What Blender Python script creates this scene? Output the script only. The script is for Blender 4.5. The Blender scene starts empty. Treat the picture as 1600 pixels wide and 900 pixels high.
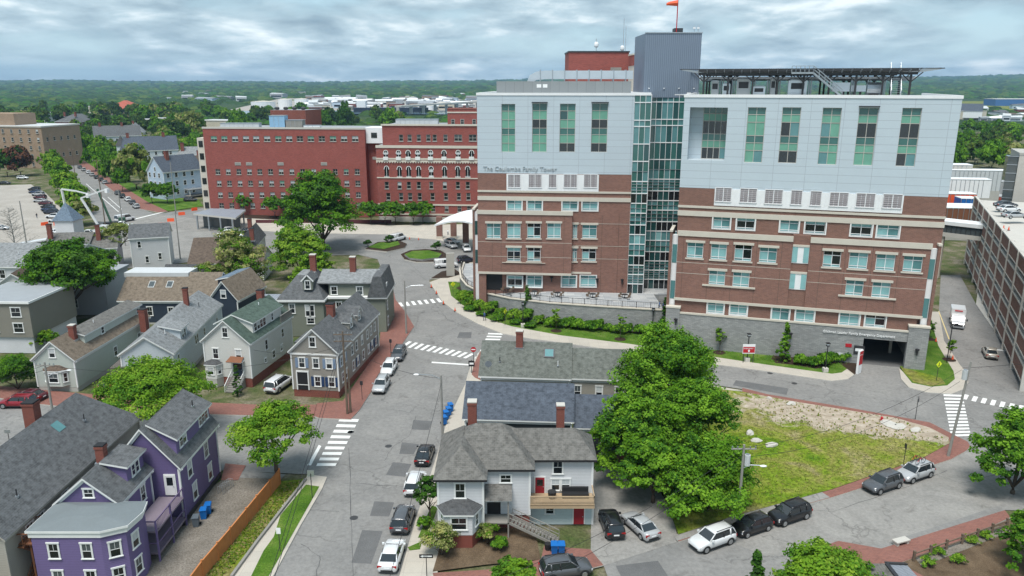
import bpy, bmesh, math, random
import numpy as np
from mathutils import Matrix, Vector
R = math.radians
rnd = random.Random(7)
SC = bpy.context.scene
COL = SC.collection
# ------------------------------------------------------------------ camera
CAM_H = 42.0; FOC = 1200.0; HAZE = 0.9e-4
TH = math.atan(320 / 1200); S_, C_ = math.sin(TH), math.cos(TH)
cam = bpy.data.cameras.new('camera'); cam_o = bpy.data.objects.new('camera', cam); COL.objects.link(cam_o)
cam_o.location = (0, 0, CAM_H); cam_o.rotation_euler = (math.pi / 2 - TH, 0, 0)
cam.sensor_width = 36; cam.lens = 27; cam.clip_start = 1; cam.clip_end = 60000
SC.camera = cam_o
SC.view_settings.view_transform = 'Standard'; SC.view_settings.look = 'None'
SC.view_settings.exposure = 1.27; SC.view_settings.gamma = 1
SC.cycles.max_bounces = 6; SC.cycles.transparent_max_bounces = 4; SC.cycles.volume_bounces = 0
# ------------------------------------------------------------------ sky
SUN_EL, SUN_AZ = 66, 200          # azimuth measured clockwise from +Y (the view direction)
w = bpy.data.worlds.new('World'); SC.world = w; w.use_nodes = True
nt = w.node_tree; nt.nodes.clear()
def N(nt, t, **k):
    n = nt.nodes.new(t)
    for a, b in k.items(): setattr(n, a, b)
    return n
out = N(nt, 'ShaderNodeOutputWorld'); bg = N(nt, 'ShaderNodeBackground'); bg.inputs[1].default_value = 0.085
sky = N(nt, 'ShaderNodeTexSky', sky_type='NISHITA', sun_disc=False)
sky.sun_elevation = R(SUN_EL); sky.sun_rotation = R(SUN_AZ); sky.air_density = 1.2; sky.dust_density = 1.5; sky.ozone_density = 2
tc = N(nt, 'ShaderNodeTexCoord'); sep = N(nt, 'ShaderNodeSeparateXYZ'); nt.links.new(tc.outputs['Generated'], sep.inputs[0])
def M2(nt, op, a, b=None, c=None, clamp=False):
    n = N(nt, 'ShaderNodeMath', operation=op); n.use_clamp = clamp
    for i, v in enumerate((a, b, c)):
        if v is None: continue
        if isinstance(v, (int, float)): n.inputs[i].default_value = v
        else: nt.links.new(v, n.inputs[i])
    return n.outputs[0]
zz = M2(nt, 'ADD', M2(nt, 'MAXIMUM', sep.outputs[2], 0.0), 0.2)
cx = M2(nt, 'DIVIDE', sep.outputs[0], zz); cy = M2(nt, 'DIVIDE', sep.outputs[1], zz)
cmb = N(nt, 'ShaderNodeCombineXYZ'); nt.links.new(cx, cmb.inputs[0]); nt.links.new(cy, cmb.inputs[1])
def noise(nt, vec, scale, detail=6, rough=.55, dist=0.0):
    n = N(nt, 'ShaderNodeTexNoise'); n.inputs['Scale'].default_value = scale; n.inputs['Detail'].default_value = detail
    n.inputs['Roughness'].default_value = rough; n.inputs['Distortion'].default_value = dist
    if vec is not None: nt.links.new(vec, n.inputs['Vector'])
    return n.outputs['Fac']
def ramp(nt, fac, stops):
    n = N(nt, 'ShaderNodeValToRGB'); e = n.color_ramp.elements
    while len(e) < len(stops): e.new(.5)
    for q, (p, c) in zip(e, stops):
        q.position = p; q.color = (*c, 1) if len(c) == 3 else c
    nt.links.new(fac, n.inputs[0]); return n.outputs[0]
def mix(nt, fac, a, b, mode='MIX'):
    n = N(nt, 'ShaderNodeMix', data_type='RGBA', blend_type=mode)
    for s, v in ((n.inputs[0], fac), (n.inputs[6], a), (n.inputs[7], b)):
        if isinstance(v, (int, float)): s.default_value = v
        elif isinstance(v, tuple): s.default_value = (*v, 1) if len(v) == 3 else v
        else: nt.links.new(v, s)
    return n.outputs[2]
mp = N(nt, 'ShaderNodeMapping'); mp.inputs['Scale'].default_value = (.9, .8, 1); mp.inputs['Location'].default_value = (3.1, 1.7, 0)
nt.links.new(cmb.outputs[0], mp.inputs[0])
n1 = noise(nt, mp.outputs[0], 1.3, 8, .52, .2); n2 = noise(nt, mp.outputs[0], 3.6, 8, .56, .2)
cov = ramp(nt, n1, [(.34, (0, 0, 0)), (.50, (1, 1, 1))])
cc = ramp(nt, M2(nt, 'ADD', M2(nt, 'MULTIPLY', n1, .45), M2(nt, 'MULTIPLY', n2, .55)),
          [(.38, (1.25, 1.75, 2.15)), (.46, (1.85, 2.45, 2.85)), (.54, (2.6, 3.3, 3.7)), (.64, (4.6, 5.1, 5.3))])
blue = mix(nt, .75, sky.outputs[0], (2.1, 3.2, 3.9))
low = ramp(nt, sep.outputs[2], [(.0, (1.6, 1.5, 1.42)), (.07, (1.2, 1.18, 1.15)), (.2, (1, 1.02, 1.04))]); nt.links.new(mix(nt, 1.0, mix(nt, cov, blue, cc), low, 'MULTIPLY'), bg.inputs[0]); nt.links.new(bg.outputs[0], out.inputs[0])
# ------------------------------------------------------------------ sun (veiled by cloud: weak and very soft)
sl = bpy.data.lights.new('sun', 'SUN'); sl.energy = 1.75; sl.angle = R(24); sl.color = (1, .96, .9)
so = bpy.data.objects.new('sun', sl); COL.objects.link(so); so.location = (0, -50, 120)
az, el = R(SUN_AZ), R(SUN_EL)
sd = Vector((math.sin(az) * math.cos(el), math.cos(az) * math.cos(el), math.sin(el)))
so.rotation_euler = (-sd).to_track_quat('-Z', 'Y').to_euler()
# ------------------------------------------------------------------ surveying: where a ray of the camera meets a level or an upright plane
def g(x, y, z=0.0):
    u, v = x - 800, y - 450
    D = FOC * S_ + v * C_; F = FOC * C_ - v * S_; t = (CAM_H - z) / D
    return (u * t, F * t)
class Face:          # upright plane through two plan points; converts picture points into (distance along, height)
    def __init__(s, a, b):
        s.a = Vector(a); s.d = (Vector(b) - s.a); s.L = s.d.length; s.d /= s.L
        s.ang = math.atan2(s.d.y, s.d.x); s.n = Vector((s.d.y, -s.d.x))
    def at(s, x, y):
        u, v = x - 800, y - 450
        D = FOC * S_ + v * C_; F = FOC * C_ - v * S_
        t = s.a.dot(s.n) / (u * s.n.x + F * s.n.y)
        return ((Vector((u * t, F * t)) - s.a).dot(s.d), CAM_H - D * t)
    def pt(s, q, off=0, z=0):
        p = s.a + s.d * q + s.n * off; return Vector((p.x, p.y, z))
# ------------------------------------------------------------------ materials
MAT = {}
def base_mat(name, rough=.8, spec=.3, metal=0):
    m = bpy.data.materials.new(name); m.use_nodes = True; nt = m.node_tree
    b = nt.nodes['Principled BSDF']; b.inputs['Roughness'].default_value = rough
    b.inputs['Specular IOR Level'].default_value = spec; b.inputs['Metallic'].default_value = metal
    MAT[name] = m; return m, nt, b
def vary(nt, b, col, amt=.12, scale=.6, coord='Object', extra=None):
    """base colour with a large and a small mottling, as weathering"""
    t = N(nt, 'ShaderNodeTexCoord'); v = t.outputs['Object']
    if coord == 'World': v = N(nt, 'ShaderNodeNewGeometry').outputs['Position']
    a = noise(nt, v, scale, 5); c = noise(nt, v, scale * 9, 4)
    k = M2(nt, 'ADD', M2(nt, 'MULTIPLY', a, amt * 2), M2(nt, 'MULTIPLY', c, amt))
    k = M2(nt, 'ADD', k, 1 - amt * 1.5)
    c3 = N(nt, 'ShaderNodeVectorMath', operation='SCALE'); nt.links.new(k, c3.inputs['Scale'])
    if isinstance(col, tuple): c3.inputs[0].default_value = col
    else: nt.links.new(col, c3.inputs[0])
    nt.links.new(c3.outputs[0], b.inputs['Base Color']); return c3.outputs[0]
def plain(name, col, rough=.7, spec=.3, metal=0, amt=.1, scale=.7):
    if name in MAT: return MAT[name]
    m, nt, b = base_mat(name, rough, spec, metal); vary(nt, b, col, amt, scale); return m
def uvn(nt): return N(nt, 'ShaderNodeUVMap').outputs[0]
def bricktex(nt, vec, c1, c2, mortar, bw, rh, ms, offset=.5, bias=0):
    n = N(nt, 'ShaderNodeTexBrick'); n.offset = offset
    for k, v in (('Color1', c1), ('Color2', c2), ('Mortar', mortar)): n.inputs[k].default_value = (*v, 1)
    n.inputs['Scale'].default_value = 1; n.inputs['Mortar Size'].default_value = ms; n.inputs['Brick Width'].default_value = bw
    n.inputs['Row Height'].default_value = rh; n.inputs['Bias'].default_value = bias; n.inputs['Mortar Smooth'].default_value = .3
    nt.links.new(vec, n.inputs['Vector']); return n
def bump(nt, b, h, dist=.02, strength=.5, inv=False):
    n = N(nt, 'ShaderNodeBump'); n.inputs['Distance'].default_value = dist; n.inputs['Strength'].default_value = strength; n.invert = inv
    nt.links.new(h, n.inputs['Height']); nt.links.new(n.outputs[0], b.inputs['Normal'])
def mulc(c, k): return tuple(min(1, x * k) for x in c)
def masonry(name, col, col2=None, mortar=None, bw=.6, rh=.2, ms=.012, rough=.85, amt=.16, offset=.5, bmp=.4, scale=.35):
    if name in MAT: return MAT[name]
    m, nt, b = base_mat(name, rough, .2)
    bt = bricktex(nt, uvn(nt), col, col2 or mulc(col, .78), mortar or mulc(col, 1.25), bw, rh, ms, offset)
    vary(nt, b, bt.outputs[0], amt, scale, 'World'); bump(nt, b, bt.outputs['Fac'], .02, bmp, True); return m
def siding(name, col, board=.16):
    if name in MAT: return MAT[name]
    m, nt, b = base_mat(name, .6, .3)
    s = N(nt, 'ShaderNodeSeparateXYZ'); nt.links.new(uvn(nt), s.inputs[0])
    fr = M2(nt, 'FRACT', M2(nt, 'DIVIDE', s.outputs[1], board))
    line = M2(nt, 'LESS_THAN', fr, .12)
    c = mix(nt, line, col, mulc(col, .62)); vary(nt, b, c, .09, .5, 'World'); bump(nt, b, fr, .03, .5, True); return m
def shingle(name, col, amt=.2):
    if name in MAT: return MAT[name]
    m, nt, b = base_mat(name, .9, .15)
    bt = bricktex(nt, uvn(nt), col, mulc(col, .62), mulc(col, .45), .42, .19, .018, .5, .1)
    n = noise(nt, uvn(nt), 1.7, 5, .65)
    c = mix(nt, ramp(nt, n, [(.35, (0, 0, 0)), (.7, (1, 1, 1))]), bt.outputs[0], mulc(col, 1.25))
    vary(nt, b, c, amt, .25, 'World'); bump(nt, b, bt.outputs['Fac'], .02, .6, True); return m
def ground_mix(name, stops, scale, rough=.95, detail=8, small=.15, dist=.4):
    if name in MAT: return MAT[name]
    m, nt, b = base_mat(name, rough, .1)
    p = N(nt, 'ShaderNodeNewGeometry').outputs['Position']
    c = ramp(nt, noise(nt, p, scale, detail, .62, dist), stops)
    k = noise(nt, p, scale * 18, 4, .7)
    c = mix(nt, 1.0, c, ramp(nt, k, [(.3, (1 - small * 2,) * 3), (.7, (1 + small,) * 3)]), 'MULTIPLY')
    nt.links.new(c, b.inputs['Base Color']); bump(nt, b, k, .05, .4); return m
def glass(name, col, rough=.06, spec=.7):
    if name in MAT: return MAT[name]
    m, nt, b = base_mat(name, rough, spec); b.inputs['Base Color'].default_value = (*col, 1)
    p = N(nt, 'ShaderNodeNewGeometry').outputs['Position']
    vary(nt, b, col, .22, .8, 'World'); bump(nt, b, noise(nt, p, .5, 2), .05, .12); return m
def paint(name, col, rough=.28, metal=.15):
    if name in MAT: return MAT[name]
    m, nt, b = base_mat(name, rough, .5, metal); b.inputs['Coat Weight'].default_value = .5
    vary(nt, b, col, .05, 1.2); return m
def leaf(name, col, tr=.35):
    if name in MAT: return MAT[name]
    m = bpy.data.materials.new(name); m.use_nodes = True; nt = m.node_tree; nt.nodes.clear(); MAT[name] = m
    o = N(nt, 'ShaderNodeOutputMaterial'); d = N(nt, 'ShaderNodeBsdfDiffuse'); t = N(nt, 'ShaderNodeBsdfTranslucent'); mx = N(nt, 'ShaderNodeMixShader')
    p = N(nt, 'ShaderNodeNewGeometry').outputs['Position']
    c = ramp(nt, noise(nt, p, .55, 4, .7), [(.3, mulc(col, .62)), (.5, col), (.72, (col[0] * 1.5, col[1] * 1.28, col[2] * 1.05))])
    nt.links.new(c, d.inputs[0]); nt.links.new(c, t.inputs[0]); mx.inputs[0].default_value = tr
    nt.links.new(d.outputs[0], mx.inputs[1]); nt.links.new(t.outputs[0], mx.inputs[2]); nt.links.new(mx.outputs[0], o.inputs[0]); return m
# plain stock
plain('white_trim', (.72, .73, .72)); plain('white_paint', (.78, .79, .8), .5); plain('black', (.02, .02, .022)); plain('rubber', (.018, .018, .018), .9)
plain('cream_stone', (.56, .52, .45), .8); plain('concrete', (.42, .41, .38), .9, .2, 0, .15); plain('pale_concrete', (.5, .48, .44), .9, .2, 0, .12)
plain('dark_metal', (.06, .06, .065), .5, .5, .6); plain('steel', (.42, .45, .48), .35, .5, .7); plain('duct', (.62, .66, .7), .3, .5, .6)
plain('wood_pole', (.16, .12, .09), .9, .1, 0, .25, 2); plain('grey_pole', (.28, .27, .25), .9, .1, 0, .2, 2); plain('bark', (.11, .085, .065), .95, .1, 0, .3, 3)
plain('grey_membrane', (.30, .32, .34), .8); plain('light_membrane', (.52, .54, .55), .7); plain('red_sign', (.45, .02, .03), .5); plain('sign_yellow', (.72, .82, .03), .5)
plain('orange_plastic', (.75, .1, .03), .5); plain('blue_bin', (.01, .13, .42), .45); plain('skin', (.45, .28, .2), .6); plain('cedar', (.52, .2, .07), .8, .2, 0, .2, 1.5)
plain('deck_wood', (.42, .31, .2), .85, .2, 0, .2); plain('grey_wood', (.25, .24, .22), .9, .2, 0, .2); plain('rust_steel', (.2, .085, .045), .8, .3, 0, .25, 2)
plain('line_white', (.72, .72, .7), .7, .2, 0, .12, 2.5); plain('line_yellow', (.62, .5, .25), .8); plain('mulch', (.045, .03, .022), .98, .1, 0, .3, 3)
glass('glass_dark', (.012, .016, .018)); glass('glass_grey', (.075, .09, .095)); glass('glass_teal', (.10, .24, .25), .12, .6); glass('glass_teal_dark', (.02, .075, .075), .08, .7)
glass('blind_green', (.15, .36, .27), .3, .5); glass('blind_aqua', (.24, .46, .47), .25, .5); glass('blind_white', (.5, .53, .54), .3, .5); glass('spandrel', (.035, .13, .115), .12, .7)
masonry('brick_tower', (.26, .135, .105), (.20, .105, .085), (.30, .21, .175), .5, .17, .012)
masonry('brick_brown', (.235, .125, .098), (.185, .10, .08), (.28, .2, .16), .5, .17, .012)
masonry('brick_red', (.30, .085, .072), (.24, .07, .06), (.32, .15, .12), .6, .2, .01)
masonry('brick_old', (.22, .05, .035), (.16, .038, .03), (.26, .15, .12), .24, .08, .012)
masonry('stone_wall', (.33, .335, .33), (.24, .245, .245), (.20, .20, .20), .62, .2, .016, .9, .2)
masonry('white_panel', (.50, .575, .625), (.49, .56, .61), (.34, .38, .42), 4.6, 1.15, .03, .45, .04, 0, .3)
masonry('corrugated', (.20, .245, .31), (.205, .25, .315), (.15, .19, .25), .35, 40, .08, .5, .05, 0)
masonry('pave_brick', (.26, .115, .09), (.20, .09, .075), (.24, .15, .125), .3, .15, .01, .9, .2)
masonry('sidewalk', (.47, .43, .37), (.43, .395, .345), (.36, .33, .29), 1.6, 1.6, .02, .9, .12, 0, .2)
masonry('plaza', (.46, .47, .47), (.3, .32, .34), (.2, .21, .22), 2.6, .75, .02, .8, .14)
masonry('louvre', (.50, .47, .48), (.47, .44, .45), (.27, .24, .25), 50, .16, .05, .5, .04, 0)
masonry('screen', (.27, .29, .30), (.29, .31, .32), (.19, .2, .21), 1.6, 3.2, .03, .5, .06, 0)
ground_mix('asphalt', [(.3, (.20, .197, .190)), (.5, (.235, .230, .222)), (.7, (.272, .265, .252))], .12, .9, 9, .1, 1.2)
ground_mix('asphalt_old', [(.3, (.22, .215, .2)), (.5, (.27, .26, .245)), (.7, (.31, .30, .28))], .15, .9, 9, .1, 1.5)
def wear(name):
    nt = MAT[name].node_tree; b = nt.nodes['Principled BSDF']; src = b.inputs['Base Color'].links[0].from_socket; p = N(nt, 'ShaderNodeNewGeometry').outputs['Position']
    wv = N(nt, 'ShaderNodeVectorMath', operation='ADD'); nz = N(nt, 'ShaderNodeTexNoise'); nz.inputs['Scale'].default_value = .8; nz.inputs['Detail'].default_value = 4; nt.links.new(p, nz.inputs['Vector']); sc2 = N(nt, 'ShaderNodeVectorMath', operation='SCALE'); sc2.inputs['Scale'].default_value = 2.2; nt.links.new(nz.outputs['Color'], sc2.inputs[0]); nt.links.new(p, wv.inputs[0]); nt.links.new(sc2.outputs[0], wv.inputs[1])
    v = N(nt, 'ShaderNodeTexVoronoi', feature='DISTANCE_TO_EDGE'); v.inputs['Scale'].default_value = .11; nt.links.new(wv.outputs[0], v.inputs['Vector'])
    ck = ramp(nt, v.outputs['Distance'], [(0, (.68,) * 3), (.012, (1, 1, 1))]); msk = ramp(nt, noise(nt, p, .05, 3), [(.42, (1, 1, 1)), (.52, (0, 0, 0))])
    c = mix(nt, 1.0, src, mix(nt, msk, ck, (1, 1, 1)), 'MULTIPLY')
    st = ramp(nt, noise(nt, p, .42, 5, .7, .6), [(.30, (.70, .69, .68)), (.42, (1, 1, 1)), (.62, (1, 1, 1)), (.76, (1.14, 1.13, 1.10))]); c = mix(nt, .8, c, st, 'MULTIPLY'); nt.links.new(c, b.inputs['Base Color'])
wear('asphalt'); wear('asphalt_old')
ground_mix('asphalt_patch', [(.3, (.125, .125, .126)), (.7, (.16, .16, .16))], .5, .9, 6, .12)
ground_mix('lot_pale', [(.3, (.33, .30, .265)), (.7, (.43, .40, .36))], .08, .9, 8, .08, 1)
ground_mix('grass', [(.3, (.045, .105, .012)), (.5, (.085, .17, .02)), (.68, (.15, .21, .045))], .35, 1, 8, .3)
ground_mix('yard', [(.32, (.05, .09, .02)), (.5, (.12, .125, .06)), (.62, (.22, .19, .14))], .2, 1, 9, .25)
ground_mix('vacant', [(.30, (.09, .17, .012)), (.46, (.17, .21, .025)), (.58, (.23, .21, .07)), (.72, (.33, .28, .17))], .11, 1, 10, .3, .8)
def lot_mat():
    m = ground_mix('vacant_lot', [(.30, (.09, .19, .012)), (.44, (.17, .24, .022)), (.57, (.24, .24, .06)), (.72, (.31, .26, .15))], .16, 1, 10, .35, .9); nt = m.node_tree; b = nt.nodes['Principled BSDF']; src = b.inputs['Base Color'].links[0].from_socket
    p = N(nt, 'ShaderNodeNewGeometry').outputs['Position']; c = g(1330, 653); mp = N(nt, 'ShaderNodeMapping', vector_type='TEXTURE'); mp.inputs['Location'].default_value = (c[0], c[1], 0); mp.inputs['Rotation'].default_value = (0, 0, R(-22)); mp.inputs['Scale'].default_value = (18, 5.8, 100); nt.links.new(p, mp.inputs[0])
    L_ = N(nt, 'ShaderNodeVectorMath', operation='LENGTH'); nt.links.new(mp.outputs[0], L_.inputs[0]); n = noise(nt, p, .55, 9, .7, .5); n_ = noise(nt, p, .12, 6, .6)
    k = M2(nt, 'ADD', M2(nt, 'MULTIPLY', M2(nt, 'SUBTRACT', n, .5), 1.6), M2(nt, 'ADD', M2(nt, 'SUBTRACT', 1.0, L_.outputs['Value']), M2(nt, 'MULTIPLY', M2(nt, 'SUBTRACT', n_, .5), 1.4)))
    dirt = ramp(nt, noise(nt, p, 1.1, 8, .7), [(.3, (.25, .20, .15)), (.5, (.38, .32, .25)), (.7, (.50, .44, .37))]); nt.links.new(mix(nt, ramp(nt, k, [(.0, (0, 0, 0)), (.22, (1, 1, 1))]), src, dirt), b.inputs['Base Color'])
lot_mat()
ground_mix('dirt', [(.3, (.25, .195, .14)), (.5, (.36, .295, .225)), (.7, (.46, .40, .33))], .5, 1, 10, .25, .8)
ground_mix('gravel', [(.3, (.17, .15, .125)), (.6, (.24, .215, .185)), (.75, (.3, .27, .235))], .35, 1, 9, .25, .6)
ground_mix('soil', [(.3, (.09, .062, .04)), (.6, (.16, .115, .075)), (.75, (.22, .16, .11))], .6, 1, 9, .25)
ground_mix('far_green', [(.3, (.022, .048, .012)), (.5, (.035, .07, .018)), (.7, (.07, .10, .03))], .004, 1, 9, .3)
# ------------------------------------------------------------------ mesh collector
class MB:
    def __init__(s): s.v = []; s.f = []; s.m = []; s.mat = 'white_trim'
    def use(s, m): s.mat = m; return s
    def poly(s, pts, m=None):
        i = len(s.v); s.v += [tuple(p) for p in pts]; s.f.append(tuple(range(i, i + len(pts)))); s.m.append(m or s.mat); return s
    def prism(s, p2, z0, z1, m=None, mt=None, bottom=True):
        """plan polygon (anticlockwise) between two heights"""
        a = sum(p2[i][0] * p2[(i + 1) % len(p2)][1] - p2[(i + 1) % len(p2)][0] * p2[i][1] for i in range(len(p2)))
        if a < 0: p2 = p2[::-1]
        n = len(p2); s.poly([(x, y, z1) for x, y in p2], mt or m)
        if bottom: s.poly([(x, y, z0) for x, y in p2[::-1]], m)
        for i in range(n):
            a, b = p2[i], p2[(i + 1) % n]; s.poly([(a[0], a[1], z0), (b[0], b[1], z0), (b[0], b[1], z1), (a[0], a[1], z1)], m)
        return s
    def box(s, x0, y0, z0, x1, y1, z1, m=None):
        if x0 > x1: x0, x1 = x1, x0
        if y0 > y1: y0, y1 = y1, y0
        if z0 > z1: z0, z1 = z1, z0
        return s.prism([(x0, y0), (x1, y0), (x1, y1), (x0, y1)], z0, z1, m)
    def ring(s, rings, m=None, cap=True, closed=True):
        """loft through rings of equal length"""
        n = len(rings[0]); i0 = len(s.v)
        for r in rings: s.v += [tuple(p) for p in r]
        for k in range(len(rings) - 1):
            a, b = i0 + k * n, i0 + (k + 1) * n
            for j in range(n if closed else n - 1):
                s.f.append((a + j, a + (j + 1) % n, b + (j + 1) % n, b + j)); s.m.append(m or s.mat)
        if cap:
            s.f.append(tuple(range(i0 + n - 1, i0 - 1, -1))); s.m.append(m or s.mat)
            e = i0 + (len(rings) - 1) * n; s.f.append(tuple(range(e, e + n))); s.m.append(m or s.mat)
        return s
    def tube(s, pts, r, n=6, m=None, r1=None):
        pts = [Vector(p) for p in pts]; rings = []
        for k, p in enumerate(pts):
            d = (pts[min(k + 1, len(pts) - 1)] - pts[max(k - 1, 0)]).normalized()
            u = d.cross(Vector((0, 0, 1))); u = u.normalized() if u.length > .01 else Vector((1, 0, 0)); v = u.cross(d)
            rr = r if r1 is None else r + (r1 - r) * k / (len(pts) - 1)
            rings.append([p + (u * math.cos(a) + v * math.sin(a)) * rr for a in [2 * math.pi * j / n for j in range(n)]])
        return s.ring(rings, m)
    def bar(s, a, b, t, m=None, h=None):
        a, b = Vector(a), Vector(b); d = (b - a).normalized(); u = d.cross(Vector((0, 0, 1))); u = u.normalized() if u.length > .01 else Vector((1, 0, 0))
        v = u.cross(d); h = h or t
        return s.ring([[p + u * i * t / 2 + v * j * h / 2 for i, j in ((-1, -1), (1, -1), (1, 1), (-1, 1))] for p in (a, b)], m)
    def blob(s, c, r, m=None, n=8, k=5, jit=0):
        rings = []
        for i in range(1, k):
            ph = math.pi * i / k - math.pi / 2
            rings.append([(c[0] + r[0] * math.cos(ph) * math.cos(2 * math.pi * j / n) * (1 + rnd.uniform(-jit, jit)), c[1] + r[1] * math.cos(ph) * math.sin(2 * math.pi * j / n) * (1 + rnd.uniform(-jit, jit)), c[2] + r[2] * math.sin(ph)) for j in range(n)])
        return s.ring(rings, m)
    def mesh(s, name, smooth=False):
        me = bpy.data.meshes.new(name); me.from_pydata(s.v, [], s.f)
        names = []
        for k in s.m:
            if k not in names: names.append(k)
        for k in names: me.materials.append(MAT[k])
        idx = {k: i for i, k in enumerate(names)}
        me.polygons.foreach_set('material_index', [idx[k] for k in s.m])
        uv = me.uv_layers.new(name='UVMap'); me.update()
        nn = np.empty(len(me.polygons) * 3, 'f'); me.polygons.foreach_get('normal', nn); nn = nn.reshape(-1, 3)
        tot = np.empty(len(me.polygons), 'i'); me.polygons.foreach_get('loop_total', tot)
        n = np.repeat(nn, tot, 0); li = np.empty(len(me.loops), 'i'); me.loops.foreach_get('vertex_index', li)
        p = np.array(s.v, 'f')[li]; t = np.stack([-n[:, 1], n[:, 0], n[:, 0] * 0], 1); l = np.linalg.norm(t, axis=1)
        flat = l < .12; t[flat] = (1, 0, 0); l[flat] = 1; t /= l[:, None]; b = np.cross(n, t); b[flat] = (0, 1, 0)
        uv.data.foreach_set('uv', np.stack([(p * t).sum(1), (p * b).sum(1)], 1).astype('f').ravel())
        if smooth: me.polygons.foreach_set('use_smooth', [True] * len(me.polygons))
        return me
    def build(s, name, parent=None, mtx=None, smooth=False):
        o = bpy.data.objects.new(name, s.mesh(name, smooth)); COL.objects.link(o)
        if parent: o.parent = parent
        if mtx is not None: o.matrix_local = mtx
        return o
def tag(o, label=None, cat=None, group=None, kind=None):
    for k, v in (('label', label), ('category', cat), ('group', group), ('kind', kind)):
        if v: o[k] = v
    return o
def thing(name, label, cat, loc=(0, 0, 0), rz=0, group=None):
    o = bpy.data.objects.new(name, None); COL.objects.link(o); o.location = loc if len(loc) == 3 else (*loc, 0); o.rotation_euler = (0, 0, rz)
    o.empty_display_size = .5
    return tag(o, label, cat, group)
CACHE = {}
def inst(name, key, fn, parent, mtx):
    """child object sharing the mesh of its kind"""
    if key not in CACHE: CACHE[key] = fn()
    o = bpy.data.objects.new(name, CACHE[key]); COL.objects.link(o)
    if parent: o.parent = parent
    if mtx is not None: o.matrix_local = mtx
    return o
def TR(x, y, z, a=0): return Matrix.Translation((x, y, z)) @ Matrix.Rotation(a, 4, 'Z')
def struct(name, mb): return tag(mb.build(name), kind='structure')
# ------------------------------------------------------------------ windows (outward is -Y, origin bottom centre)
def w_house(w, h, v=0, trim='white_trim', pair=False):
    def f():
        m = MB(); t = .11
        m.box(-w/2 - t, -.05, 0, -w/2, 0, h, trim); m.box(w/2, -.05, 0, w/2 + t, 0, h, trim)
        m.box(-w/2 - t - .04, -.08, h, w/2 + t + .04, 0, h + t + .03, trim); m.box(-w/2 - t - .05, -.1, -.08, w/2 + t + .05, 0, 0, trim)
        g_up, g_dn = [('glass_dark', 'glass_dark'), ('glass_grey', 'glass_dark'), ('blind_white', 'glass_dark'), ('glass_grey', 'glass_grey')][v]
        m.box(-w/2, -.012, h/2, w/2, .0, h, g_up); m.box(-w/2, -.008, 0, w/2, .0, h/2, g_dn)
        s = .045
        for x in (-w/2 + s/2, w/2 - s/2): m.box(x - s/2, -.035, 0, x + s/2, -.014, h, trim)
        for z in (s/2, h/2, h - s/2): m.box(-w/2 + s, -.037, z - s/2, w/2 - s, -.014, z + s/2, trim)
        if w > .7: m.box(-.015, -.03, h/2 + s, .015, -.014, h - s, trim)
        return m.mesh('window')
    return ('wh', round(w, 1), round(h, 1), v, trim), f
def put_win(parent, M, w, h, v=None, name='window', trim='white_trim'):
    w, h = round(w, 1), round(h, 1)
    k, f = w_house(w, h, rnd.choice((0, 0, 1, 2, 3)) if v is None else v, trim); return inst(name, k, f, parent, M)
def shutter(parent, M, w, h, mat):
    for sx in (-1, 1):
        def f():
            m = MB(); m.box(-.2, -.05, 0, .2, -.0, h, mat)
            for k in range(int(h / .15)): m.box(-.15, -.065, .06 + k * .15, .15, -.052, .13 + k * .15, mat)
            return m.mesh('shutter')
        inst('shutter', ('sh', round(h, 1), mat), f, parent, M @ TR(sx * (w / 2 + .33), 0, 0))
def holed(m, s0, s1, z0, z1, holes, mat, depth=.3, y=0.0):
    xs = sorted({s0, s1, *[a for h in holes for a in (h[0], h[2])]}); zs = sorted({z0, z1, *[a for h in holes for a in (h[1], h[3])]})
    xs = [x for x in xs if s0 <= x <= s1]; zs = [z for z in zs if z0 <= z <= z1]
    for a, b in zip(xs, xs[1:]):
        run = None
        for c, d in zip(zs, zs[1:]):
            mx, mz = (a + b) / 2, (c + d) / 2
            if any(h[0] < mx < h[2] and h[1] < mz < h[3] for h in holes):
                if run is not None: m.poly([(a, y, run), (b, y, run), (b, y, c), (a, y, c)], mat)
                run = None
            elif run is None: run = c
        if run is not None: m.poly([(a, y, run), (b, y, run), (b, y, z1), (a, y, z1)], mat)
    for a, c, b, d in holes:
        e = y + depth
        m.poly([(a, y, c), (a, e, c), (a, e, d), (a, y, d)][::-1], mat); m.poly([(b, y, c), (b, e, c), (b, e, d), (b, y, d)], mat)
        m.poly([(a, y, c), (b, y, c), (b, e, c), (a, e, c)], mat); m.poly([(a, y, d), (a, e, d), (b, e, d), (b, y, d)], mat)
def shell(m, s0, s1, y0, y1, z0, z1, mat, top='light_membrane', holes=(), depth=.3):
    """box body whose front (y0) carries holes"""
    holed(m, s0, s1, z0, z1, list(holes), mat, depth, y0)
    m.poly([(s1, y0, z0), (s1, y1, z0), (s1, y1, z1), (s1, y0, z1)], mat); m.poly([(s0, y1, z0), (s0, y0, z0), (s0, y0, z1), (s0, y1, z1)], mat)
    m.poly([(s1, y1, z0), (s0, y1, z0), (s0, y1, z1), (s1, y1, z1)], mat); m.poly([(s0, y0, z1), (s1, y0, z1), (s1, y1, z1), (s0, y1, z1)], top)
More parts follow.
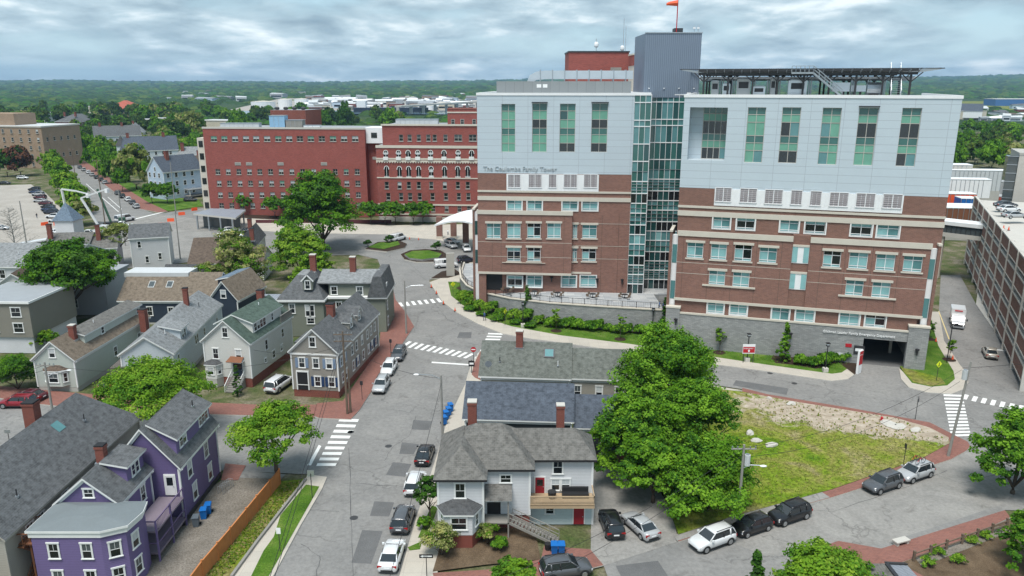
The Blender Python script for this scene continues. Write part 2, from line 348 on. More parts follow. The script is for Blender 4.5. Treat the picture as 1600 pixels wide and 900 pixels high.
def w_grid(w, h, cols, rows, cells, fm='white_paint', t=.07, y=0.0):
    """rows: heights from the top as fractions; cells: material per row per column"""
    m = MB(); z = h; tot = sum(rows)
    m.box(-w/2, y - .08, 0, -w/2 + t, y, h, fm); m.box(w/2 - t, y - .08, 0, w/2, y, h, fm)
    m.box(-w/2 + t, y - .08, 0, w/2 - t, y, t, fm)
    for i, r in enumerate(rows):
        hh = h * r / tot
        m.box(-w/2 + t, y - .078, z - t, w/2 - t, y, z, fm)
        for j in range(cols):
            a = -w/2 + w * j / cols; m.box(a + t*.3, y - .02, z - hh + t*.3, a + w / cols - t*.3, y - .005, z - t*.6, cells[i][j])
        z -= hh
    for j in range(1, cols): a = -w/2 + w * j / cols; m.box(a - t/2, y - .075, t, a + t/2, y, h - t, fm)
    return m
def rect(F, x0, y0, x1, y1):
    a, b = F.at(x0, y0), F.at(x1, y1); return [min(a[0], b[0]), min(a[1], b[1]), max(a[0], b[0]), max(a[1], b[1])]
def band(m, s0, s1, z, h, mat='cream_stone', out=.12, y=0): m.box(s0, y - out, z - h / 2, s1, y + .05, z + h / 2, mat)
def lettering(txt, size, mat, parent, mtx, name='lettering', ext=.06, al='LEFT'):
    c = bpy.data.curves.new('lettering', 'FONT'); c.body = txt; c.size = size; c.extrude = ext; c.align_x = al; c.resolution_u = 2
    o = bpy.data.objects.new('tmp', c); COL.objects.link(o); dg = bpy.context.evaluated_depsgraph_get(); dg.update()
    me = bpy.data.meshes.new_from_object(o.evaluated_get(dg)); bpy.data.objects.remove(o)
    me.materials.clear(); me.materials.append(MAT[mat]); o = bpy.data.objects.new(name, me); COL.objects.link(o)
    if parent: o.parent = parent
    o.matrix_local = mtx @ Matrix.Rotation(math.pi / 2, 4, 'X'); return o
plain('letter_silver', (.42, .46, .48), .4); plain('letter_white', (.85, .86, .86), .4)
TZ = 39.9; WB = 26.1; TER = 4.0
FL = Face((-6.3, 141.5), (21.5, 138.7)); FR = Face((26.5, 121.5), (62.9, 110.4))
def tower_windows(root, F, strips, y, seed):
    q = random.Random(seed)
    for (x0, y0, x1, y1) in strips:
        r = rect(F, x0, y0, x1, y1); cells = []
        cols = 4 if r[2] - r[0] > 3.6 else 2
        for st in range(2):
            cells.append(['spandrel'] * cols); full = q.random() < .3
            mid = 'blind_green'
            cells.append([mid if q.random() < .9 else 'glass_teal_dark' for _ in range(cols)])
            cells.append([mid if full else 'glass_dark' if q.random() < .85 else 'glass_teal' for _ in range(cols)])
        w_grid(r[2] - r[0], r[3] - r[1], cols, [30, 38, 37, 28, 37, 40], cells, 'pale_concrete', .07).build('window', root, TR((r[0] + r[2]) / 2, y, r[1]))
def brick_windows(root, F, lst, y, seed, tall=False):
    q = random.Random(seed)
    for (x0, y0, x1, y1, lint) in lst:
        r = rect(F, x0, y0, x1, y1); w_, h_ = round(r[2] - r[0], 1), round(r[3] - r[1], 1); v = q.choice((0, 0, 0, 1, 1, 2, 3))
        def f():
            A, Dk, T = 'blind_aqua', 'glass_dark', 'glass_teal'
            cells = [[[T, A], [A, A], [A, A]], [[T, T], [A, T], [A, A]], [[Dk, Dk], [A, Dk], [T, A]], [[A, A], [Dk, Dk], [T, T]]][v]
            m = w_grid(w_, h_, 2, [.26, .56, .18], cells, 'white_paint', .09)
            if lint:
                m.box(-w_/2 - .25, -.42, h_, w_/2 + .25, -.0, h_ + .38, 'cream_stone'); m.box(-w_/2 - .2, -.45, -.22, w_/2 + .2, 0, 0, 'cream_stone')
            else:
                m.box(-w_/2 - .18, -.4, 0, -w_/2, -.0, h_, 'white_trim'); m.box(w_/2, -.4, 0, w_/2 + .18, 0, h_, 'white_trim')
                m.box(-w_/2 - .18, -.41, -.12, w_/2 + .18, -.0, 0, 'white_trim'); m.box(-w_/2 - .18, -.41, h_, w_/2 + .18, 0, h_ + .12, 'white_trim')
            return m.mesh('window')
        inst('window', ('bw', w_, h_, v, lint), f, root, TR((r[0] + r[2]) / 2, y, r[1]))
def louvres(root, F, lst, y):
    for (x0, y0, x1, y1) in lst:
        r = rect(F, x0, y0, x1, y1); w_, h_ = round(r[2] - r[0], 1), round(r[3] - r[1], 1)
        def f():
            m = MB(); m.box(-w_/2, -.02, 0, w_/2, 0, h_, 'louvre')
            for x in ((-w_/2, 0, w_/2) if w_ > 1.9 else (-w_/2, w_/2)): m.box(x - .05, -.1, 0, x + .05, .0, h_, 'white_paint')
            for z in (0, h_): m.box(-w_/2 - .05, -.1, z - .05, w_/2 + .05, .0, z + .05, 'white_paint')
            for k in range(1, int(h_ / .3)): m.box(-w_/2 + .05, -.07, k * .3, w_/2 - .05, -.02, k * .3 + .1, 'louvre')
            return m.mesh('louvre')
        inst('louvre', ('lv', w_, h_), f, root, TR((r[0] + r[2]) / 2, y, r[1]))
# ================= left tower
LT = thing('hospital_tower', 'left hospital tower with four tall window strips in white panels above brown brick', 'hospital tower', (*FL.a, 0), FL.ang, 'hospital towers')
strips = [(783.4, 162.4, 805, 237.8), (831.7, 161.5, 854, 237.8), (875, 162, 898, 237.8), (925, 161.5, 948, 238)]
hs = [rect(FL, *s) for s in strips]; L = FL.L
m = MB(); shell(m, 0, L, 0, 34, WB, TZ, 'white_panel', 'light_membrane', hs, .3); m.box(-.1, -.1, TZ, L + .1, .5, TZ + .45, 'white_paint')
m.box(-.1, .5, TZ, .5, 34, TZ + .45, 'white_paint'); m.box(L - .5, .5, TZ, L + .1, 34, TZ + .45, 'white_paint')
for i in (1, 3): r = hs[i]; m.box(r[0] - .1, -.35, r[3] + .12, r[2] + .1, .05, r[3] + .26, 'dark_metal')
m.build('upper_wall', LT); tower_windows(LT, FL, strips, .3, 4)
lou = [(740 + a / 2.8125, 272.3, 740 + b / 2.8125, 293) for a, b in ((152, 206), (242, 299), (330, 364), (396, 454), (485, 542))]
wl = rect(FL, 791.5, 271.5, 935, 299.5)
up = [(740 + a / 2.8125, 313, 740 + b / 2.8125, 329.5, 0) for a, b in ((147, 212), (236, 301), (390, 457), (478, 545))]
r2 = [(740 + a / 2.8125, 348.5, 740 + b / 2.8125, 372.5, 1) for a, b in ((57, 118), (147, 206), (235, 294), (323, 383))]
r3 = [(740 + a / 2.8125, 387, 740 + b / 2.8125, 408.5, 1) for a, b in ((147, 206), (235, 294))]
rr = [(740 + a / 2.8125, c, 740 + b / 2.8125, d, 1) for a, b, c, d in ((436, 455, 351, 372.5), (478, 540, 351, 372.5), (436, 453, 388, 408.5), (477, 537, 388, 408.5))]
r4 = [(740 + a / 2.8125, 430.5, 740 + b / 2.8125, 448.5, 0) for a, b in ((150, 214), (235, 300), (388, 450), (470, 537))]
B = 1.0   # the lower volume stands a metre proud
FLp = Face(FL.pt(0, B).xy, FL.pt(L, B).xy)
sR = FLp.at(893, 400)[0]; zP = FLp.at(800, 332)[1]; zB = FLp.at(800, 427)[1]
h_up = [rect(FL, *q[:4]) for q in up + rr + r4[2:]]
m = MB(); shell(m, 0, L, .02, 34, TER - 4, WB - .02, 'brick_tower', 'light_membrane', h_up, .3); m.build('wall', LT)
m = MB(); hp = [rect(FLp, *q[:4]) for q in r2 + r3]
shell(m, 0, sR, -B, 0, zB, zP, 'brick_tower', 'cream_stone', hp, .3); m.poly([(0, -B, zB), (0, 0, zB), (sR, 0, zB), (sR, -B, zB)], 'cream_stone'); m.build('projecting_bay', LT)
m = MB()
band(m, -.06, L + .06, FL.at(800, 299)[1], .35); band(m, -.06, L + .06, FL.at(800, 310)[1], .75)
band(m, -.15, sR + .1, zP, .75, 'cream_stone', .15, -B); band(m, -.05, sR + .05, zB, .4, 'cream_stone', .12, -B)
band(m, sR, sR + 3.7, FL.at(900, 427)[1] + .1, .35)
for a, b, y0 in ((125, 315, 409.5),): r = rect(FLp, 740 + a / 2.8125, y0, 740 + b / 2.8125, y0 + 2); m.box(r[0], -B - .2, r[1], r[2], -B + .02, r[3], 'cream_stone')
m.build('stone_bands', LT)
m = MB(); m.box(wl[0], -.12, wl[1], wl[2], .02, wl[3], 'white_paint')
for x in np.arange(wl[0], wl[2], .62): m.box(x, -.16, wl[1], x + .05, -.12, wl[3], 'white_paint')
m.build('louvre_panel', LT); louvres(LT, FL, lou, -.13)
brick_windows(LT, FL, up + rr + r4[2:], .3, 3); brick_windows(LT, FLp, r2 + r3, .3 - B, 5)
# ground storey under the bay: brick piers, portico at the left with a black sheet painted as its shade, two windows
m = MB(); m.box(.2, -B + .15, 0, 1.5, 0, zB, 'brick_tower'); m.box(4.5, -.06, 0, 5.5, -.0, zB, 'brick_tower')
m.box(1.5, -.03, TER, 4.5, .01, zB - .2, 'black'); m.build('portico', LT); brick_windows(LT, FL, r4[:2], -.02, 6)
# narrow side bay on the left of the lower volume
m = MB(); m.box(-.75, .6, 1, -.02, 6, zP - .3, 'white_paint'); m.box(-1.15, .4, 1, -.75, 7, zP + .1, 'brick_brown'); m.box(-1.22, .3, zP + .1, -.7, 7, zP + .4, 'cream_stone')
for z in (9, 14.5): m.box(-.7, .55, z, -.05, .6, z + 2.6, 'glass_teal_dark')
m.build('side_bay', LT)
lettering('The Coulombe Family Tower', 1.12, 'letter_silver', LT, TR(FL.at(755, 265)[0], -.08, FL.at(755, 266)[1]))
plain('joint', (.12, .08, .065))
def joints(root, F, xs, ys, s0, s1, z0, z1, y, yr):
    m = MB(); 
    for x in xs: q_ = F.at(x, yr)[0]; m.box(q_ - .03, y - .012, z0, q_ + .03, y - .002, z1, 'joint')
    for yy in ys: z = F.at(F_x[0], yy)[1]; m.box(s0, y - .014, z - .03, s1, y - .003, z + .03, 'cream_stone')
    m.build('expansion_joints', root)
F_x = (800,); joints(LT, FLp, (769, 783, 814, 846, 881), (378.5, 401), 0, sR, zB + .3, zP - .4, -B, 380)
F_x = (960,); joints(LT, FL, (940, 966), (350, 385, 405), sR + .1, L, TER, WB - 7.5, 0, 380)
# ================= glazed link
GF = Face((21.6, 139.5), (26.6, 140.5))
GL = thing('glass_link', 'green glass curtain wall link between the two white and brick towers', 'glass building', (21.55, 138.9, 0), 0)
def curtain(m, a, b, z0, z1, rows, ncol, seed, y=0):
    """glazed strip between two plan points with the storeys seen in the photograph"""
    q = random.Random(seed); a, b = Vector(a), Vector(b); n = Vector(((b - a).y, -(b - a).x)).normalized()
    z = z1
    P3 = lambda t, o, zz: (*(a + (b - a) * t + n * o), zz)
    for k, (h, kind, sub) in enumerate(rows):
        h = h * (z1 - z0)
        for s_ in range(sub):
            zt = z - h * s_ / sub; zb = z - h * (s_ + 1) / sub
            for j in range(ncol):
                mm = q.choice({'g': ('glass_teal', 'spandrel', 'glass_teal_dark'), 'b': ('glass_dark', 'glass_dark', 'glass_teal_dark'), 'm': ('spandrel', 'glass_teal'), 'a': ('blind_aqua', 'glass_teal')}[kind])
                m.poly([P3(j / ncol, 0, zb), P3((j + 1) / ncol, 0, zb), P3((j + 1) / ncol, 0, zt), P3(j / ncol, 0, zt)], mm)
            m.bar(P3(0, .06, zt), P3(1, .06, zt), .09, 'steel' if s_ else 'white_paint', .07 if s_ else .16)
        z -= h
    for j in range(ncol + 1): m.bar(P3(j / ncol, .05, z0), P3(j / ncol, .05, z1), .07, 'white_paint')
rows = [(.035, 'm', 1), (.085, 'g', 1), (.03, 'm', 1), (.085, 'g', 1), (.085, 'g', 1), (.1, 'g', 2), (.06, 'm', 4), (.05, 'b', 1), (.05, 'm', 2), (.06, 'g', 3), (.05, 'b', 1), (.05, 'a', 1), (.06, 'm', 2), (.05, 'b', 1), (.05, 'g', 3), (.05, 'm', 4), (.05, 'b', 1)]
for nm, a, b, nc, sd in (('curtain_wall', (0, 0), (2.9, -.3), 3, 1), ('curtain_wall', (2.9, -.3), (3.5, 3.5), 2, 2), ('curtain_wall', (3.5, 3.5), (10.5, 3.0), 7, 3)):
    m = MB(); curtain(m, a, b, TER, TZ + .1, rows, nc, sd); m.build(nm, GL)
m = MB(); m.prism([(0, .05), (2.85, -.2), (3.45, 3.55), (10.5, 3.05), (10.5, 25), (0, 25)], TZ, TZ + .5, 'white_paint', 'light_membrane'); m.build('roof', GL)
# ================= right tower
RT = thing('hospital_tower', 'right hospital tower with stone base, ambulance entrance and helipad on its roof', 'hospital tower', (*FR.a, 0), FR.ang, 'hospital towers')
L = FR.L
def p7(x, y): return (1040 + x / 3.3333, 140 + y / 3.3333)
def p8(x, y): return (1040 + x / 3.3333, 380 + y / 3.3333)
strips = [(*p7(a, b), *p7(c, d)) for a, b, c, d in ((430, 92, 502, 382), (610, 92, 683, 385), (820, 94, 888, 393), (1010, 94, 1077, 397), (1235, 95, 1290, 402))]
# give each strip its true width by measuring its top edge
fix = []
for (x0, y0, x1, y1), wpx in zip(strips, (95, 98, 100, 102, 103)):
    a = FR.at(x0, y0); b = FR.at(x0 + wpx / 3.3333, y0); c = FR.at(x1, y1); fix.append([a[0], c[1], b[0], a[1]])
nt_ = FR.at(*p7(128, 92)); nt2 = FR.at(*p7(325, 92)); nb = FR.at(*p7(128, 366)); notch = [nt_[0], nb[1], nt2[0], nt_[1]]
m = MB(); shell(m, 0, L, 0, 26, WB, TZ, 'white_panel', 'light_membrane', fix + [notch], .3)
# the deep notch at the left
a, c, b, d = notch; e = 2.6
for P in ([(a, .3, c), (a, e, c), (a, e, d), (a, .3, d)][::-1], [(b, .3, c), (b, e, c), (b, e, d), (b, .3, d)], [(a, .3, c), (b, .3, c), (b, e, c), (a, e, c)], [(a, .3, d), (a, e, d), (b, e, d), (b, .3, d)]): m.poly(P, 'white_panel')
m.box(a - .1, e, c - .1, a + .36 * (b - a), e + .3, d + .1, 'white_panel'); m.box(-.1, -.1, TZ, L + .1, .5, TZ + .45, 'white_paint'); m.box(-.1, .5, TZ, .5, 26, TZ + .45, 'white_paint'); m.box(L - .5, .5, TZ, L + .1, 26, TZ + .45, 'white_paint')
r = fix[3]; m.box(r[0] - .1, -.35, r[3] + .12, r[2] + .1, .05, r[3] + .26, 'dark_metal'); m.build('upper_wall', RT)
q = random.Random(5)
for i, r in enumerate(fix + [[a, c, b, d]]):
    cols = 4 if i == 5 else 2; cells = []; y = .3 if i < 5 else 2.6
    for st in range(2):
        full = (i in (0, 2)) or (i == 3 and st)
        cells += [['spandrel'] * cols, ['blind_green'] * cols, [('blind_green' if full else 'glass_dark') if q.random() < .85 else 'glass_teal' for _ in range(cols)]]
    if i == 5: r = [r[0] + .34 * (r[2] - r[0]), r[1], r[2], r[3]]
    w_grid(r[2] - r[0], r[3] - r[1], cols, [36, 40, 72 if i else 70, 38, 40, 66], cells, 'pale_concrete', .08).build('window', RT, TR((r[0] + r[2]) / 2, y, r[1]))
def lst(fn, q, lint): return [(*fn(a, b), *fn(c, d), lint) for a, b, c, d in q]
up = lst(p7, ((250, 660, 333, 727), (372, 667, 462, 733), (598, 678, 690, 745), (730, 685, 828, 753), (968, 697, 1070, 767), (1105, 703, 1212, 775)), 0)
r2 = [(1074, 378, 1098, 404, 1), (1111.4, 381, 1134.5, 406.5, 1), (1148.6, 382.4, 1173.5, 409, 1), (1187.6, 386, 1212.5, 411.5, 1), (1287.5, 392, 1312.4, 418.4, 1), (1328, 394.4, 1354.4, 421, 1), (1370, 397, 1397, 424, 1), (1413, 399.5, 1439.6, 426, 1)]
r3 = [(1108.4, 422.6, 1132, 446, 1), (1145.6, 424.4, 1170, 449.6, 1), (1322.6, 437.6, 1347.5, 463, 1), (1364, 440, 1389.5, 466.4, 1)]
r4 = [(1106, 471.5, 1130, 491, 0), (1141, 474.5, 1166.6, 494, 0), (1206.5, 480.5, 1232, 505.4, 0), (1244, 483.5, 1271, 505, 0), (1313, 488.6, 1341.5, 510.5, 0), (1353.5, 491.6, 1382, 513, 0)]
FRp = Face(FR.pt(0, B).xy, FR.pt(L, B).xy)
zP = FRp.at(1250, 374)[1]; zB = FRp.at(1250, 481.5)[1]; zS = FRp.at(1300, 509)[1] + .1
o1, o2 = FRp.at(1349, 560)[0], FRp.at(1421, 540)[0]; oz = FRp.at(1350, 527)[1]
m = MB(); shell(m, 0, L, .02, 26, 0, WB - .02, 'brick_brown', 'light_membrane', [rect(FR, *q_[:4]) for q_ in up] + [[o1 - .2, -.1, o2 + .2, oz + .1]], .3); m.build('wall', RT)
rc = [FRp.at(1237, 400)[0], FRp.at(1264.5, 400)[0]]
m = MB(); hp = [rect(FRp, *q_[:4]) for q_ in r2 + r3]
shell(m, .3, rc[0], -B, 0, zB, zP, 'brick_tower', 'cream_stone', [h for h in hp if h[2] < rc[0]], .3); shell(m, rc[1], L - 1.4, -B, 0, zB, zP, 'brick_tower', 'cream_stone', [h for h in hp if h[0] > rc[1]], .3)
m.box(rc[0], -B + .3, zB, rc[1], .0, zP + .6, 'brick_brown'); m.build('projecting_bay', RT)
m = MB(); z2a, z2b = FRp.at(1250, 386)[1], FRp.at(1250, 412)[1]
for zb, zt in ((z2b, z2a), (FRp.at(1245, 453)[1], FRp.at(1245, 428)[1])):
    m.box(rc[0] + .05, -B + .2, zb, rc[1] - .05, -B + .3, zt, 'white_paint'); w3 = (rc[1] - rc[0]) / 3
    for x in (rc[0] + .08, rc[1] - w3): m.box(x, -B + .15, zb + .15, x + w3 - .1, -B + .2, zt - .1, 'blind_aqua')
    m.box(rc[0] + .05, -B + .1, zt, rc[1] - .05, -B + .3, zt + .3, 'cream_stone'); m.build('recessed_glazing', RT); m = MB()
# ground storey brick and stone base with the ambulance opening
op = rect(FRp, 1349, 527, 1421, 570); op = [op[0], -.1, FRp.at(1421, 540)[0], FRp.at(1350, 527)[1]]
h4 = [rect(FRp, *q_[:4]) for q_ in r4]
zs1 = FRp.at(1067, 487.4)[1] - .3
m = MB(); shell(m, .3, L - 1.9, -B + .25, 0, zS, zB, 'brick_brown', 'cream_stone', [[h[0], max(h[1], zS), h[2], h[3]] for h in h4], .2); m.build('ground_storey', RT)
brick_windows(RT, FRp, [(a_, b_, c_, d_, 0) for a_, b_, c_, d_, _ in r4], .45 - B, 8)
m = MB(); holed(m, -.8, L - .3, -.6, zS, [op], 'stone_wall', 1.7, -B - .55)
m.poly([(L - .3, -B - .55, -.6), (L - .3, 0, -.6), (L - .3, 0, zS), (L - .3, -B - .55, zS)], 'stone_wall'); m.poly([(-.8, 0, -.6), (-.8, -B - .55, -.6), (-.8, -B - .55, zS), (-.8, 0, zS)], 'stone_wall')
m.poly([(-.8, -B - .55, zS), (L - .3, -B - .55, zS), (L - .3, -B + .25, zS), (-.8, -B + .25, zS)], 'cream_stone')
m.box(-.9, -B - .65, zS, L - .3, -B - .35, zS + .28, 'cream_stone')
for a_, b_ in ((-.9, 1.3), (L - 3.0, L - .2)): m.box(a_, -B - .75, -.6, b_, -B + .3, zS + .9, 'stone_wall'); m.box(a_ - .08, -B - .83, zS + .9, b_ + .08, -B + .3, zS + 1.15, 'cream_stone')
m.build('stone_base', RT)
m = MB(); a_, b_ = op[0] - .6, op[2] + .6; m.box(a_, -B, -.05, b_, 20, .012, 'asphalt_patch'); m.box(a_ - .3, .33, 0, a_, 20, oz, 'concrete'); m.box(b_, .33, 0, b_ + .3, 20, oz, 'concrete'); m.box(a_, 20, 0, b_, 20.3, oz, 'concrete'); m.box(a_, .33, oz + .1, b_, 20, oz + .3, 'concrete'); m.box(a_ + (b_ - a_) * .72, 5.5, 0, a_ + (b_ - a_) * .72 + .4, 5.9, oz + .1, 'cream_stone')
m.build('entrance_interior', RT)
m = MB()
for i, (z, h) in enumerate(((FR.at(1075, 322.5)[1], .35), (FR.at(1075, 333)[1], .8))): band(m, -.06, L + .06, z, h)
for a_, b_ in ((.2, rc[0] + .02), (rc[1] - .02, L - 1.3)): band(m, a_, b_, zP, .85, 'cream_stone', .15, -B)
band(m, .2, L - 1.3, zB, .42, 'cream_stone', .14, -B)
for x0, y0, x1 in ((1097, 448, 1180), (1309, 465, 1400)): r = rect(FRp, x0, y0, x1, y0 + 1); m.box(r[0], -B - .2, r[3] - .3, r[2], -B + .02, r[3] - .05, 'cream_stone')
m.build('stone_bands', RT)
m = MB(); wl0 = FR.at(*p7(258, 503)); wl1 = FR.at(*p7(1230, 645)); m.box(wl0[0], -.12, wl1[1], wl1[0], .02, WB, 'white_paint')
for x in np.arange(wl0[0], wl1[0], .62): m.box(x, -.16, wl1[1], x + .05, -.12, WB - .05, 'white_paint')
m.build('louvre_panel', RT)
louvres(RT, FR, [(*p7(a_, b_), *p7(c_, d_)) for a_, b_, c_, d_ in ((262, 510, 340, 585), (390, 514, 472, 590), (520, 518, 605, 597), (655, 524, 707, 600), (755, 528, 808, 605), (857, 532, 947, 610), (995, 537, 1085, 615), (1135, 543, 1225, 620))], -.13)
brick_windows(RT, FR, up, .3, 11); brick_windows(RT, FRp, r2 + r3, .3 - B, 12)
F_x = (1150,); joints(RT, FRp, (1066, 1106, 1143, 1180, 1219), (415, 432), .3, rc[0], zB + .3, zP - .5, -B, 420); F_x = (1400,); joints(RT, FRp, (1281, 1319, 1361, 1404), (432, 450), rc[1], L - 1.4, zB + .3, zP - .5, -B, 420)
# side bays: white and glass strips with a brick fin at either end
for a_, b_, c_ in ((-.6, .3, -1.0), (L - 1.4, L - .5, L - .5)):
    m = MB(); m.box(a_, -.5, zS if a_ > 0 else 2, b_, .0, zP - .4, 'white_paint'); m.box(c_, -B, .0 if a_ > 0 else 2, c_ + .4, 3.5, zP + .1, 'brick_brown'); m.box(c_ - .06, -B - .1, zP + .1, c_ + .46, 3.6, zP + .4, 'cream_stone')
    for z in (8, 14): m.box(a_ + .1, -.55, z, b_ - .1, -.5, z + 3, 'glass_teal')
    m.build('side_bay', RT)
lt = FRp.at(1285, 515); le = FRp.at(1406.6, 526)
lettering('Glickman Lauder Family Emergency Department', (le[0] - lt[0]) / 21.2, 'letter_white', RT, TR(lt[0], -B - .66, zS - 1.05))
m = MB(); m.box(0, -.05, 0, .9, 0, .55, 'red_sign'); m.build('wall_plate', RT, TR(FRp.at(1320, 540)[0], -B - .57, FRp.at(1320, 540)[1]))
m = MB(); m.box(0, -.06, 0, 1.5, 0, 1.4, 'dark_metal'); m.box(.2, -.08, .5, 1.3, -.06, .95, 'white_paint'); m.build('wall_plate', RT, TR(FRp.at(1333, 547)[0], -B - .57, FRp.at(1333, 551)[1]))
def w_lamp():
    m = MB(); m.box(-.15, -.35, -.3, .15, 0, .2, 'dark_metal'); m.ring([[(.3 * math.cos(t), -.3 + .3 * math.sin(t), z) for t in np.arange(0, 6.28, .785)] for z in (.1, .3)], 'black'); m.tube([(0, -.3, -.7), (0, -.3, .1)], .12, 6, 'dark_metal'); return m.mesh('wall_lamp')
for x, y in ((1057, 498), (1235, 520), (1431, 545)): q_ = FRp.at(x, y); inst('wall_lamp', 'wl', w_lamp, RT, TR(q_[0], -B - .78, q_[1]))
for x, y in ((820, 434), (862, 434), (933, 437), (972, 438)): q_ = FL.at(x, y); inst('wall_lamp', 'wl', w_lamp, LT, TR(q_[0], -B*.0 - .02, q_[1]))
# ================= roof equipment
def at_y(x, y, Y):
    u, v = x - 800, y - 450; D = FOC * S_ + v * C_; F = FOC * C_ - v * S_; return (u / F * Y, CAM_H - Y * D / F)
def roofbox(name, label, cat, px0, px1, ytop, Y, depth, mat, zb=TZ, top='grey_membrane', ang=0, group=None):
    a, b = at_y(px0, ytop, Y), at_y(px1, ytop, Y); t = thing(name, label, cat, (a[0], Y, zb), ang, group)
    return t, b[0] - a[0], a[1] - zb
t, w_, h_ = roofbox('roof_screen', 'long grey louvred screen along the left tower roof', 'roof screen', 776, 984, 127, 142.5, 1, 'screen', ang=FL.ang * .9)
m = MB(); m.box(0, 0, 0, w_, .25, h_, 'screen'); m.box(0, .25, 0, .25, 14, h_, 'screen'); m.build('screen_panel', t); m = MB()
for k in range(14): x = w_ * k / 13; m.box(x - .06, .25, 0, x + .06, .4, h_, 'steel')
for x in (7.2, 8.3): m.box(x, -.03, h_ - 1.1, x + .8, 0, h_ - .5, 'letter_white')
m.build('screen_posts', t)
# big curved duct
t = thing('air_duct', 'large pale curved air duct running behind the grey roof screen', 'duct', (0, 0, 0))
pts = []
for x, y in ((824, 133), (828, 124), (838, 118.5), (852, 117), (988, 117)): p = at_y(x, y, 147); pts.append((p[0], 147, p[1]))
t.location = (pts[0][0], 147, TZ); m = MB(); m.ring([[(p[0] - pts[0][0], yy, p[2] - TZ + zz_) for yy, zz_ in ((-.9, -.75), (.9, -.75), (.9, .75), (-.9, .75))] for p in pts] , 'duct'); m.build('duct', t)
for k in range(8):
    m = MB(); x = at_y(844 + k * 19, 117, 147)[0] - pts[0][0]; zc = pts[-1][2] - TZ; m.box(x - .07, -1, 0, x + .07, 1, zc + .9, 'steel'); m.build('duct_strap', t)
t, w_, h_ = roofbox('roof_penthouse', 'red brick plant room on the roof with antennas', 'plant room', 889, 983, 82, 168, 12, 'brick_old', TZ - 4)
m = MB(); m.box(0, 0, 0, w_, 12, h_, 'brick_red'); m.build('wall', t); m = MB(); m.box(-.15, -.15, h_, w_ + .15, 12, h_ + .3, 'dark_metal'); m.build('roof', t)
m = MB(); m.box(w_ * .7, -.1, h_ - 4.4, w_ * .88, 0, h_ - 3, 'grey_wood'); m.build('vent', t)
m = MB(); m.tube([(w_ * .92, 2, h_), (w_ * .92, 2, h_ + 7)], .06, 5, 'steel'); m.tube([(w_ * .98, 4, h_), (w_ * .98, 4, h_ + 5.5)], .05, 5, 'steel'); m.build('antenna', t)
m = MB(); m.blob((w_ * .46, 1, h_ + 1.6), (.5, .5, .7), 'white_paint'); m.tube([(w_ * .46, 1, h_ + .2), (w_ * .46, 1, h_ + 2.8)], .08, 5, 'steel'); m.blob((w_ * .9, 1.5, h_ + .9), (.45, .45, .7), 'white_paint'); m.build('antenna', t)
t, w_, h_ = roofbox('roof_penthouse', 'small cream and brick block wedged beside the tall grey plant tower', 'plant room', 990, 1010, 86, 160, 6, 'cream_stone', TZ - 4)
m = MB(); m.box(0, 0, 0, w_, 6, h_ - 2, 'cream_stone'); m.box(-.1, -.1, h_ - 2, w_ + .1, 6, h_, 'brick_red'); m.box(-.2, -.2, h_, w_ + .2, 6, h_ + .3, 'cream_stone'); m.build('wall', t)
m = MB(); m.tube([(w_ * .5, 2, h_), (w_ * .5, 2, h_ + 3)], .05, 5, 'steel'); m.build('antenna', t)
t, w_, h_ = roofbox('elevator_tower', 'tall plain grey metal clad block rising above both towers', 'plant tower', 1009, 1097, 52, 142, 12, 'corrugated', TZ - .4)
m = MB(); m.prism([(0, 0), (w_, 0), (w_ + 2.2, 12), (0, 12)], 0, h_, 'corrugated', 'grey_membrane'); m.build('wall', t)
m = MB(); m.box(-.1, -.1, h_, w_ + .1, .2, h_ + .18, 'steel'); m.box(w_ * .55, 2, h_, w_ * .7, 4, h_ + 1, 'dark_metal'); m.build('roof_edge', t)
m = MB()
for k in range(4): m.blob((w_ * (.1 + .27 * k), -.12, 1.6), (.13, .1, .13), 'letter_white', 6, 4)
m.build('lights', t)
m = MB()
for x in (w_ * .88, w_ * .95): m.tube([(x, 1, h_), (x, 1, h_ + 1.4)], .05, 4, 'steel'); m.box(x - .2, .9, h_ + .8, x + .2, 1.1, h_ + 1.1, 'white_paint')
m.build('antenna', t)
wx, wz = at_y(1057, 46, 144)
t = thing('windsock', 'red windsock on a red and white pole on top of the grey block', 'windsock', (wx, 144, wz - .6))
hz_ = at_y(1057, 2, 144)[1] - wz + .6
m = MB(); m.tube([(0, 0, 0), (0, 0, hz_ + .2)], .09, 6, 'red_sign'); m.build('pole', t)
m = MB(); m.ring([[(-x, r_ * math.cos(a_), hz_ - .3 + r_ * math.sin(a_) - dz) for a_ in np.arange(0, 6.28, .785)] for x, r_, dz in ((.1, .5, 0), (.8, .42, .05), (1.6, .3, .1), (2.0, .2, .2))], 'orange_plastic'); m.build('sock', t)
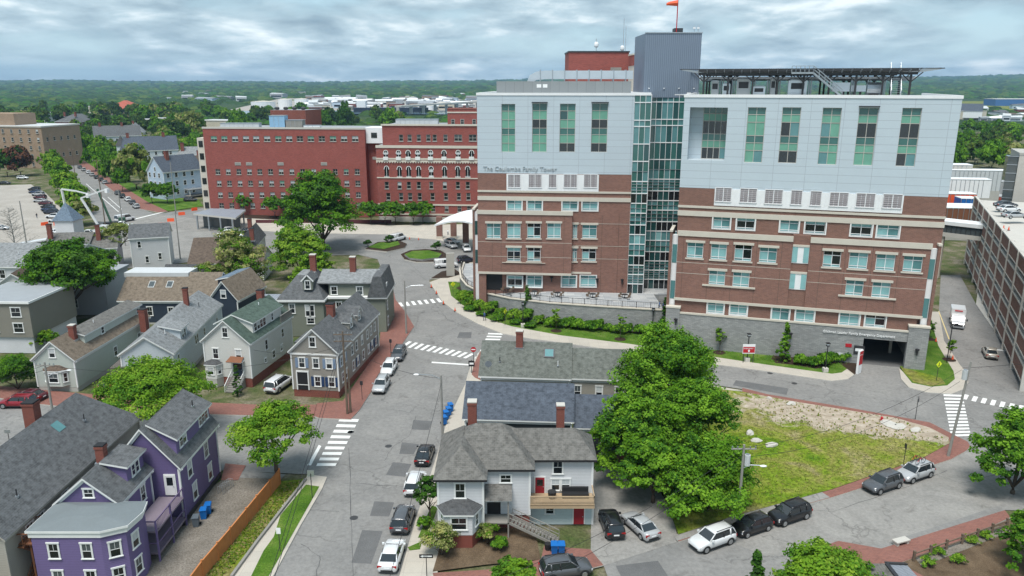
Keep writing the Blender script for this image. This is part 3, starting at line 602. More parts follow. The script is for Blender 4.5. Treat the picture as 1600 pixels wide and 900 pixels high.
# helipad
HX = FR.a; HP = thing('helipad', 'dark steel helipad deck on struts over the right tower roof', 'helipad', (*FR.a, TZ), FR.ang)
FH = Face(FR.pt(0, -1.5).xy, FR.pt(L, -1.5).xy)
s0 = FH.at(1092, 111)[0]; s1 = FH.at(1436, 109)[0]; dz = 4.15
m = MB(); m.box(s0, 1.5, dz - .35, s1, 21, dz, 'dark_metal'); m.build('deck', HP)
m = MB()
for k in range(25):
    x = s0 + (s1 - s0) * k / 24; m.bar((x, 1.6, dz - .5), (x, -.4, dz - .02), .1, 'steel', .22); m.bar((x, 21, dz - .45), (x, 23.4, dz + .05), .12, 'steel', .25)
for k in range(15):
    y = 1.5 + 19.5 * k / 14
    for a_, b_ in ((s0, s0 - 2.6), (s1, s1 + 2.8)): m.bar((a_, y, dz - .45), (b_, y, dz - .02), .12, 'steel', .25)
m.box(s0 - 2.6, -.5, dz - .08, s1 + 2.8, -.38, dz + .03, 'dark_metal'); m.box(s0 - 2.7, -.5, dz - .08, s0 - 2.55, 23, dz + .03, 'dark_metal'); m.box(s1 + 2.75, -.5, dz - .08, s1 + 2.9, 23, dz + .03, 'dark_metal')
m.build('safety_net', HP)
def strut():
    m = MB(); m.box(-.14, -.14, 0, .14, .14, dz - .5, 'dark_metal'); m.bar((0, 0, dz - 1.9), (1.5, 0, dz - .5), .14, 'dark_metal'); m.bar((0, 0, dz - 1.9), (-1.5, 0, dz - .5), .14, 'dark_metal'); return m.mesh('strut')
for k in range(9):
    for y in (2.2, 11, 19): inst('strut', 'strut', strut, HP, TR(s0 + .8 + (s1 - s0 - 1.6) * k / 8, y, 0))
m = MB(); m.box(s0, 1.8, dz - .85, s1, 2.1, dz - .5, 'dark_metal'); m.box(s0, 19, dz - .85, s1, 19.3, dz - .5, 'dark_metal')
for k in range(5): m.tube([(s0, 3 + k * .7, dz - 1.2 - .1 * k), (s1, 3 + k * .7, dz - 1.2 - .1 * k)], .1, 5, 'steel')
m.build('girders', HP)
def stair(m, a, b, wd, mat='steel'):
    a, b = Vector(a), Vector(b); d = Vector((b.x - a.x, b.y - a.y, 0)); u = (Vector((-d.y, d.x, 0)).normalized() if d.length > .01 else Vector((1, 0, 0))) * wd / 2
    for s_ in (-1, 1):
        m.bar(a + u * s_, b + u * s_, .1, mat, .25)
        for hh in (.55, 1.0): m.bar(a + u * s_ + Vector((0, 0, hh)), b + u * s_ + Vector((0, 0, hh)), .06, mat)
        for k in range(6): p = a + (b - a) * k / 5 + u * s_; m.bar(p, p + Vector((0, 0, 1)), .05, mat)
    for k in range(14): p = a + (b - a) * (k + .5) / 14; m.bar(p - u, p + u, .22, mat, .04)
sa = FH.at(1270, 116)[0]; m = MB(); stair(m, (sa - 3, .9, dz - .6), (sa, .9, dz - .6), 1.1); stair(m, (sa, .9, dz - .6), (sa + 4.2, .9, .2), 1.1); m.build('stair', HP)
sb = FH.at(1402, 120)[0]; m = MB(); stair(m, (sb, 4, dz - .1), (sb, .7, .1), 1.3); m.build('stair', HP)
q = random.Random(3); i = 0
for (x0, x1, z1, kind) in ((1110, 1122, 2.4, 'r'), (1128, 1140, 2.0, 'b'), (1150, 1172, 2.7, 'r'), (1176, 1196, 1.6, 'b'), (1204, 1212, 2.8, 'r'), (1232, 1262, 2.5, 'b'), (1302, 1330, 2.2, 'd'), (1332, 1356, 1.8, 'd'), (1358, 1380, 2.4, 'c')):
    a_, b_ = FH.at(x0, 140)[0], FH.at(x1, 140)[0]; t = thing('roof_unit', ['upright pale plant cabinet', 'low silver plant box', 'fat silver duct run', 'round silver fan drum'][('rbdc').index(kind)] + ' under the helipad deck, number %d from the left'.replace('number %d', ['first', 'second', 'third', 'fourth', 'fifth', 'sixth', 'seventh', 'eighth', 'ninth'][i]), 'roof unit', (*FR.pt((a_ + b_) / 2, -4.5), ), FR.ang, 'machines under the helipad')
    t.location.z = TZ; w2 = (b_ - a_) / 2; m = MB(); i += 1
    if kind == 'c': m.tube([(-w2, 0, 1.3), (w2, 0, 1.3)], 1.0, 10, 'duct'); m.box(-w2 * .7, -.8, 0, w2 * .7, .8, .5, 'dark_metal')
    elif kind == 'd': m.box(-w2, -.9, .9, w2, .9, z1, 'duct'); m.box(-w2 * .5, -.5, 0, -w2 * .3, .5, .9, 'dark_metal'); m.box(w2 * .3, -.5, 0, w2 * .5, .5, .9, 'dark_metal')
    else: m.box(-w2, -1, .15, w2, 1, z1, 'duct' if kind == 'b' else 'light_membrane'); m.box(-w2 * .7, -1.04, z1 * .5, w2 * .7, -1, z1 * .85, 'dark_metal'); m.box(-w2 * .8, -.8, z1, w2 * .8, .8, z1 + .15, 'steel')
    m.build('casing', t)
    m = MB(); m.tube([(w2 + .3, -.2, 0), (w2 + .3, -.2, 2.6), (w2 - .2, .3, 3)], .13, 6, 'steel'); m.tube([(w2 + .65, .3, 0), (w2 + .65, .3, 3)], .1, 6, 'steel'); m.build('pipe', t)
# ================= ground, roads, pavements
def sheet(name, pts, z, mat, h=0, side=None, kind='structure'):
    """pts: picture points on the ground, or ('w', x, y) plan points; h > 0 makes a raised slab with kerb sides"""
    P = [(p[1], p[2]) if p[0] == 'w' else g(p[0], p[1], z) for p in pts]; m = MB()
    if h: m.prism(P, z - h, z, side or mat, mat, False)
    else:
        a = sum(P[i][0] * P[(i + 1) % len(P)][1] - P[(i + 1) % len(P)][0] * P[i][1] for i in range(len(P)))
        m.poly([(x, y, z) for x, y in (P if a > 0 else P[::-1])], mat)
    o = m.build(name)
    if kind: tag(o, kind=kind)
    return o
W = lambda x, y: ('w', x, y)
m = MB(); NX = 60
def gz(x, y):
    r = math.hypot(x, y); z = -.08
    if y > 700: z -= min(1, (y - 700) / 500) * 4
    return z
ys = [-150, -20, 60, 150, 300, 500, 700, 900, 1200, 1800, 2600, 4000, 6500, 12000, 40000]
for a, b in zip(ys, ys[1:]):
    for i in range(12):
        x0, x1 = -1 + i / 6, -1 + (i + 1) / 6; wa, wb = 300 + a * 1.3 if a > 0 else 300, 300 + b * 1.3 if b > 0 else 300
        m.poly([(x0 * wa, a, gz(0, a)), (x1 * wa, a, gz(0, a)), (x1 * wb, b, gz(0, b)), (x0 * wb, b, gz(0, b))], 'yard' if b <= 700 else 'far_green')
struct('ground', m)
# roads
sheet('road', [(405, 930), (428, 898), (470, 820), (503, 764), (511, 745), (480, 741), (355, 735), W(-60, 79), W(-110, 79), W(-110, 97.5), (0, 622), (60, 631), (108, 636), (250, 645), (400, 649), (500, 653), (548, 655), (562, 640), (592, 592), (640, 520), (647, 510), (634, 488), (618, 468), (611, 440), (598, 425), (590, 405), (560, 398), (480, 400), (400, 402), (330, 405), (250, 415), (190, 420), (150, 345), (110, 297), (78, 262), (62, 240), (40, 216), (52, 210), (75, 214), (100, 238), (120, 255), (175, 297), (218, 326), (245, 334), (318, 325), (330, 356), (470, 364), (600, 366), (640, 371), (680, 374), (740, 385), (740, 420), (716, 432), (671, 437), (671, 441), (692, 472), (712, 487), (745, 505), (785, 521), (830, 529), (877, 535), (982, 550), (1125, 570), (1200, 580), (1300, 595), (1325, 592), (1342, 580), (1348, 562), (1420, 570), (1405, 575), (1408, 592), (1420, 605), (1450, 613), (1487, 615), (1505, 608), (1513, 597), (1509, 580), (1500, 570), (1475, 532), (1467, 487), (1470, 430), (1500, 430), (1525, 475), (1570, 540), (1620, 600), (1700, 640), (1700, 800), (1570, 797), (1377, 857), (1310, 845), (1286, 853), (1290, 875), (1200, 930), (960, 930), (943, 883), (925, 850), (925, 800), (1045, 838), (1060, 846), (1150, 817), (1300, 777), (1487, 717), (1512, 703), (1512, 690), (1453, 660), (1333, 638), (1200, 617), (1160, 608), (1040, 590), (980, 584), (870, 575), (800, 562), (762, 552), (750, 550), (736, 570), (730, 588), (727, 600), (697, 663), (683, 710), (650, 810), (625, 897), (610, 930)], 0, 'asphalt')
PV = .13
def pave(pts, mat='sidewalk'): return sheet('sidewalk', pts, PV, mat, .17, 'pale_concrete')
# west pavement of brick along the grey houses
pave([(490, 650), (500, 653), (548, 655), (562, 640), (592, 592), (640, 520), (647, 510), (634, 488), (618, 468), (611, 440), (600, 440), (596, 500), (592, 545), (536, 626), (495, 630)], 'pave_brick')
pave([(0, 622), (60, 631), (108, 636), (250, 645), (400, 649), (490, 653), (495, 632), (400, 632), (250, 625), (122, 614), (0, 603)], 'pave_brick')
# south-west corner: purple house block
pave([(320, 930), (365, 900), (440, 790), (478, 748), (480, 741), (511, 745), (503, 764), (470, 820), (428, 898), (405, 930)])
sheet('grass_strip', [(478, 757), (499, 760), (468, 815), (424, 893), (405, 925), (380, 925), (412, 860), (428, 838), (438, 805)], PV + .03, 'grass')
sheet('driveway', [(180, 930), (250, 820), (352, 746), (440, 748), (400, 800), (325, 900), (300, 930)], .03, 'gravel')
sheet('verge', [(437, 752), (478, 748), (440, 790), (365, 900), (330, 930), (300, 930)], .06, 'vacant', .1)
sheet('driveway', [(352, 746), (440, 748), (446, 741), (385, 736), (350, 737)], .06, 'asphalt'); sheet('sidewalk', [(345, 750), (372, 750), (384, 727), (352, 724)], .08, 'pave_brick')
# east pavement and the wedge block
pave([(750, 548), (762, 552), (800, 562), (870, 575), (980, 584), (1040, 590), (1160, 610), (1000, 612), (790, 600), (758, 588), (745, 640), (722, 700), (705, 760), (690, 830), (680, 930), (610, 930), (625, 897), (650, 810), (683, 710), (697, 663), (727, 600), (730, 588), (736, 570)])
sheet('brick_path', [(750, 549), (764, 553), (764, 600), (742, 590), (737, 585), (740, 570)], PV + .006, 'pave_brick')
sheet('tree_pit', [(653, 840), (674, 790), (684, 792), (668, 840)], PV + .03, 'grass'); sheet('tree_pit', [(637, 855), (660, 845), (656, 858), (640, 860)], PV + .03, 'grass')
sheet('garden_bed', [(676, 893), (690, 845), (705, 800), (830, 800), (845, 874), (760, 882)], PV + .02, 'soil')
sheet('brick_path', [(760, 890), (845, 874), (850, 853), (922, 858), (943, 883), (840, 908), (680, 912), (676, 895)], PV + .05, 'pave_brick', .1, 'pale_concrete')
sheet('parking_yard', [(925, 720), (1010, 730), (1050, 800), (1060, 846), (943, 884), (923, 860)], .02, 'asphalt_old')
sheet('vacant_lot', [(1010, 700), (1060, 600), (1160, 612), (1240, 627), (1400, 653), (1453, 668), (1482, 683), (1484, 692), (1440, 716), (1300, 764), (1140, 808), (1060, 835), (1048, 800)], PV + .05, 'vacant_lot', .2, 'yard')
pave([(1160, 606), (1200, 616), (1333, 638), (1453, 660), (1512, 690), (1516, 697), (1510, 704), (1487, 717), (1300, 777), (1150, 817), (1060, 846), (1052, 836), (1140, 808), (1300, 764), (1440, 716), (1484, 692), (1482, 683), (1453, 668), (1400, 653), (1240, 627), (1160, 613)], 'pave_brick')
sheet('footway_patch', [(1058, 845), (1150, 817), (1297, 777), (1283, 768), (1140, 808), (1052, 836)], PV + .012, 'asphalt_old')
# south side of the lower street
pave([(1377, 857), (1570, 797), (1579, 808), (1500, 845), (1405, 880), (1500, 930), (1300, 930), (1286, 853), (1310, 845)], 'pave_brick')
sheet('garden_bed', [(1405, 880), (1500, 845), (1579, 812), (1600, 830), (1680, 930), (1450, 930)], .1, 'soil'); sheet('garden_path', [(1430, 872), (1560, 822), (1580, 830), (1500, 862), (1440, 885)], .12, 'gravel')
# hospital side
pave([(604, 352), (604, 366), (640, 371), (680, 374), (738, 385), (742, 350)], 'sidewalk'); pave([(325, 345), (330, 356), (470, 364), (604, 366), (604, 352), (330, 338)])
pave([(671, 441), (692, 472), (712, 487), (745, 505), (785, 521), (830, 529), (877, 535), (982, 550), (1125, 570), (1200, 580), (1300, 595), (1325, 592), (1342, 580), (1346, 562), (1330, 572), (1315, 582), (1300, 584), (1200, 570), (1125, 559), (982, 537), (877, 524), (800, 510), (762, 498), (725, 478), (705, 462), (700, 440), (735, 440), (745, 430), (740, 405), (716, 425)])
sheet('lawn', [(705, 462), (725, 478), (762, 498), (800, 510), (877, 524), (982, 537), (1125, 559), (1200, 570), (1300, 584), (1315, 582), (1330, 572), (1346, 562), (1346, 545), (1240, 540), (1050, 515), (900, 490), (800, 480), (750, 455), (712, 440), (700, 440)], PV, 'grass', .2)
sheet('mulch_bed', [(712, 450), (735, 462), (775, 482), (830, 498), (845, 506), (875, 506), (900, 503), (960, 515), (1050, 530), (1060, 522), (1050, 512), (900, 487), (800, 470), (735, 440)], PV + .02, 'mulch')
sheet('mulch_bed', [(1212, 592 - 25), (1240, 570), (1275, 576), (1310, 566), (1335, 585), (1346, 575), (1346, 556), (1215, 545), (1205, 560)], PV + .02, 'mulch')
pave([(1405, 575), (1408, 592), (1420, 605), (1450, 613), (1487, 615), (1505, 608), (1513, 597), (1509, 580), (1500, 570), (1475, 532), (1467, 487), (1455, 487), (1455, 500), (1466, 540), (1490, 580), (1492, 592), (1480, 602), (1455, 604), (1425, 598), (1412, 582)])
sheet('lawn', [(1406, 572), (1412, 582), (1425, 598), (1455, 604), (1480, 602), (1492, 592), (1490, 580), (1466, 540), (1455, 500), (1444, 500), (1440, 570)], PV + .02, 'grass', .2)
sheet('bare_lawn', [(1408, 574), (1414, 583), (1427, 597), (1455, 603), (1478, 600), (1470, 590), (1440, 582)], PV + .04, 'vacant')
pave([(1525, 475), (1570, 540), (1620, 600), (1700, 640), (1700, 560), (1600, 520), (1560, 450), (1530, 440)], 'pale_concrete')
# roundabout islands
sheet('traffic_island', [(626, 397), (640, 391), (665, 389), (688, 391), (700, 398), (698, 404), (680, 409), (650, 409), (632, 405)], .3, 'mulch', .35, 'pale_concrete')
sheet('island_planting', [(632, 397), (645, 392), (670, 391), (690, 396), (685, 402), (660, 405), (640, 403)], .75, 'grass', .5, 'stone_wall')
sheet('traffic_island', [(570, 389), (590, 378), (625, 376), (636, 381), (632, 387), (605, 393)], .3, 'mulch', .35, 'pale_concrete'); sheet('island_planting', [(575, 386), (592, 379), (622, 377), (625, 382), (600, 389)], .4, 'grass')
sheet('traffic_island', [(673, 435), (690, 424), (710, 420), (722, 428), (700, 434)], .2, 'mulch', .25, 'pale_concrete')
# far left parking lot, street edges
sheet('parking_lot', [(-60, 292), (48, 288), (70, 300), (100, 330), (130, 395), (60, 420), (-60, 420)], .02, 'lot_pale'); sheet('road', [(150, 345), (245, 334), (330, 345), (330, 400), (250, 413), (190, 415)], .004, 'asphalt_old')
for p in ([(100, 238), (120, 255), (175, 297), (218, 326), (248, 332), (262, 330), (230, 315), (190, 290), (130, 250), (112, 236)],): pave(p, 'pave_brick')
sheet('verge', [(112, 236), (130, 250), (190, 290), (230, 315), (262, 330), (318, 322), (310, 312), (240, 305), (180, 270), (130, 235)], .1, 'grass')
sheet('front_yard', [(330, 338), (604, 352), (604, 346), (330, 332)], .14, 'mulch')
# ----- markings
def stripes(name, quads, mat='line_white', z=.012):
    m = MB()
    for q_ in quads:
        P = [g(x, y, z) for x, y in q_]; a = sum(P[i][0] * P[(i + 1) % 4][1] - P[(i + 1) % 4][0] * P[i][1] for i in range(4)); m.poly([(x, y, z) for x, y in (P if a > 0 else P[::-1])], mat)
    return struct(name, m)
def zebra(name, a, b, c, d, n, duty=.55):
    """a-b one edge, d-c the other edge of the crossing; n bars"""
    L_ = lambda p, q_, t: (p[0] + (q_[0] - p[0]) * t, p[1] + (q_[1] - p[1]) * t); Q = []
    for k in range(n): t0, t1 = k / (n - 1 + duty), (k + duty) / (n - 1 + duty); Q.append([L_(a, b, t0), L_(a, b, t1), L_(d, c, t1), L_(d, c, t0)])
    stripes(name, Q)
zebra('crosswalk', (639, 533), (741, 553), (728, 560), (627, 541), 11, .5)
zebra('crosswalk', (531, 654), (494, 728), (524, 728), (561, 655), 9, .5)
zebra('crosswalk', (622, 473), (686, 466), (691, 472), (626, 479), 7, .5)
zebra('crosswalk', (763, 520), (754, 540), (777, 540), (786, 521), 5, .5); zebra('crosswalk', (752, 545), (741, 560), (745, 560), (756, 547), 3, .5)
zebra('crosswalk', (1474, 616), (1486, 682), (1517, 681), (1504, 617), 13, .55)
zebra('crosswalk', (1507, 616), (1600, 634), (1597, 643), (1503, 623), 7, .5)
zebra('crosswalk', (222, 356), (262, 353), (258, 357), (218, 360), 5, .4)
stripes('stop_line', [[(675, 565), (735, 569), (734, 571), (674, 567)]]); stripes('stop_line', [[(1554, 545), (1580, 548), (1581, 550), (1553, 547)]])
stripes('lane_line', [[(205, 343), (262, 329), (263, 329.8), (206, 344)]]); stripes('lane_line', [[(134, 287), (135, 287), (186, 331), (184.6, 331)], [(168, 308), (169, 308), (191, 327), (189.8, 327)]])
stripes('lane_line', [[(1466, 486), (1467.5, 486), (1484, 530), (1482, 530)]], 'line_yellow'); stripes('lane_line', [[(1572, 548), (1574, 548), (1612, 604), (1610, 604)]], 'line_yellow')
stripes('stop_line', [[(480, 727), (498, 695), (502, 697), (486, 727)]])
for q_ in ([(646, 656), (675, 658), (670, 672), (643, 671)], [(628, 691), (655, 694), (646, 710), (624, 709)], [(614, 722), (643, 725), (633, 745), (603, 742)], [(585, 783), (616, 785), (608, 807), (578, 806)], [(566, 828), (598, 830), (580, 881), (549, 879)], [(718, 519), (737, 519), (736, 528), (714, 528)], [(1150, 594), (1232, 607), (1229, 617), (1145, 602)], [(962, 884), (1028, 876), (1060, 925), (985, 930)]):
    sheet('road_patch', q_, .006, 'asphalt_patch')
sheet('road_patch', [(1405, 762), (1440, 752), (1468, 760), (1430, 772)], .006, 'asphalt_old'); sheet('road_patch', [(1290, 780), (1512, 705), (1600, 705), (1600, 760), (1560, 790), (1380, 850), (1200, 870), (1150, 850)], .004, 'asphalt_old')
def crack(name, pts, w_=.05, mat='asphalt_patch'):
    P = [Vector(g(*p)) for p in pts]; Q = [P[0]]
    for a, b in zip(P, P[1:]):
        for k in range(1, 7): t = k / 6; d = b - a; n = Vector((-d.y, d.x)).normalized(); Q.append(a + d * t + n * rnd.uniform(-.12, .12) * (k < 6))
    m = MB()
    for a, b in zip(Q, Q[1:]): n = (b - a).normalized(); n = Vector((-n.y, n.x)) * w_ * rnd.uniform(.5, 1.2) / 2; m.poly([(*(a - n), .009), (*(b - n), .009), (*(b + n), .009), (*(a + n), .009)], 'tar')
    struct(name, m)
plain('tar', (.05, .05, .052), .6)
for c_ in ([(545, 700), (548, 800), (552, 900)], [(615, 640), (640, 645), (655, 632)], [(556, 755), (620, 760)], [(480, 796), (530, 799)], [(600, 720), (612, 700), (640, 680), (650, 650)], [(1220, 790), (1300, 800), (1420, 760), (1480, 735)], [(1350, 700), (1500, 755), (1560, 740)], [(640, 420), (665, 437)], [(660, 450), (700, 500), (750, 520)], [(1300, 600), (1400, 618)], [(470, 850), (500, 870), (495, 900)], [(600, 400), (640, 412), (660, 430)]): crack('road_crack', c_)
def disc(name, x, y, r, mat, z=.012, n=14):
    c = g(x, y, z); m = MB(); m.poly([(c[0] + r * math.cos(2 * math.pi * i / n), c[1] + r * math.sin(2 * math.pi * i / n), z) for i in range(n)], mat); tag(m.build(name), kind='structure')
for x, y in ((607, 697), (553, 809), (548, 675), (1203, 583), (1241, 599), (605, 508)): disc('manhole_cover', x, y, .42, 'tar')
# ----- terrace, retaining wall, railing
wall_px = [(726, 412, 2.2), (722, 424, 2.2), (724, 437, 2.2), (733, 448, 2.3), (753, 458, 2.7), (800, 468, 3.3), (860, 475, 3.8), (950, 481, 4)]
WP = [Vector((*g(x, y, z), z)) for x, y, z in wall_px] + [Vector((26.4, 127.0, 4))]
BK = [Vector((p.x + 4.2, p.y + .5, p.z)) for p in WP[:3]] + [Vector((-6.4, 143.5, 2.4))] + [Vector((min(26.4, max(-6.4, p.x)), 142.5, min(4, p.z + .3))) for p in WP[4:]]
m = MB()
for a, b, c, d in zip(WP, WP[1:], BK[1:], BK): m.poly([a, b, c, d], 'plaza')
m.box(21.5, 138, 0, 32, 160, 3.98, 'plaza'); tag(m.build('terrace'), kind='structure')
RW = thing('retaining_wall', 'long curved grey stone retaining wall below the hospital terrace', 'stone wall', (WP[4].x, WP[4].y, 0)); o_ = Vector((WP[4].x, WP[4].y, 0)); m = MB(); mc = MB(); rails = MB()
RL = thing('terrace_railing', 'thin black metal railing along the top of the curved terrace wall', 'railing', o_)
NR = []
for i in range(len(WP)): d = (WP[min(i + 1, len(WP) - 1)] - WP[max(0, i - 1)]); NR.append(Vector((d.y, -d.x, 0)).normalized())
for mm, i0, i1, z0, z1, mt in ((m, 0, .55, None, .25, 'stone_wall'), (mc, -.1, .68, .25, .42, 'cream_stone')):
    rg = []
    for p, n in zip(WP, NR): q_ = p - o_; lo = -.5 if z0 is None else p.z + z0; a_, b_ = q_ + n * i1, q_ + n * i0; rg.append([(a_.x, a_.y, lo), (b_.x, b_.y, lo), (b_.x, b_.y, p.z + z1), (a_.x, a_.y, p.z + z1)])
    mm.ring(rg, mt)
m.build('wall', RW); mc.build('coping', RW)
for i in range(len(WP) - 1):
    a, b = WP[i] + NR[i] * .28 - o_, WP[i + 1] + NR[i + 1] * .28 - o_; L_ = (b - a).length; n = max(1, round(L_ / 2.2))
    for zz_ in (.55, 1.45): rails.bar(a + Vector((0, 0, zz_)), b + Vector((0, 0, zz_)), .05, 'black')
    for k in range(n):
        p = a.lerp(b, k / n); mp_ = MB(); mp_.box(p.x - .05, p.y - .05, p.z + .42, p.x + .05, p.y + .05, p.z + 1.5, 'black'); mp_.build('post', RL)
        for j in range(1, 8): pp = a.lerp(b, (k + j / 8) / n); rails.box(pp.x - .01, pp.y - .01, pp.z + .5, pp.x + .01, pp.y + .01, pp.z + 1.45, 'black')
rails.build('rails', RL)
# planter ledge in front of the right tower
a = FRp.pt(2, .9); b = FRp.pt(22, 2.6); t = thing('low_stone_wall', 'low pale stone planter wall beside the lawn under the right tower', 'stone wall', g(1055, 522)); P = [Vector(g(*p)) for p in ((1055, 524), (1100, 533), (1160, 541), (1211, 545))]
m = MB(); o_ = P[0]
for a, b in zip(P[:-1], P[1:]): d = (b - a).normalized(); n = Vector((d.y, -d.x)) * .35; q_ = [a - n - o_, a + n - o_, b + n - o_, b - n - o_]; m.prism([(p.x, p.y) for p in q_], 0, 1.1, 'stone_wall', 'cream_stone')
m.prism([(p.x, p.y) for p in ((a - o_) for a in P)] + [((FRp.pt(20, .5).xy - o_).x, (FRp.pt(20, .5).xy - o_).y), ((FRp.pt(0, .5).xy - o_).x, (FRp.pt(0, .5).xy - o_).y)], 0, .95, 'stone_wall', 'mulch'); m.build('wall', t)
# ================= red brick hospital wings
for n_, c_ in (('roof_gray', (.125, .13, .135)), ('roof_grey_light', (.24, .25, .255)), ('roof_green', (.085, .12, .10)), ('roof_tan', (.19, .155, .12)), ('roof_brown', (.125, .095, .075)), ('roof_slate', (.085, .10, .125)), ('roof_greygreen', (.14, .15, .135)), ('roof_charcoal', (.085, .087, .09)), ('roof_blue', (.15, .20, .26)), ('roof_red', (.42, .12, .08)), ('roof_warm', (.155, .15, .14))): shingle(n_, c_)
for n_, c_ in (('sd_purple', (.15, .115, .25)), ('sd_white', (.66, .66, .63)), ('sd_tan', (.30, .285, .255)), ('sd_sage', (.185, .20, .165)), ('sd_mint', (.50, .545, .50)), ('sd_ice', (.55, .60, .64)), ('sd_navy', (.035, .05, .075)), ('sd_slate', (.03, .036, .042)), ('sd_greywhite', (.57, .58, .60)), ('sd_lav', (.42, .42, .45)), ('sd_taupe', (.215, .205, .175)), ('sd_lightblue', (.45, .55, .66)), ('sd_red', (.35, .03, .03)), ('sd_cream', (.55, .5, .4)), ('sd_beige', (.35, .33, .29)), ('sd_aqua', (.52, .6, .62)), ('sd_shingle', (.2, .19, .18))): siding(n_, c_)
masonry('brick_tan', (.33, .235, .165), (.27, .19, .135), (.36, .28, .2), .5, .17, .012); masonry('metal_roof', (.27, .29, .33), (.26, .28, .32), (.16, .18, .2), .55, 60, .05, .45, .08, 0)
plain('shutter_blue', (.025, .055, .13)); plain('shutter_pale', (.2, .27, .38)); plain('door_red', (.3, .02, .03)); plain('door_white', (.68, .68, .68)); plain('ground_brick', (.2, .06, .045))
FA = Face((-99.5, 251.7), (-46.4, 246.3)); FB = Face((-41.8, 239.2), (-9.5, 236.5))
BH = thing('brick_hospital', 'long plain red brick hospital wing with rows of small windows', 'hospital', (*FA.a, 0), FA.ang, 'brick hospital wings'); L = FA.L; TB = 27.9
cols_t = [300 + x / 4 for x in (138, 203, 270, 338, 402, 470, 540, 608, 675, 743, 812, 882, 951, 1020)]
cols = [300 + x / 4 for x in (163, 228, 294, 360, 425, 492, 558, 625, 692, 762, 829, 896, 964, 1033)]
def sm_win(w_, h_, v):
    def f():
        up_ = ('blind_white', 'blind_white', 'glass_grey', 'glass_dark', 'blind_green')[v]; m = w_grid(w_, h_, 1 if w_ < 1.6 else 2, [.5, .5], [[up_] * 2, ['glass_dark'] * 2], 'concrete', .1); m.box(-w_/2 - .1, -.38, -.15, w_/2 + .1, -.0, 0, 'concrete'); return m.mesh('window')
    return ('sw', w_, h_, v), f
holes = []
for x in cols_t: s_, z = FA.at(x, 221); holes.append([s_ - 1.05, z, s_ + 1.05, z + 1.7, 1.05])
for r_, (y0, st) in enumerate(((272.7, 0), (290.7, 2), (308.7, 3.9), (325.5, 5.8))):
    for k, x in enumerate(cols):
        s_, z = FA.at(x + st * (1 - k / 26), y0); holes.append([s_ - .8, z, s_ + .8, z + 1.75, .8])
m = MB(); shell(m, 0, L, 0, 22, 0, TB, 'brick_red', 'grey_membrane', [h[:4] for h in holes], .25); m.box(-.15, -.15, TB, L + .15, .5, TB + .55, 'pale_concrete'); m.build('wall', BH)
q = random.Random(2)
for h in holes:
    k, f = sm_win(round(2 * h[4], 1), round(h[3] - h[1], 1), q.choice((0, 0, 0, 1, 2, 3, 4))); inst('window', k, f, BH, TR((h[0] + h[2]) / 2, .25, h[1]))
for x in (288, 358, 555, 826):
    s_, z = FA.at(300 + x / 4, 258.5); m = MB(); m.box(s_ - 1, -.1, z, s_ + 1, 0, z + 1, 'concrete')
    for k in range(4): m.box(s_ - .9, -.13, z + .1 + .22 * k, s_ + .9, -.1, z + .2 + .22 * k, 'grey_wood')
    m.build('vent', BH)
m = MB(); m.box(-2.6, .6, 0, -.02, 6, TB - 3, 'cream_stone')
for k in range(6): m.box(-2.1, .5, 2 + 4 * k, -.7, .62, 4 + 4 * k, 'glass_dark')
m.build('stair_tower', BH)
m = MB(); m.box(L + .02, 3, 0, L + 5.6, 20, TB - 4, 'brick_red'); m.box(L - .5, 1.2, TB - 4.3, L + 5.8, 10, TB + .5, 'white_paint'); m.box(L + 1.7, 1.1, TB - 2.6, L + 3.6, 1.2, TB - 1, 'glass_dark')
for k in range(5): m.box(L + 2.6, 2.9, 3 + 3.8 * k, L + 4, 3, 5 + 3.8 * k, 'glass_dark')
m.box(L + 1.3, 2.9, 18.3, L + 4.6, 3, 19.2, 'concrete'); m.build('connecting_bay', BH)
# roof plant
def plant(name, label, px0, px1, y0, Y, dep, mat, group=None, zb=TB, extra=None):
    a, b = at_y(px0, y0, Y), at_y(px1, y0, Y); t = thing(name, label, 'roof plant', (a[0], Y, zb), 0, group); W_ = b[0] - a[0]; H_ = a[1] - zb
    m = MB(); m.box(0, 0, .2, W_, dep, H_, mat); m.box(.1, .1, 0, W_ - .1, dep - .1, .2, 'dark_metal')
    for k in range(1, int(W_ / 1.5)): m.box(k * 1.5 - .04, -.05, .25, k * 1.5 + .04, 0, H_ - .05, 'steel')
    m.build('casing', t); m = MB(); m.box(-.1, -.1, H_, W_ + .1, dep + .1, H_ + .12, 'steel'); m.build('lid', t); return t
plant('roof_unit', 'long low grey duct on the left end of the plain brick wing', 344, 404, 193, 254, 3, 'light_membrane')
plant('cooling_unit', 'blue cooling unit standing on the plain brick wing roof', 420, 444, 181, 256, 4, plain('unit_blue', (.25, .42, .58)).name); plant('cooling_unit', 'grey louvred unit right of the blue cooling unit', 446, 472, 188, 256, 4, 'grey_wood')
plant('roof_unit', 'small white roof fans right of the grey louvred unit', 474, 500, 196, 256, 2, 'white_paint')
t = thing('brick_penthouse', 'brown brick penthouse rising behind the blue cooling unit', 'plant room', (*g(422, 201, TB)[:1], 268, TB)); a = at_y(422, 172, 268); b = at_y(477, 172, 268); c = at_y(498, 170, 276); t.location.x = a[0]
m = MB(); m.prism([(0, 0), (b[0] - a[0], 0), (c[0] - a[0] + .5, 9), (0, 9)], 0, a[1] - TB, 'brick_old', 'grey_membrane'); m.build('wall', t)
for k in range(4): MB().blob((1.5 + 3 * k, 3, a[1] - TB + .5), (.9, .9, .6), 'dark_metal', 8, 5).build('roof_fan', t)
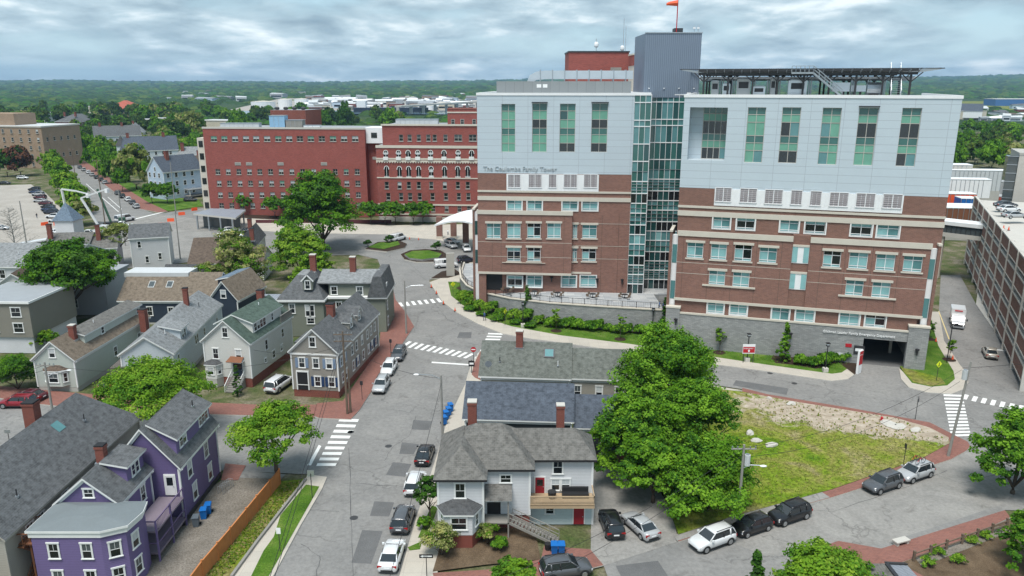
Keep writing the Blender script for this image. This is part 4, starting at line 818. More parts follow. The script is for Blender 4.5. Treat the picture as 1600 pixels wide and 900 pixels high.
# arched wing
AW = thing('brick_hospital', 'older red brick hospital wing with pointed white arched windows', 'hospital', (*FB.a, 0), FB.ang, 'brick hospital wings'); L = FB.L
zc = FB.at(600, 228)[1]; ztop = FB.at(600, 197)[1]
colsA = [603, 623, 638, 653, 673, 694, 716, 737]; colsB = [604.5, 624.5, 639, 654.5, 674, 695, 715.5, 731]
def pt_arch(w_, h_, v):
    def f():
        m = MB(); n = 7; hw = w_ / 2; zs_ = h_ - w_ * .75; L1 = [(-hw, zs_)] + [(-hw * math.cos(math.pi / 2 * k / n) ** .8, zs_ + (h_ - zs_) * math.sin(math.pi / 2 * k / n)) for k in range(1, n)] + [(0, h_)]
        P = L1 + [(-x, z) for x, z in L1[:-1][::-1]]
        m.poly([(-hw, -.02, 0), (hw, -.02, 0)] + [(x, -.02, z) for x, z in P[::-1]], 'glass_dark')
        m.box(-hw, -.05, 0, hw, -.02, (h_) * .12, 'blind_white' if v else 'glass_grey'); m.box(-hw, -.05, h_ * .45, hw, -.021, h_ * .72, 'blind_white' if v else 'glass_dark'); m.box(-.05, -.07, 0, .05, -.05, h_ * .9, 'white_trim')
        Q = [(x * 1.3, zs_ + (z - zs_) * 1.18) for x, z in P]
        for i in range(len(P) - 1): m.poly([(P[i][0], -.12, P[i][1]), (P[i+1][0], -.12, P[i+1][1]), (Q[i+1][0], -.12, Q[i+1][1]), (Q[i][0], -.12, Q[i][1])], 'white_trim')
        m.box(-hw - .2, -.15, -.25, hw + .2, 0, 0, 'white_trim'); return m.mesh('arched_window')
    return ('pa', w_, h_, v), f
holes = []
for cs, y0, y1, hw in ((colsB, 284, 295, .65), ([607, 627, 641, 656, 676, 697, 717, 732], 301.5, 312.5, .65), ([608, 628, 642, 657, 677, 698, 718, 733], 320.5, 331, .65), ([610, 629, 643, 658, 678, 699], 338.5, 346, .65)):
    for x in cs: s_, z = FB.at(x, y1); _, z2 = FB.at(x, y0); holes.append([s_ - hw, z, s_ + hw, z2])
m = MB(); shell(m, 0, L, 0, 22, 0, zc, 'brick_red', 'grey_membrane', holes, .25); m.build('wall', AW)
for h in holes: k, f = sm_win(1.3, round(h[3] - h[1], 1), q.choice((0, 1, 3, 3, 2))); inst('window', k, f, AW, TR((h[0] + h[2]) / 2, .25, h[1]))
for cs, y0, y1 in ((colsA, 235, 246.5), (colsB, 260, 276)):
    for x in cs: s_, z = FB.at(x, y1); k, f = pt_arch(1.3, round(FB.at(x, y0)[1] - z, 1), q.choice((0, 1))); inst('arched_window', k, f, AW, TR(s_, -.01, z))
m = MB(); holes2 = []
for x, hw in ((624, .65), (637.5, .65), (652, .65), (667, .65), (677, .65), (694, .65), (714, 1.2), (737, 1.2)): s_, z = FB.at(x, 221.5); holes2.append([s_ - hw, z, s_ + hw, z + 2])
shell(m, 1.5, L, 2.5, 22, zc, ztop, 'brick_red', 'grey_membrane', holes2, .25); m.build('top_storey', AW)
for h in holes2: k, f = sm_win(round(h[2] - h[0], 1), 2.0, q.choice((2, 3))); inst('window', k, f, AW, TR((h[0] + h[2]) / 2, 2.75, h[1]))
m = MB()
for y, h in ((229, .8), (248, .5), (251.5, .5), (277.5, .3), (319, .45), (334, .5)): band(m, -.1, L + .1, FB.at(600, y)[1], h, 'cream_stone', .2)
for k in range(40): z = FB.at(600, 251.5)[1]; m.box(k * L / 40, -.42, z - .55, k * L / 40 + .35, -.2, z - .2, 'cream_stone')
for x in colsA: s_, z = FB.at(x, 250); m.box(s_ - .75, -.5, z, s_ + .75, -.1, z + 1, 'white_trim')
m.box(-.05, -.08, 0, L, .0, 1.6, 'pale_concrete'); m.box(1.2, 2.2, ztop, L, 2.8, ztop + .5, 'cream_stone'); m.build('stone_bands', AW)
plant('roof_unit', 'long grey louvred roof unit on the arched brick wing', 618, 684, 187, 246, 4, 'light_membrane', zb=ztop)
t = thing('brick_penthouse', 'small red brick penthouse on the arched wing beside the white tower', 'plant room', (0, 250, ztop - 2)); a = at_y(699, 171, 250); b = at_y(748, 171, 250); t.location.x = a[0]; w_, h_ = b[0] - a[0], a[1] - ztop + 2
m = MB(); m.box(0, 0, 0, w_, 8, h_, 'brick_red'); m.build('wall', t); m = MB(); m.box(-.15, -.15, h_ - 1.1, w_, 8, h_ - .7, 'cream_stone'); m.box(-.1, -.1, h_, w_, 8, h_ + .3, 'brick_old'); m.build('cornice', t)
for x in (.12, .42, .8): inst('window', *sm_win(1.2, 1.6, 3), t, TR(w_ * (x + .05), -.01, h_ * .3))
# entrance canopy of the brick wing and the drop-off canopy of the tower
c1 = g(342, 345, .1); t = thing('entrance_canopy', 'dark flat entrance canopy on thin columns before the plain brick wing', 'canopy', (-92, 222, 0)); P = [g(302, 334, 4.6), g(368, 341, 4.6), g(384, 328, 4.6), g(330, 326, 4.6)]
m = MB(); m.prism([(x + 92, y - 222) for x, y in P], 4.2, 4.7, 'pale_concrete', 'metal_roof'); m.build('roof', t)
for k in range(4):
    for P0, P1 in ((P[0], P[1]), (P[3], P[2])): x, y = P0[0] + (P1[0] - P0[0]) * (.08 + k * .28) + 92, P0[1] + (P1[1] - P0[1]) * (.08 + k * .28) - 222; m = MB(); m.box(x - .2, y - .2, 0, x + .2, y + .2, 4.2, 'steel'); m.build('column', t)
m = MB(); m.prism([(x * .8 + 74 - 1.0 * 0 + (92 - 74) * 1, y - 222) for x, y in P][:0] or [(P[0][0] * .88 + P[2][0] * .12 + 92, P[0][1] * .6 + P[2][1] * .4 - 222), (P[1][0] * .9 + P[3][0] * .1 + 92, P[1][1] * .6 + P[3][1] * .4 - 222), (P[2][0] * .9 + P[0][0] * .1 + 92, P[2][1] * .9 + P[0][1] * .1 - 222), (P[3][0] * .9 + P[1][0] * .1 + 92, P[3][1] * .9 + P[1][1] * .1 - 222)], 0, 3.9, 'glass_grey'); m.build('vestibule', t)
t = thing('drop_off_canopy', 'white curved roof canopy on brick piers at the tower drop-off', 'canopy', (-12, 176, 0)); m = MB(); a = g(679, 350, 6.3); b = g(735, 357, 6.3); c = g(737, 338, 6.8); d = g(703, 346, 7)
P0 = [Vector(g(x, y, z)) for x, y, z in ((678, 351, 6.2), (740, 362, 6.2), (760, 345, 6.2), (700, 342, 6.2))]; o_ = Vector((-12, 176)); rings = []
for k in range(9):
    f_ = k / 8; z = 6.2 + 2.4 * math.sin(math.pi * (f_ * .62)) ; A = P0[0].lerp(P0[1], f_) - o_; B_ = P0[3].lerp(P0[2], f_) - o_; rings.append([(A.x, A.y, z - .5), (B_.x, B_.y, z + .2), (B_.x, B_.y, z + .6), (A.x, A.y, z - .1)])
m.ring(rings, 'white_paint'); m.build('roof', t)
for x, y in ((687, 373), (709, 373), (728, 383)): p = Vector(g(x, y)) - o_; m = MB(); m.box(p.x - .8, p.y - .8, 0, p.x + .8, p.y + .8, 6.2, 'brick_tower'); m.box(p.x - .9, p.y - .9, 0, p.x + .9, p.y + .9, .8, 'cream_stone'); m.build('pier', t)
# ================= houses
def frame(A, B_, C, ze):
    """local frame from the near-left, near-right and far-right eave corners (picture points)"""
    a, b, c = (Vector(g(*p, ze)) for p in (A, B_, C)); u = (c - b); Ln = u.length; u /= Ln; n = Vector((u.y, -u.x)); Wd = -(a - b).dot(n); ang = math.atan2(-u.x, u.y)
    o = b - n * Wd / 2; return o, ang, Wd, Ln
def win_row(root, M, face, W_, L_, lst, inset, trim='white_trim'):
    for it in lst:
        s_, z, ww, hh = it[:4]; v = it[4] if len(it) > 4 else None
        T = {'F': TR(s_, inset, z), 'B': TR(s_, L_ - inset, z, math.pi), 'R': TR(W_ / 2 - inset, s_, z, math.pi / 2), 'L': TR(-W_ / 2 + inset, s_, z, -math.pi / 2)}[face]
        put_win(root, M @ T, ww, hh, v, trim=trim)
def gable(root, M, W_, L_, ze, zr, wall, roof, trim='white_trim', ov=.35, found='concrete', zf=.5, hip=(0, 0), zb=0, thick=.2):
    """one gabled (or hipped) volume whose eaves measure W x L; local origin at the near end's middle, length along +Y"""
    hw = W_ / 2; w0 = hw - ov; m = MB(); k = (zr - ze) / hw; zw = ze - .02; y0, y1 = ov, L_ - ov
    if hip == (0, 0):
        prof = [(-w0, zb + zf), (w0, zb + zf), (w0, zw), (0, zw + k * w0 - .0), (-w0, zw)]
        m.ring([[(x, y, z) for x, z in prof] for y in (y0, y1)], wall, True)
    else: m.box(-w0, y0, zb + zf, w0, y1, zw, wall)
    m.build('wall', root, M)
    if zf > 0: m = MB(); m.box(-w0 + .03, y0 + .03, zb - .1, w0 - .03, y1 - .03, zb + zf, found); m.build('foundation', root, M)
    m = MB(); h0, h1 = hip[0] * hw, hip[1] * hw
    for s_ in (-1, 1):
        P = [(s_ * hw, 0, ze), (s_ * hw, L_, ze), (0, L_ - h1, zr), (0, h0, zr)]
        top = [(x, y, z + thick) for x, y, z in P]; m.poly(top if s_ > 0 else top[::-1], roof); m.poly(P[::-1] if s_ > 0 else P, trim); m.poly([P[0], P[1], top[1], top[0]] if s_ > 0 else [P[1], P[0], top[0], top[1]], trim)
    for y, hh, s_ in ((0, h0, -1), (L_, h1, 1)):
        a, b, c = (-hw, y, ze), (hw, y, ze), (0, y - s_ * hh, zr); A, B_, C = [(p[0], p[1], p[2] + thick) for p in (a, b, c)]
        if hh: m.poly([A, B_, C] if s_ < 0 else [B_, A, C], roof); m.poly([a, b, B_, A] if s_ < 0 else [b, a, A, B_], trim); m.poly([a, b, c] if s_ > 0 else [b, a, c], trim)
        else: m.poly([a, c, C, A] if s_ < 0 else [c, a, A, C], trim); m.poly([c, b, B_, C] if s_ < 0 else [b, c, C, B_], trim)
    r_ = m.build('roof', root, M)
    m = MB()
    for sx in (-1, 1):
        for y in (y0, y1): m.box(sx * w0 - .09, y - .09, zb + zf, sx * w0 + .09, y + .09, zw, trim)
    if hip == (0, 0):
        for y in (y0 - .05, y1 + .05): m.bar((-hw, y, ze - .12), (0, y, zr - .12), .06, trim, .28); m.bar((0, y, zr - .12), (hw, y, ze - .12), .06, trim, .28)
    for sx in (-1, 1): m.box(sx * (w0 + .03) - .05, y0, zw - .35, sx * (w0 + .03) + .05, y1, zw, trim)
    m.build('trim', root, M); return r_
def chimney(roof, x, y, z0, z1, w_=.8, cap=True, mat='brick_old'):
    m = MB(); m.box(-w_/2, -w_/2, 0, w_/2, w_/2, z1 - z0, mat); m.box(-w_/2 - .06, -w_/2 - .06, z1 - z0 - .25, w_/2 + .06, w_/2 + .06, z1 - z0 - .05, mat)
    m.box(-w_/2 - .04, -w_/2 - .04, z1 - z0, w_/2 + .04, w_/2 + .04, z1 - z0 + .1, 'pale_concrete' if cap else 'black'); m.box(-w_/2 - .12, -w_/2 - .12, .0, w_/2 + .12, w_/2 + .12, .3, 'steel'); m.build('chimney', roof, TR(x, y, z0))
def pipe_vent(roof, x, y, z): m = MB(); m.tube([(0, 0, -.1), (0, 0, .75)], .06, 6, 'white_paint' if rnd.random() < .5 else 'dark_metal'); m.tube([(0, 0, -.05), (0, 0, .12)], .16, 6, 'steel'); m.build('vent_pipe', roof, TR(x, y, z))
def shed_dormer(root, M, s_, W_, ze, zr, y0, y1, xf, xb, zt, wall, roofm, wins=(), trim='white_trim', rise=.06, ov=.3):
    """long flat-topped dormer on the slope of side s (+1 right, -1 left)"""
    k = (zr - ze) / (W_ / 2); zf = lambda x: zr - k * x + .15; m = MB(); zbk = zf(xb)
    P = [(xf, zf(xf) - .3), (xf, zt), (xb, zbk), (xb, zbk - .3)]
    a = [(s_ * x, y0, z) for x, z in P]; b = [(s_ * x, y1, z) for x, z in P]; m.ring([a, b] if s_ < 0 else [b, a], wall); m.build('dormer', root, M); d_ = m
    m = MB(); q0, q1 = y0 - ov, y1 + ov; sl = (zbk + .06 - zt) / (xf - xb); xo = xf + ov; zo = zt - sl * ov
    a = [(s_ * xo, q0, zo), (s_ * xb, q0, zbk + .06), (s_ * xb, q0, zbk + .24), (s_ * xo, q0, zo + .18)]; b = [(x, q1, z) for x, _, z in a]
    m.ring([a, b] if s_ > 0 else [b, a], trim); o_ = (s_ * xo, zo + .19), (s_ * xb, zbk + .25); pl = [(o_[0][0], q0, o_[0][1]), (o_[0][0], q1, o_[0][1]), (o_[1][0], q1, o_[1][1]), (o_[1][0], q0, o_[1][1])]
    m.poly(pl if s_ > 0 else pl[::-1], roofm); m.build('dormer_roof', root, M)
    for (y, z, ww, hh) in wins: put_win(root, M @ TR(s_ * (xf + .01), y, z, s_ * math.pi / 2), ww, hh)
def gable_dormer(root, M, s_, W_, ze, zr, yc, wd, xf, zt, zp, wall, roofm, trim='white_trim', win=(.7, 1.2), side='R'):
    k = (zr - ze) / (W_ / 2); zf = zr - k * xf + .15; xb = max(0.0, (zr - zp) / k + .1); xe = max(0, (zr - zt) / k); hw = wd / 2; m = MB()
    F_ = [(-hw, zf - .2), (hw, zf - .2), (hw, zt), (0, zp), (-hw, zt)]; Bk = [(-hw, zt - .2), (hw, zt - .2), (hw, zt), (0, zp), (-hw, zt)]
    a = [(s_ * xf, yc + y, z) for y, z in F_]; b = [(s_ * xb, yc + y, z) for y, z in Bk]; m.ring([a, b] if s_ > 0 else [b, a], wall); m.build('dormer', root, M); m = MB(); e = .22
    for sg in (-1, 1):
        P = [(s_ * (xf + e), yc + sg * (hw + e), zt - e * (zp - zt) / hw), (s_ * (xf + e), yc, zp + .05), (s_ * xb, yc, zp + .05), (s_ * xe, yc + sg * (hw + e), zt - e * (zp - zt) / hw)]
        T_ = [(x, y, z + .12) for x, y, z in P]; fl = (sg * s_ > 0); m.poly(T_[::-1] if fl else T_, roofm); m.poly(P if fl else P[::-1], trim); m.poly([P[0], P[1], T_[1], T_[0]] if fl else [P[1], P[0], T_[0], T_[1]], trim)
    m.build('dormer_roof', root, M); put_win(root, M @ TR(s_ * (xf + .01), yc, zf + .15, s_ * math.pi / 2), *win)
def house(name, label, A, B_, C, ze, cat='house', group=None):
    o, ang, W_, L_ = frame(A, B_, C, ze); return thing(name, label, cat, (o.x, o.y, 0), ang, group), W_, L_
I = Matrix.Identity(4)
def door(root, M, w_, h_, mat='door_white', trim='white_trim', glaz=True):
    m = MB(); m.box(-w_/2 - .12, -.07, 0, w_/2 + .12, -.0, h_ + .12, trim); m.box(-w_/2, -.1, 0, w_/2, -.07, h_, mat)
    if glaz: m.box(-w_/2 + .15, -.115, h_ * .5, w_/2 - .15, -.1, h_ - .2, 'glass_dark')
    d = m.build('door', root, M); m = MB(); m.blob((w_/2 - .12, -.14, h_ * .45), (.05, .05, .05), 'steel', 6, 4); m.build('handle', d)
def steps(root, M, w_, h_, n=7, mat='grey_wood', rail='white_trim'):
    m = MB()
    for k in range(n): z = h_ * (n - k) / n; m.box(-w_/2, -.3 * (k + 1), 0, w_/2, -.3 * k, z - .02, mat)
    m.build('steps', root, M); m = MB()
    for sx in (-1, 1):
        m.bar((sx * w_/2, 0, h_ + .9), (sx * w_/2, -.3 * n, .9), .08, rail)
        for k in range(0, n + 1, 1): z = h_ * (1 - k / n); m.bar((sx * w_/2, -.3 * k, z), (sx * w_/2, -.3 * k, z + .9), .05, rail)
    m.build('stair_rail', root, M)
def bay(root, M, w_, d_, z0, z1, wall, roofm, base='ground_brick', zr=.7, wins=True):
    P = [(-w_/2, .05), (-w_/2 * .62, -d_), (w_/2 * .62, -d_), (w_/2, .05)]; m = MB(); m.prism(P, z0, z1, wall); m.build('bay', root, M)
    if base: m = MB(); m.prism([(x * .98, y * .98) for x, y in P], 0, z0, base); m.build('bay_base', root, M)
    m = MB(); Q = [(x * 1.12, y * 1.15 if y < 0 else .05) for x, y in P]
    for i in range(3): m.poly([(*Q[i], z1), (*Q[i + 1], z1), (Q[i+1][0] * .3, 0.02, z1 + zr), (Q[i][0] * .3, 0.02, z1 + zr)], roofm)
    m.prism(Q, z1 - .15, z1, 'white_trim'); m.poly([(Q[0][0] * .3, .03, z1 + zr), (Q[3][0] * .3, .03, z1 + zr), (*Q[3], z1), (*Q[0], z1)][::-1], roofm); m.build('bay_roof', root, M)
    if wins:
        hh = z1 - z0 - 1.0; put_win(root, M @ TR(0, -d_ - .01, z0 + .6), w_ * .36, hh)
        for s_ in (-1, 1): a = Vector((s_ * w_/2, .05)); b = Vector((s_ * w_/2 * .62, -d_)); c = (a + b) / 2; put_win(root, M @ TR(c.x, c.y, z0 + .6, s_ * (math.pi / 2 - math.atan2(abs(a.x - b.x), abs(a.y - b.y)))), .5, hh)
# --- purple house (axes of the plan)
PH = thing('purple_house', 'purple clapboard house with white trim and grey shingle roofs', 'house', (-35.4, 56.5, 0)); Mo = lambda x, y, a=0: TR(x + 35.4, y - 56.5, 0, a)
M = Mo(-35.4, 66.9); r_ = gable(PH, M, 7.0, 10.2, 5.95, 10.1, 'sd_purple', 'roof_gray')
win_row(PH, M, 'R', 7, 10.2, [(2.7, 3.9, .9, 1.6), (6.9, 3.9, .9, 1.6), (3.3, 1.1, .9, 1.7), (7.3, 1.1, .9, 1.7)], .35)
shed_dormer(PH, M, 1, 7, 5.95, 10.1, 1.3, 9.6, 2.75, .15, 8.7, 'sd_purple', 'roof_gray', [(2.4, 7.35, .7, 1.2), (3.2, 7.35, .7, 1.2), (7.2, 7.35, .7, 1.2), (8.0, 7.35, .7, 1.2), (8.8, 7.35, .7, 1.2)]); pipe_vent(r_, 2.0, 7.5, 9.3)
door(PH, M @ TR(2.2, .33, 3.2), .9, 2.1)
M = Mo(-37.5, 60.4); r_ = gable(PH, M, 6.0, 6.6, 5.95, 8.5, 'sd_purple', 'roof_gray', ov=.3)
put_win(PH, M @ TR(.2, .3, 6.7), .8, .8); win_row(PH, M, 'R', 6, 6.6, [(1.3, 4.1, .8, 1.4), (4.6, 3.9, .8, 1.5), (4.6, 1.0, .8, 1.5)], .3)
shed_dormer(PH, M, 1, 6, 5.95, 8.5, 3.0, 6.2, 2.3, .1, 8.2, 'sd_purple', 'roof_gray', [(4.2, 6.75, .6, 1.1), (4.95, 6.75, .6, 1.1)]); chimney(r_, -.3, 4.0, 8.0, 9.9, .75, False)
m = MB(); P = [(-40.2, 56.3), (-34.2, 56.3), (-32.4, 57.2), (-32.1, 59.3), (-32.5, 60.9), (-40.2, 60.9)]; o_ = (35.4, -56.5); P2 = [(x + o_[0], y + o_[1]) for x, y in P]
c_ = (-36.2 + o_[0], 58.7 + o_[1]); sc_ = lambda k: [(c_[0] + (x - c_[0]) * k, c_[1] + (y - c_[1]) * k) for x, y in P2]
m.prism(sc_(.96), 0, 5.9, 'sd_purple'); m.build('wall', PH); m = MB(); m.prism(sc_(1.0), 5.5, 5.95, 'white_trim'); m.prism(sc_(1.04), 5.95, 6.15, 'white_trim', 'white_trim')
T_ = sc_(1.03); B2 = sc_(.35)
for i in range(len(T_)): j = (i + 1) % len(T_); m.poly([(*T_[i], 6.16), (*T_[j], 6.16), (*B2[j], 6.6), (*B2[i], 6.6)], plain('roof_smooth', (.17, .195, .205), .85, .2, 0, .15, .4).name)
m.poly([(*p, 6.6) for p in B2], 'roof_smooth'); m.build('roof', PH)
Pw = sc_(.96)
for i, ts in ((0, ((.3, 3.5), (.78, 3.5), (.3, .9), (.78, .9))), (1, ((.5, 3.4), (.5, .9))), (2, ((.5, 3.4), (.5, .9)))):
    a, b = Vector(Pw[i]), Vector(Pw[i + 1]); an = math.atan2(b.y - a.y, b.x - a.x)
    for t_, z in ts: p = a.lerp(b, t_); put_win(PH, TR(p.x, p.y, z, an) @ TR(0, -.01, 0), .8, 1.4)
put_win(PH, TR(Pw[1][0], Pw[1][1], 3.4), .1, .1) if False else None
# back galleries: two decks with purple rails and a stair
m = MB(); x0, x1, y0, y1 = 1.0, 3.5, 4.5, 10.5
plain('deck_mauve', (.2, .165, .2)); plain('rail_purple', (.15, .11, .2))
for z in (.9, 3.1): m.box(x0, y0, z - .15, x1, y1, z, 'deck_mauve')
for x, y in ((x1 - .06, y0 + .06), (x1 - .06, 7.5), (x1 - .06, y1 - .06), (x0 + .3, y0 + .06)): m.box(x - .07, y - .07, 0, x + .07, y + .07, 4.1, 'sd_purple')
m.build('porch', PH)
for z in (.9, 3.1):
    m = MB(); m.box(x1 - .1, y0, z + .9, x1 - .02, y1, z + 1, 'rail_purple'); m.box(x0 + .3, y0, z + .9, x1, y0 + .08, z + 1, 'rail_purple')
    for k in range(26): y = y0 + (y1 - y0) * k / 26; m.box(x1 - .08, y, z, x1 - .05, y + .03, z + .9, 'rail_purple')
    m.build('porch_rail', PH)
m = MB(); m.box(3.0, 10.3, 0, 3.25, 20.3, .55, 'dark_metal'); m.build('foundation', PH)
# --- big grey hipped roof house
NH = thing('grey_roof_house', 'large beige house under a broad grey hipped shingle roof with a red chimney', 'house', (-46, 55, 0)); r_ = gable(NH, I, 9.6, 24, 5.9, 10.3, 'sd_beige', 'roof_charcoal' if False else 'roof_gray', 'sd_beige', hip=(0, .75))
win_row(NH, I, 'R', 9.6, 24, [(3.6, 3.8, .9, 1.6, 0), (5.2, 3.8, .9, 1.6, 0), (9, 3.8, .9, 1.6, 0)], .35); chimney(r_, -.8, 14.2, 9.2, 12.1, 1.1, False)
m = MB(); m.poly([(.9, 14, 9.72), (1.7, 14, 9.0), (1.7, 15.2, 9.0), (.9, 15.2, 9.72)], 'glass_teal'); m.build('skylight', r_); pipe_vent(r_, 2.2, 17.5, 8.6); pipe_vent(r_, 3.3, 4.4, 7.5)
t = thing('cream_house', 'cream flat roofed building with red window trim at the lower left edge', 'house', (-49, 50, 0)); m = MB(); m.box(-3, 0, 0, 5.6, 7, 4.4, 'sd_cream'); m.build('wall', t); m = MB(); m.box(-3.1, -.1, 4.4, 5.7, 7.1, 4.7, 'light_membrane'); m.build('roof', t); put_win(t, TR(3, -.01, 1.6), 1, 1.5)
t = thing('outdoor_stair', 'rusty brown timber fire stair between the cream and purple houses', 'stair', (-42.3, 57.2, 0))
for x in (0, 1.6):
    for y in (0, 1.9): m = MB(); m.box(x - .08, y - .08, 0, x + .08, y + .08, 5.6, 'rust_steel'); m.build('post', t)
m = MB(); m.box(-.4, -.3, 4.4, 2.1, 2.4, 4.55, 'rust_steel'); m.build('platform', t); m = MB(); stair(m, (.8, 2.0, 2.2), (.8, -.5, 4.4), 1.0, 'rust_steel'); stair(m, (1.4, -.5, 0), (1.4, 2, 2.2), .9, 'rust_steel'); m.build('flight', t); m = MB()
for y in (-.3, 2.4): m.box(-.4, y - .04, 5.4, 2.1, y + .04, 5.5, 'rust_steel')
m.box(-.42, -.3, 5.4, -.34, 2.4, 5.5, 'rust_steel'); m.build('rail', t)
# --- green roofed white house
t, W_, L_ = house('white_house', 'white clapboard house with green shingle roof and front steps', (309, 537), (391, 540), (459, 495), 6.4); r_ = gable(t, I, W_, L_, 6.4, 9.7, 'sd_white', 'roof_green', zf=1.3, found='brick_old')
win_row(t, I, 'F', W_, L_, [(0, 7.3, .75, 1.4, 0), (-1.75, 4.0, .8, 1.5), (1.75, 4.0, .8, 1.5)], .35); win_row(t, I, 'R', W_, L_, [(5.2, 4.0, .7, 1.5), (10.5, 4.2, .7, 1.3), (4.6, 2.2, .5, .6), (7.2, 2, .8, 1.1, 0), (9.8, 2.2, .6, .9)], .35)
shed_dormer(t, I, 1, W_, 6.4, 9.7, 2.6, 11.6, 3.0, .0, 8.85, 'sd_white', 'roof_green', [(3.4, 7.45, .75, 1.2), (4.3, 7.45, .75, 1.2), (5.2, 7.45, .75, 1.2), (6.1, 7.45, .75, 1.2), (8.6, 7.45, .6, 1.1)]); shed_dormer(t, I, -1, W_, 6.4, 9.7, 3.2, 13, 3.0, .2, 8.3, 'sd_white', 'roof_green')
chimney(r_, -.2, 11.6, 9.2, 11.2, .9, False); pipe_vent(r_, 1.0, 8.6, 9.4); steps(t, TR(1.5, .3, 0), 1.9, 1.6, 8); door(t, TR(1.5, .33, 1.6), 1.4, 2.1, 'sd_navy'); bay(t, TR(-2.2, .35, 0), 2.6, 1.0, 1.3, 3.4, 'sd_white', 'roof_charcoal', 'concrete', .5)
m = MB(); m.box(-1.1, -1.1, 4.0, 1.1, 0, 4.12, 'white_trim'); m.poly([(-1.2, -1.2, 4.13), (1.2, -1.2, 4.13), (1.0, .0, 4.6), (-1.0, .0, 4.6)], 'rust_steel'); m.build('porch_hood', t, TR(1.5, .35, -.1))
m = MB(); m.box(-.9, L_ - 4.2, 6.6, W_ / 2 - .1, L_ - .3, 6.75, 'grey_wood'); m.build('roof_deck', t); m = MB()
for k in range(26): y = L_ - 4.1 + 3.8 * k / 25; m.box(W_/2 - .2, y - .03, 6.75, W_/2 - .14, y + .03, 7.7, 'grey_wood')
m.box(W_/2 - .24, L_ - 4.2, 7.7, W_/2 - .1, L_ - .3, 7.78, 'grey_wood'); m.build('deck_rail', t)
# --- tan gabled house with blue shutters
t, W_, L_ = house('tan_house', 'taupe clapboard gabled house with blue shutters and two roof dormers', (446, 554), (529, 555), (594, 490), 6.4); r_ = gable(t, I, W_, L_, 6.4, 9.8, 'sd_tan', 'roof_gray', zf=1.0, found='brick_old'); o_ = .35
win_row(t, I, 'F', W_, L_, [(-.1, 7.3, .8, 1.4, 0)], o_)
for x, mt in ((-1.8, 'shutter_pale'), (0.2, None), (2.1, 'shutter_pale')):
    put_win(t, TR(x, o_ - .01, 4.25), .8, 1.4)
    if mt: shutter(t, TR(x, o_ - .02, 4.25), .8, 1.4, mt)
for x in (.3, 2.3): put_win(t, TR(x, o_ - .01, 1.6), .8, 1.4); shutter(t, TR(x, o_ - .02, 1.6), .8, 1.4, 'shutter_blue')
m = MB(); m.box(-2.9, -.03, 1.0, -1.3, .1, 3.6, 'black'); m.build('porch_shade_panel', t, TR(.3, .33, 0)); m = MB()  # flat black panel, the shade inside the porch put into its colour
for x in (-2.95, -1.3): m.box(x - .08, -.12, 1, x + .08, .0, 3.6, 'white_trim')
m.box(-3.0, -.12, 3.6, -1.2, .0, 3.8, 'white_trim'); m.box(-2.9, -.1, 1.7, -1.3, -.05, 1.78, 'white_trim'); m.build('porch_frame', t, TR(.3, .33, 0))
ys_ = (1.8, 3.2, 6.4, 8.4, 11, 13.6, 15.4, 17.4)
for k, y in enumerate(ys_):
    T = TR(W_/2 - o_ + .01, y, 4.2, math.pi / 2); put_win(t, T, .7, 1.3)
    if k in (0, 1): shutter(t, T, .7, 1.3, 'shutter_pale')
    T = TR(W_/2 - o_ + .01, y + .3, 1.7, math.pi / 2); put_win(t, T, .7, 1.4)
    if k in (3, 6, 7): shutter(t, T, .7, 1.4, 'shutter_blue')
m = MB(); m.box(-W_/2 + .2, .28, 6.1, W_/2 - .2, .4, 6.35, 'white_trim'); m.build('trim', t)
for y in (8.6, 12.3): gable_dormer(t, I, 1, W_, 6.4, 9.8, y, 2.0, 2.6, 8.75, 9.65, 'sd_tan', 'roof_gray', win=(.6, 1.2))
chimney(r_, .1, 7.4, 9.2, 11.4, 1.0, False); m = MB(); m.box(-W_/2 - 2.6, 9, 0, -W_/2 + .4, 14, 4.6, 'sd_tan'); m.box(-W_/2 - 2.8, 8.8, 4.6, -W_/2 + .4, 14.2, 4.9, 'roof_gray'); m.build('side_wing', t)
# --- sage green mansard house
SG = thing('sage_house', 'large sage green house with grey mansard roof, turret corner and two chimneys', 'house', (-31, 127.5, 0)); x0, x1 = -40.0, -22.6; d0 = 126.8
def sg(px, py, Y=127.0): a = at_y(px, py, Y); return a[0] + 31, a[1]
bx = [sg(x, 461)[0] for x in (439, 508, 594)]
m = MB(); m.box(bx[0], -2.2, 0, bx[1], 9, 6.2, 'sd_sage'); m.box(bx[1], -.2, 0, bx[2] + .8, 9, 6.2, 'sd_sage'); m.build('wall', SG)
m = MB(); m.box(bx[0] - .4, -2.6, 6.2, bx[1] + .4, 9.2, 6.55, 'white_trim'); m.box(bx[1] + .4, -.6, 6.2, bx[2] + 1.2, 9.2, 6.55, 'white_trim'); m.build('cornice', SG)
def frust(m, x0, y0, x1, y1, z0, z1, ins, mat, top=None):
    a = [(x0, y0, z0), (x1, y0, z0), (x1, y1, z0), (x0, y1, z0)]; i0, i1, i2, i3 = ins; b = [(x0 + i0, y0 + i1, z1), (x1 - i2, y0 + i1, z1), (x1 - i2, y1 - i3, z1), (x0 + i0, y1 - i3, z1)]
    for k in range(4): m.poly([a[k], a[(k + 1) % 4], b[(k + 1) % 4], b[k]], mat)
    m.poly(b, top or mat)
m = MB(); frust(m, bx[0] - .3, -2.5, bx[1] + .3, 7, 6.55, 10.1, (2.9, 3.4, 2.6, 2), 'roof_gray', 'roof_grey_light'); r_ = m.build('roof', SG)
m = MB(); zr_ = 10.0; a0, a1 = bx[1] - 2.5, bx[2] - 1.6
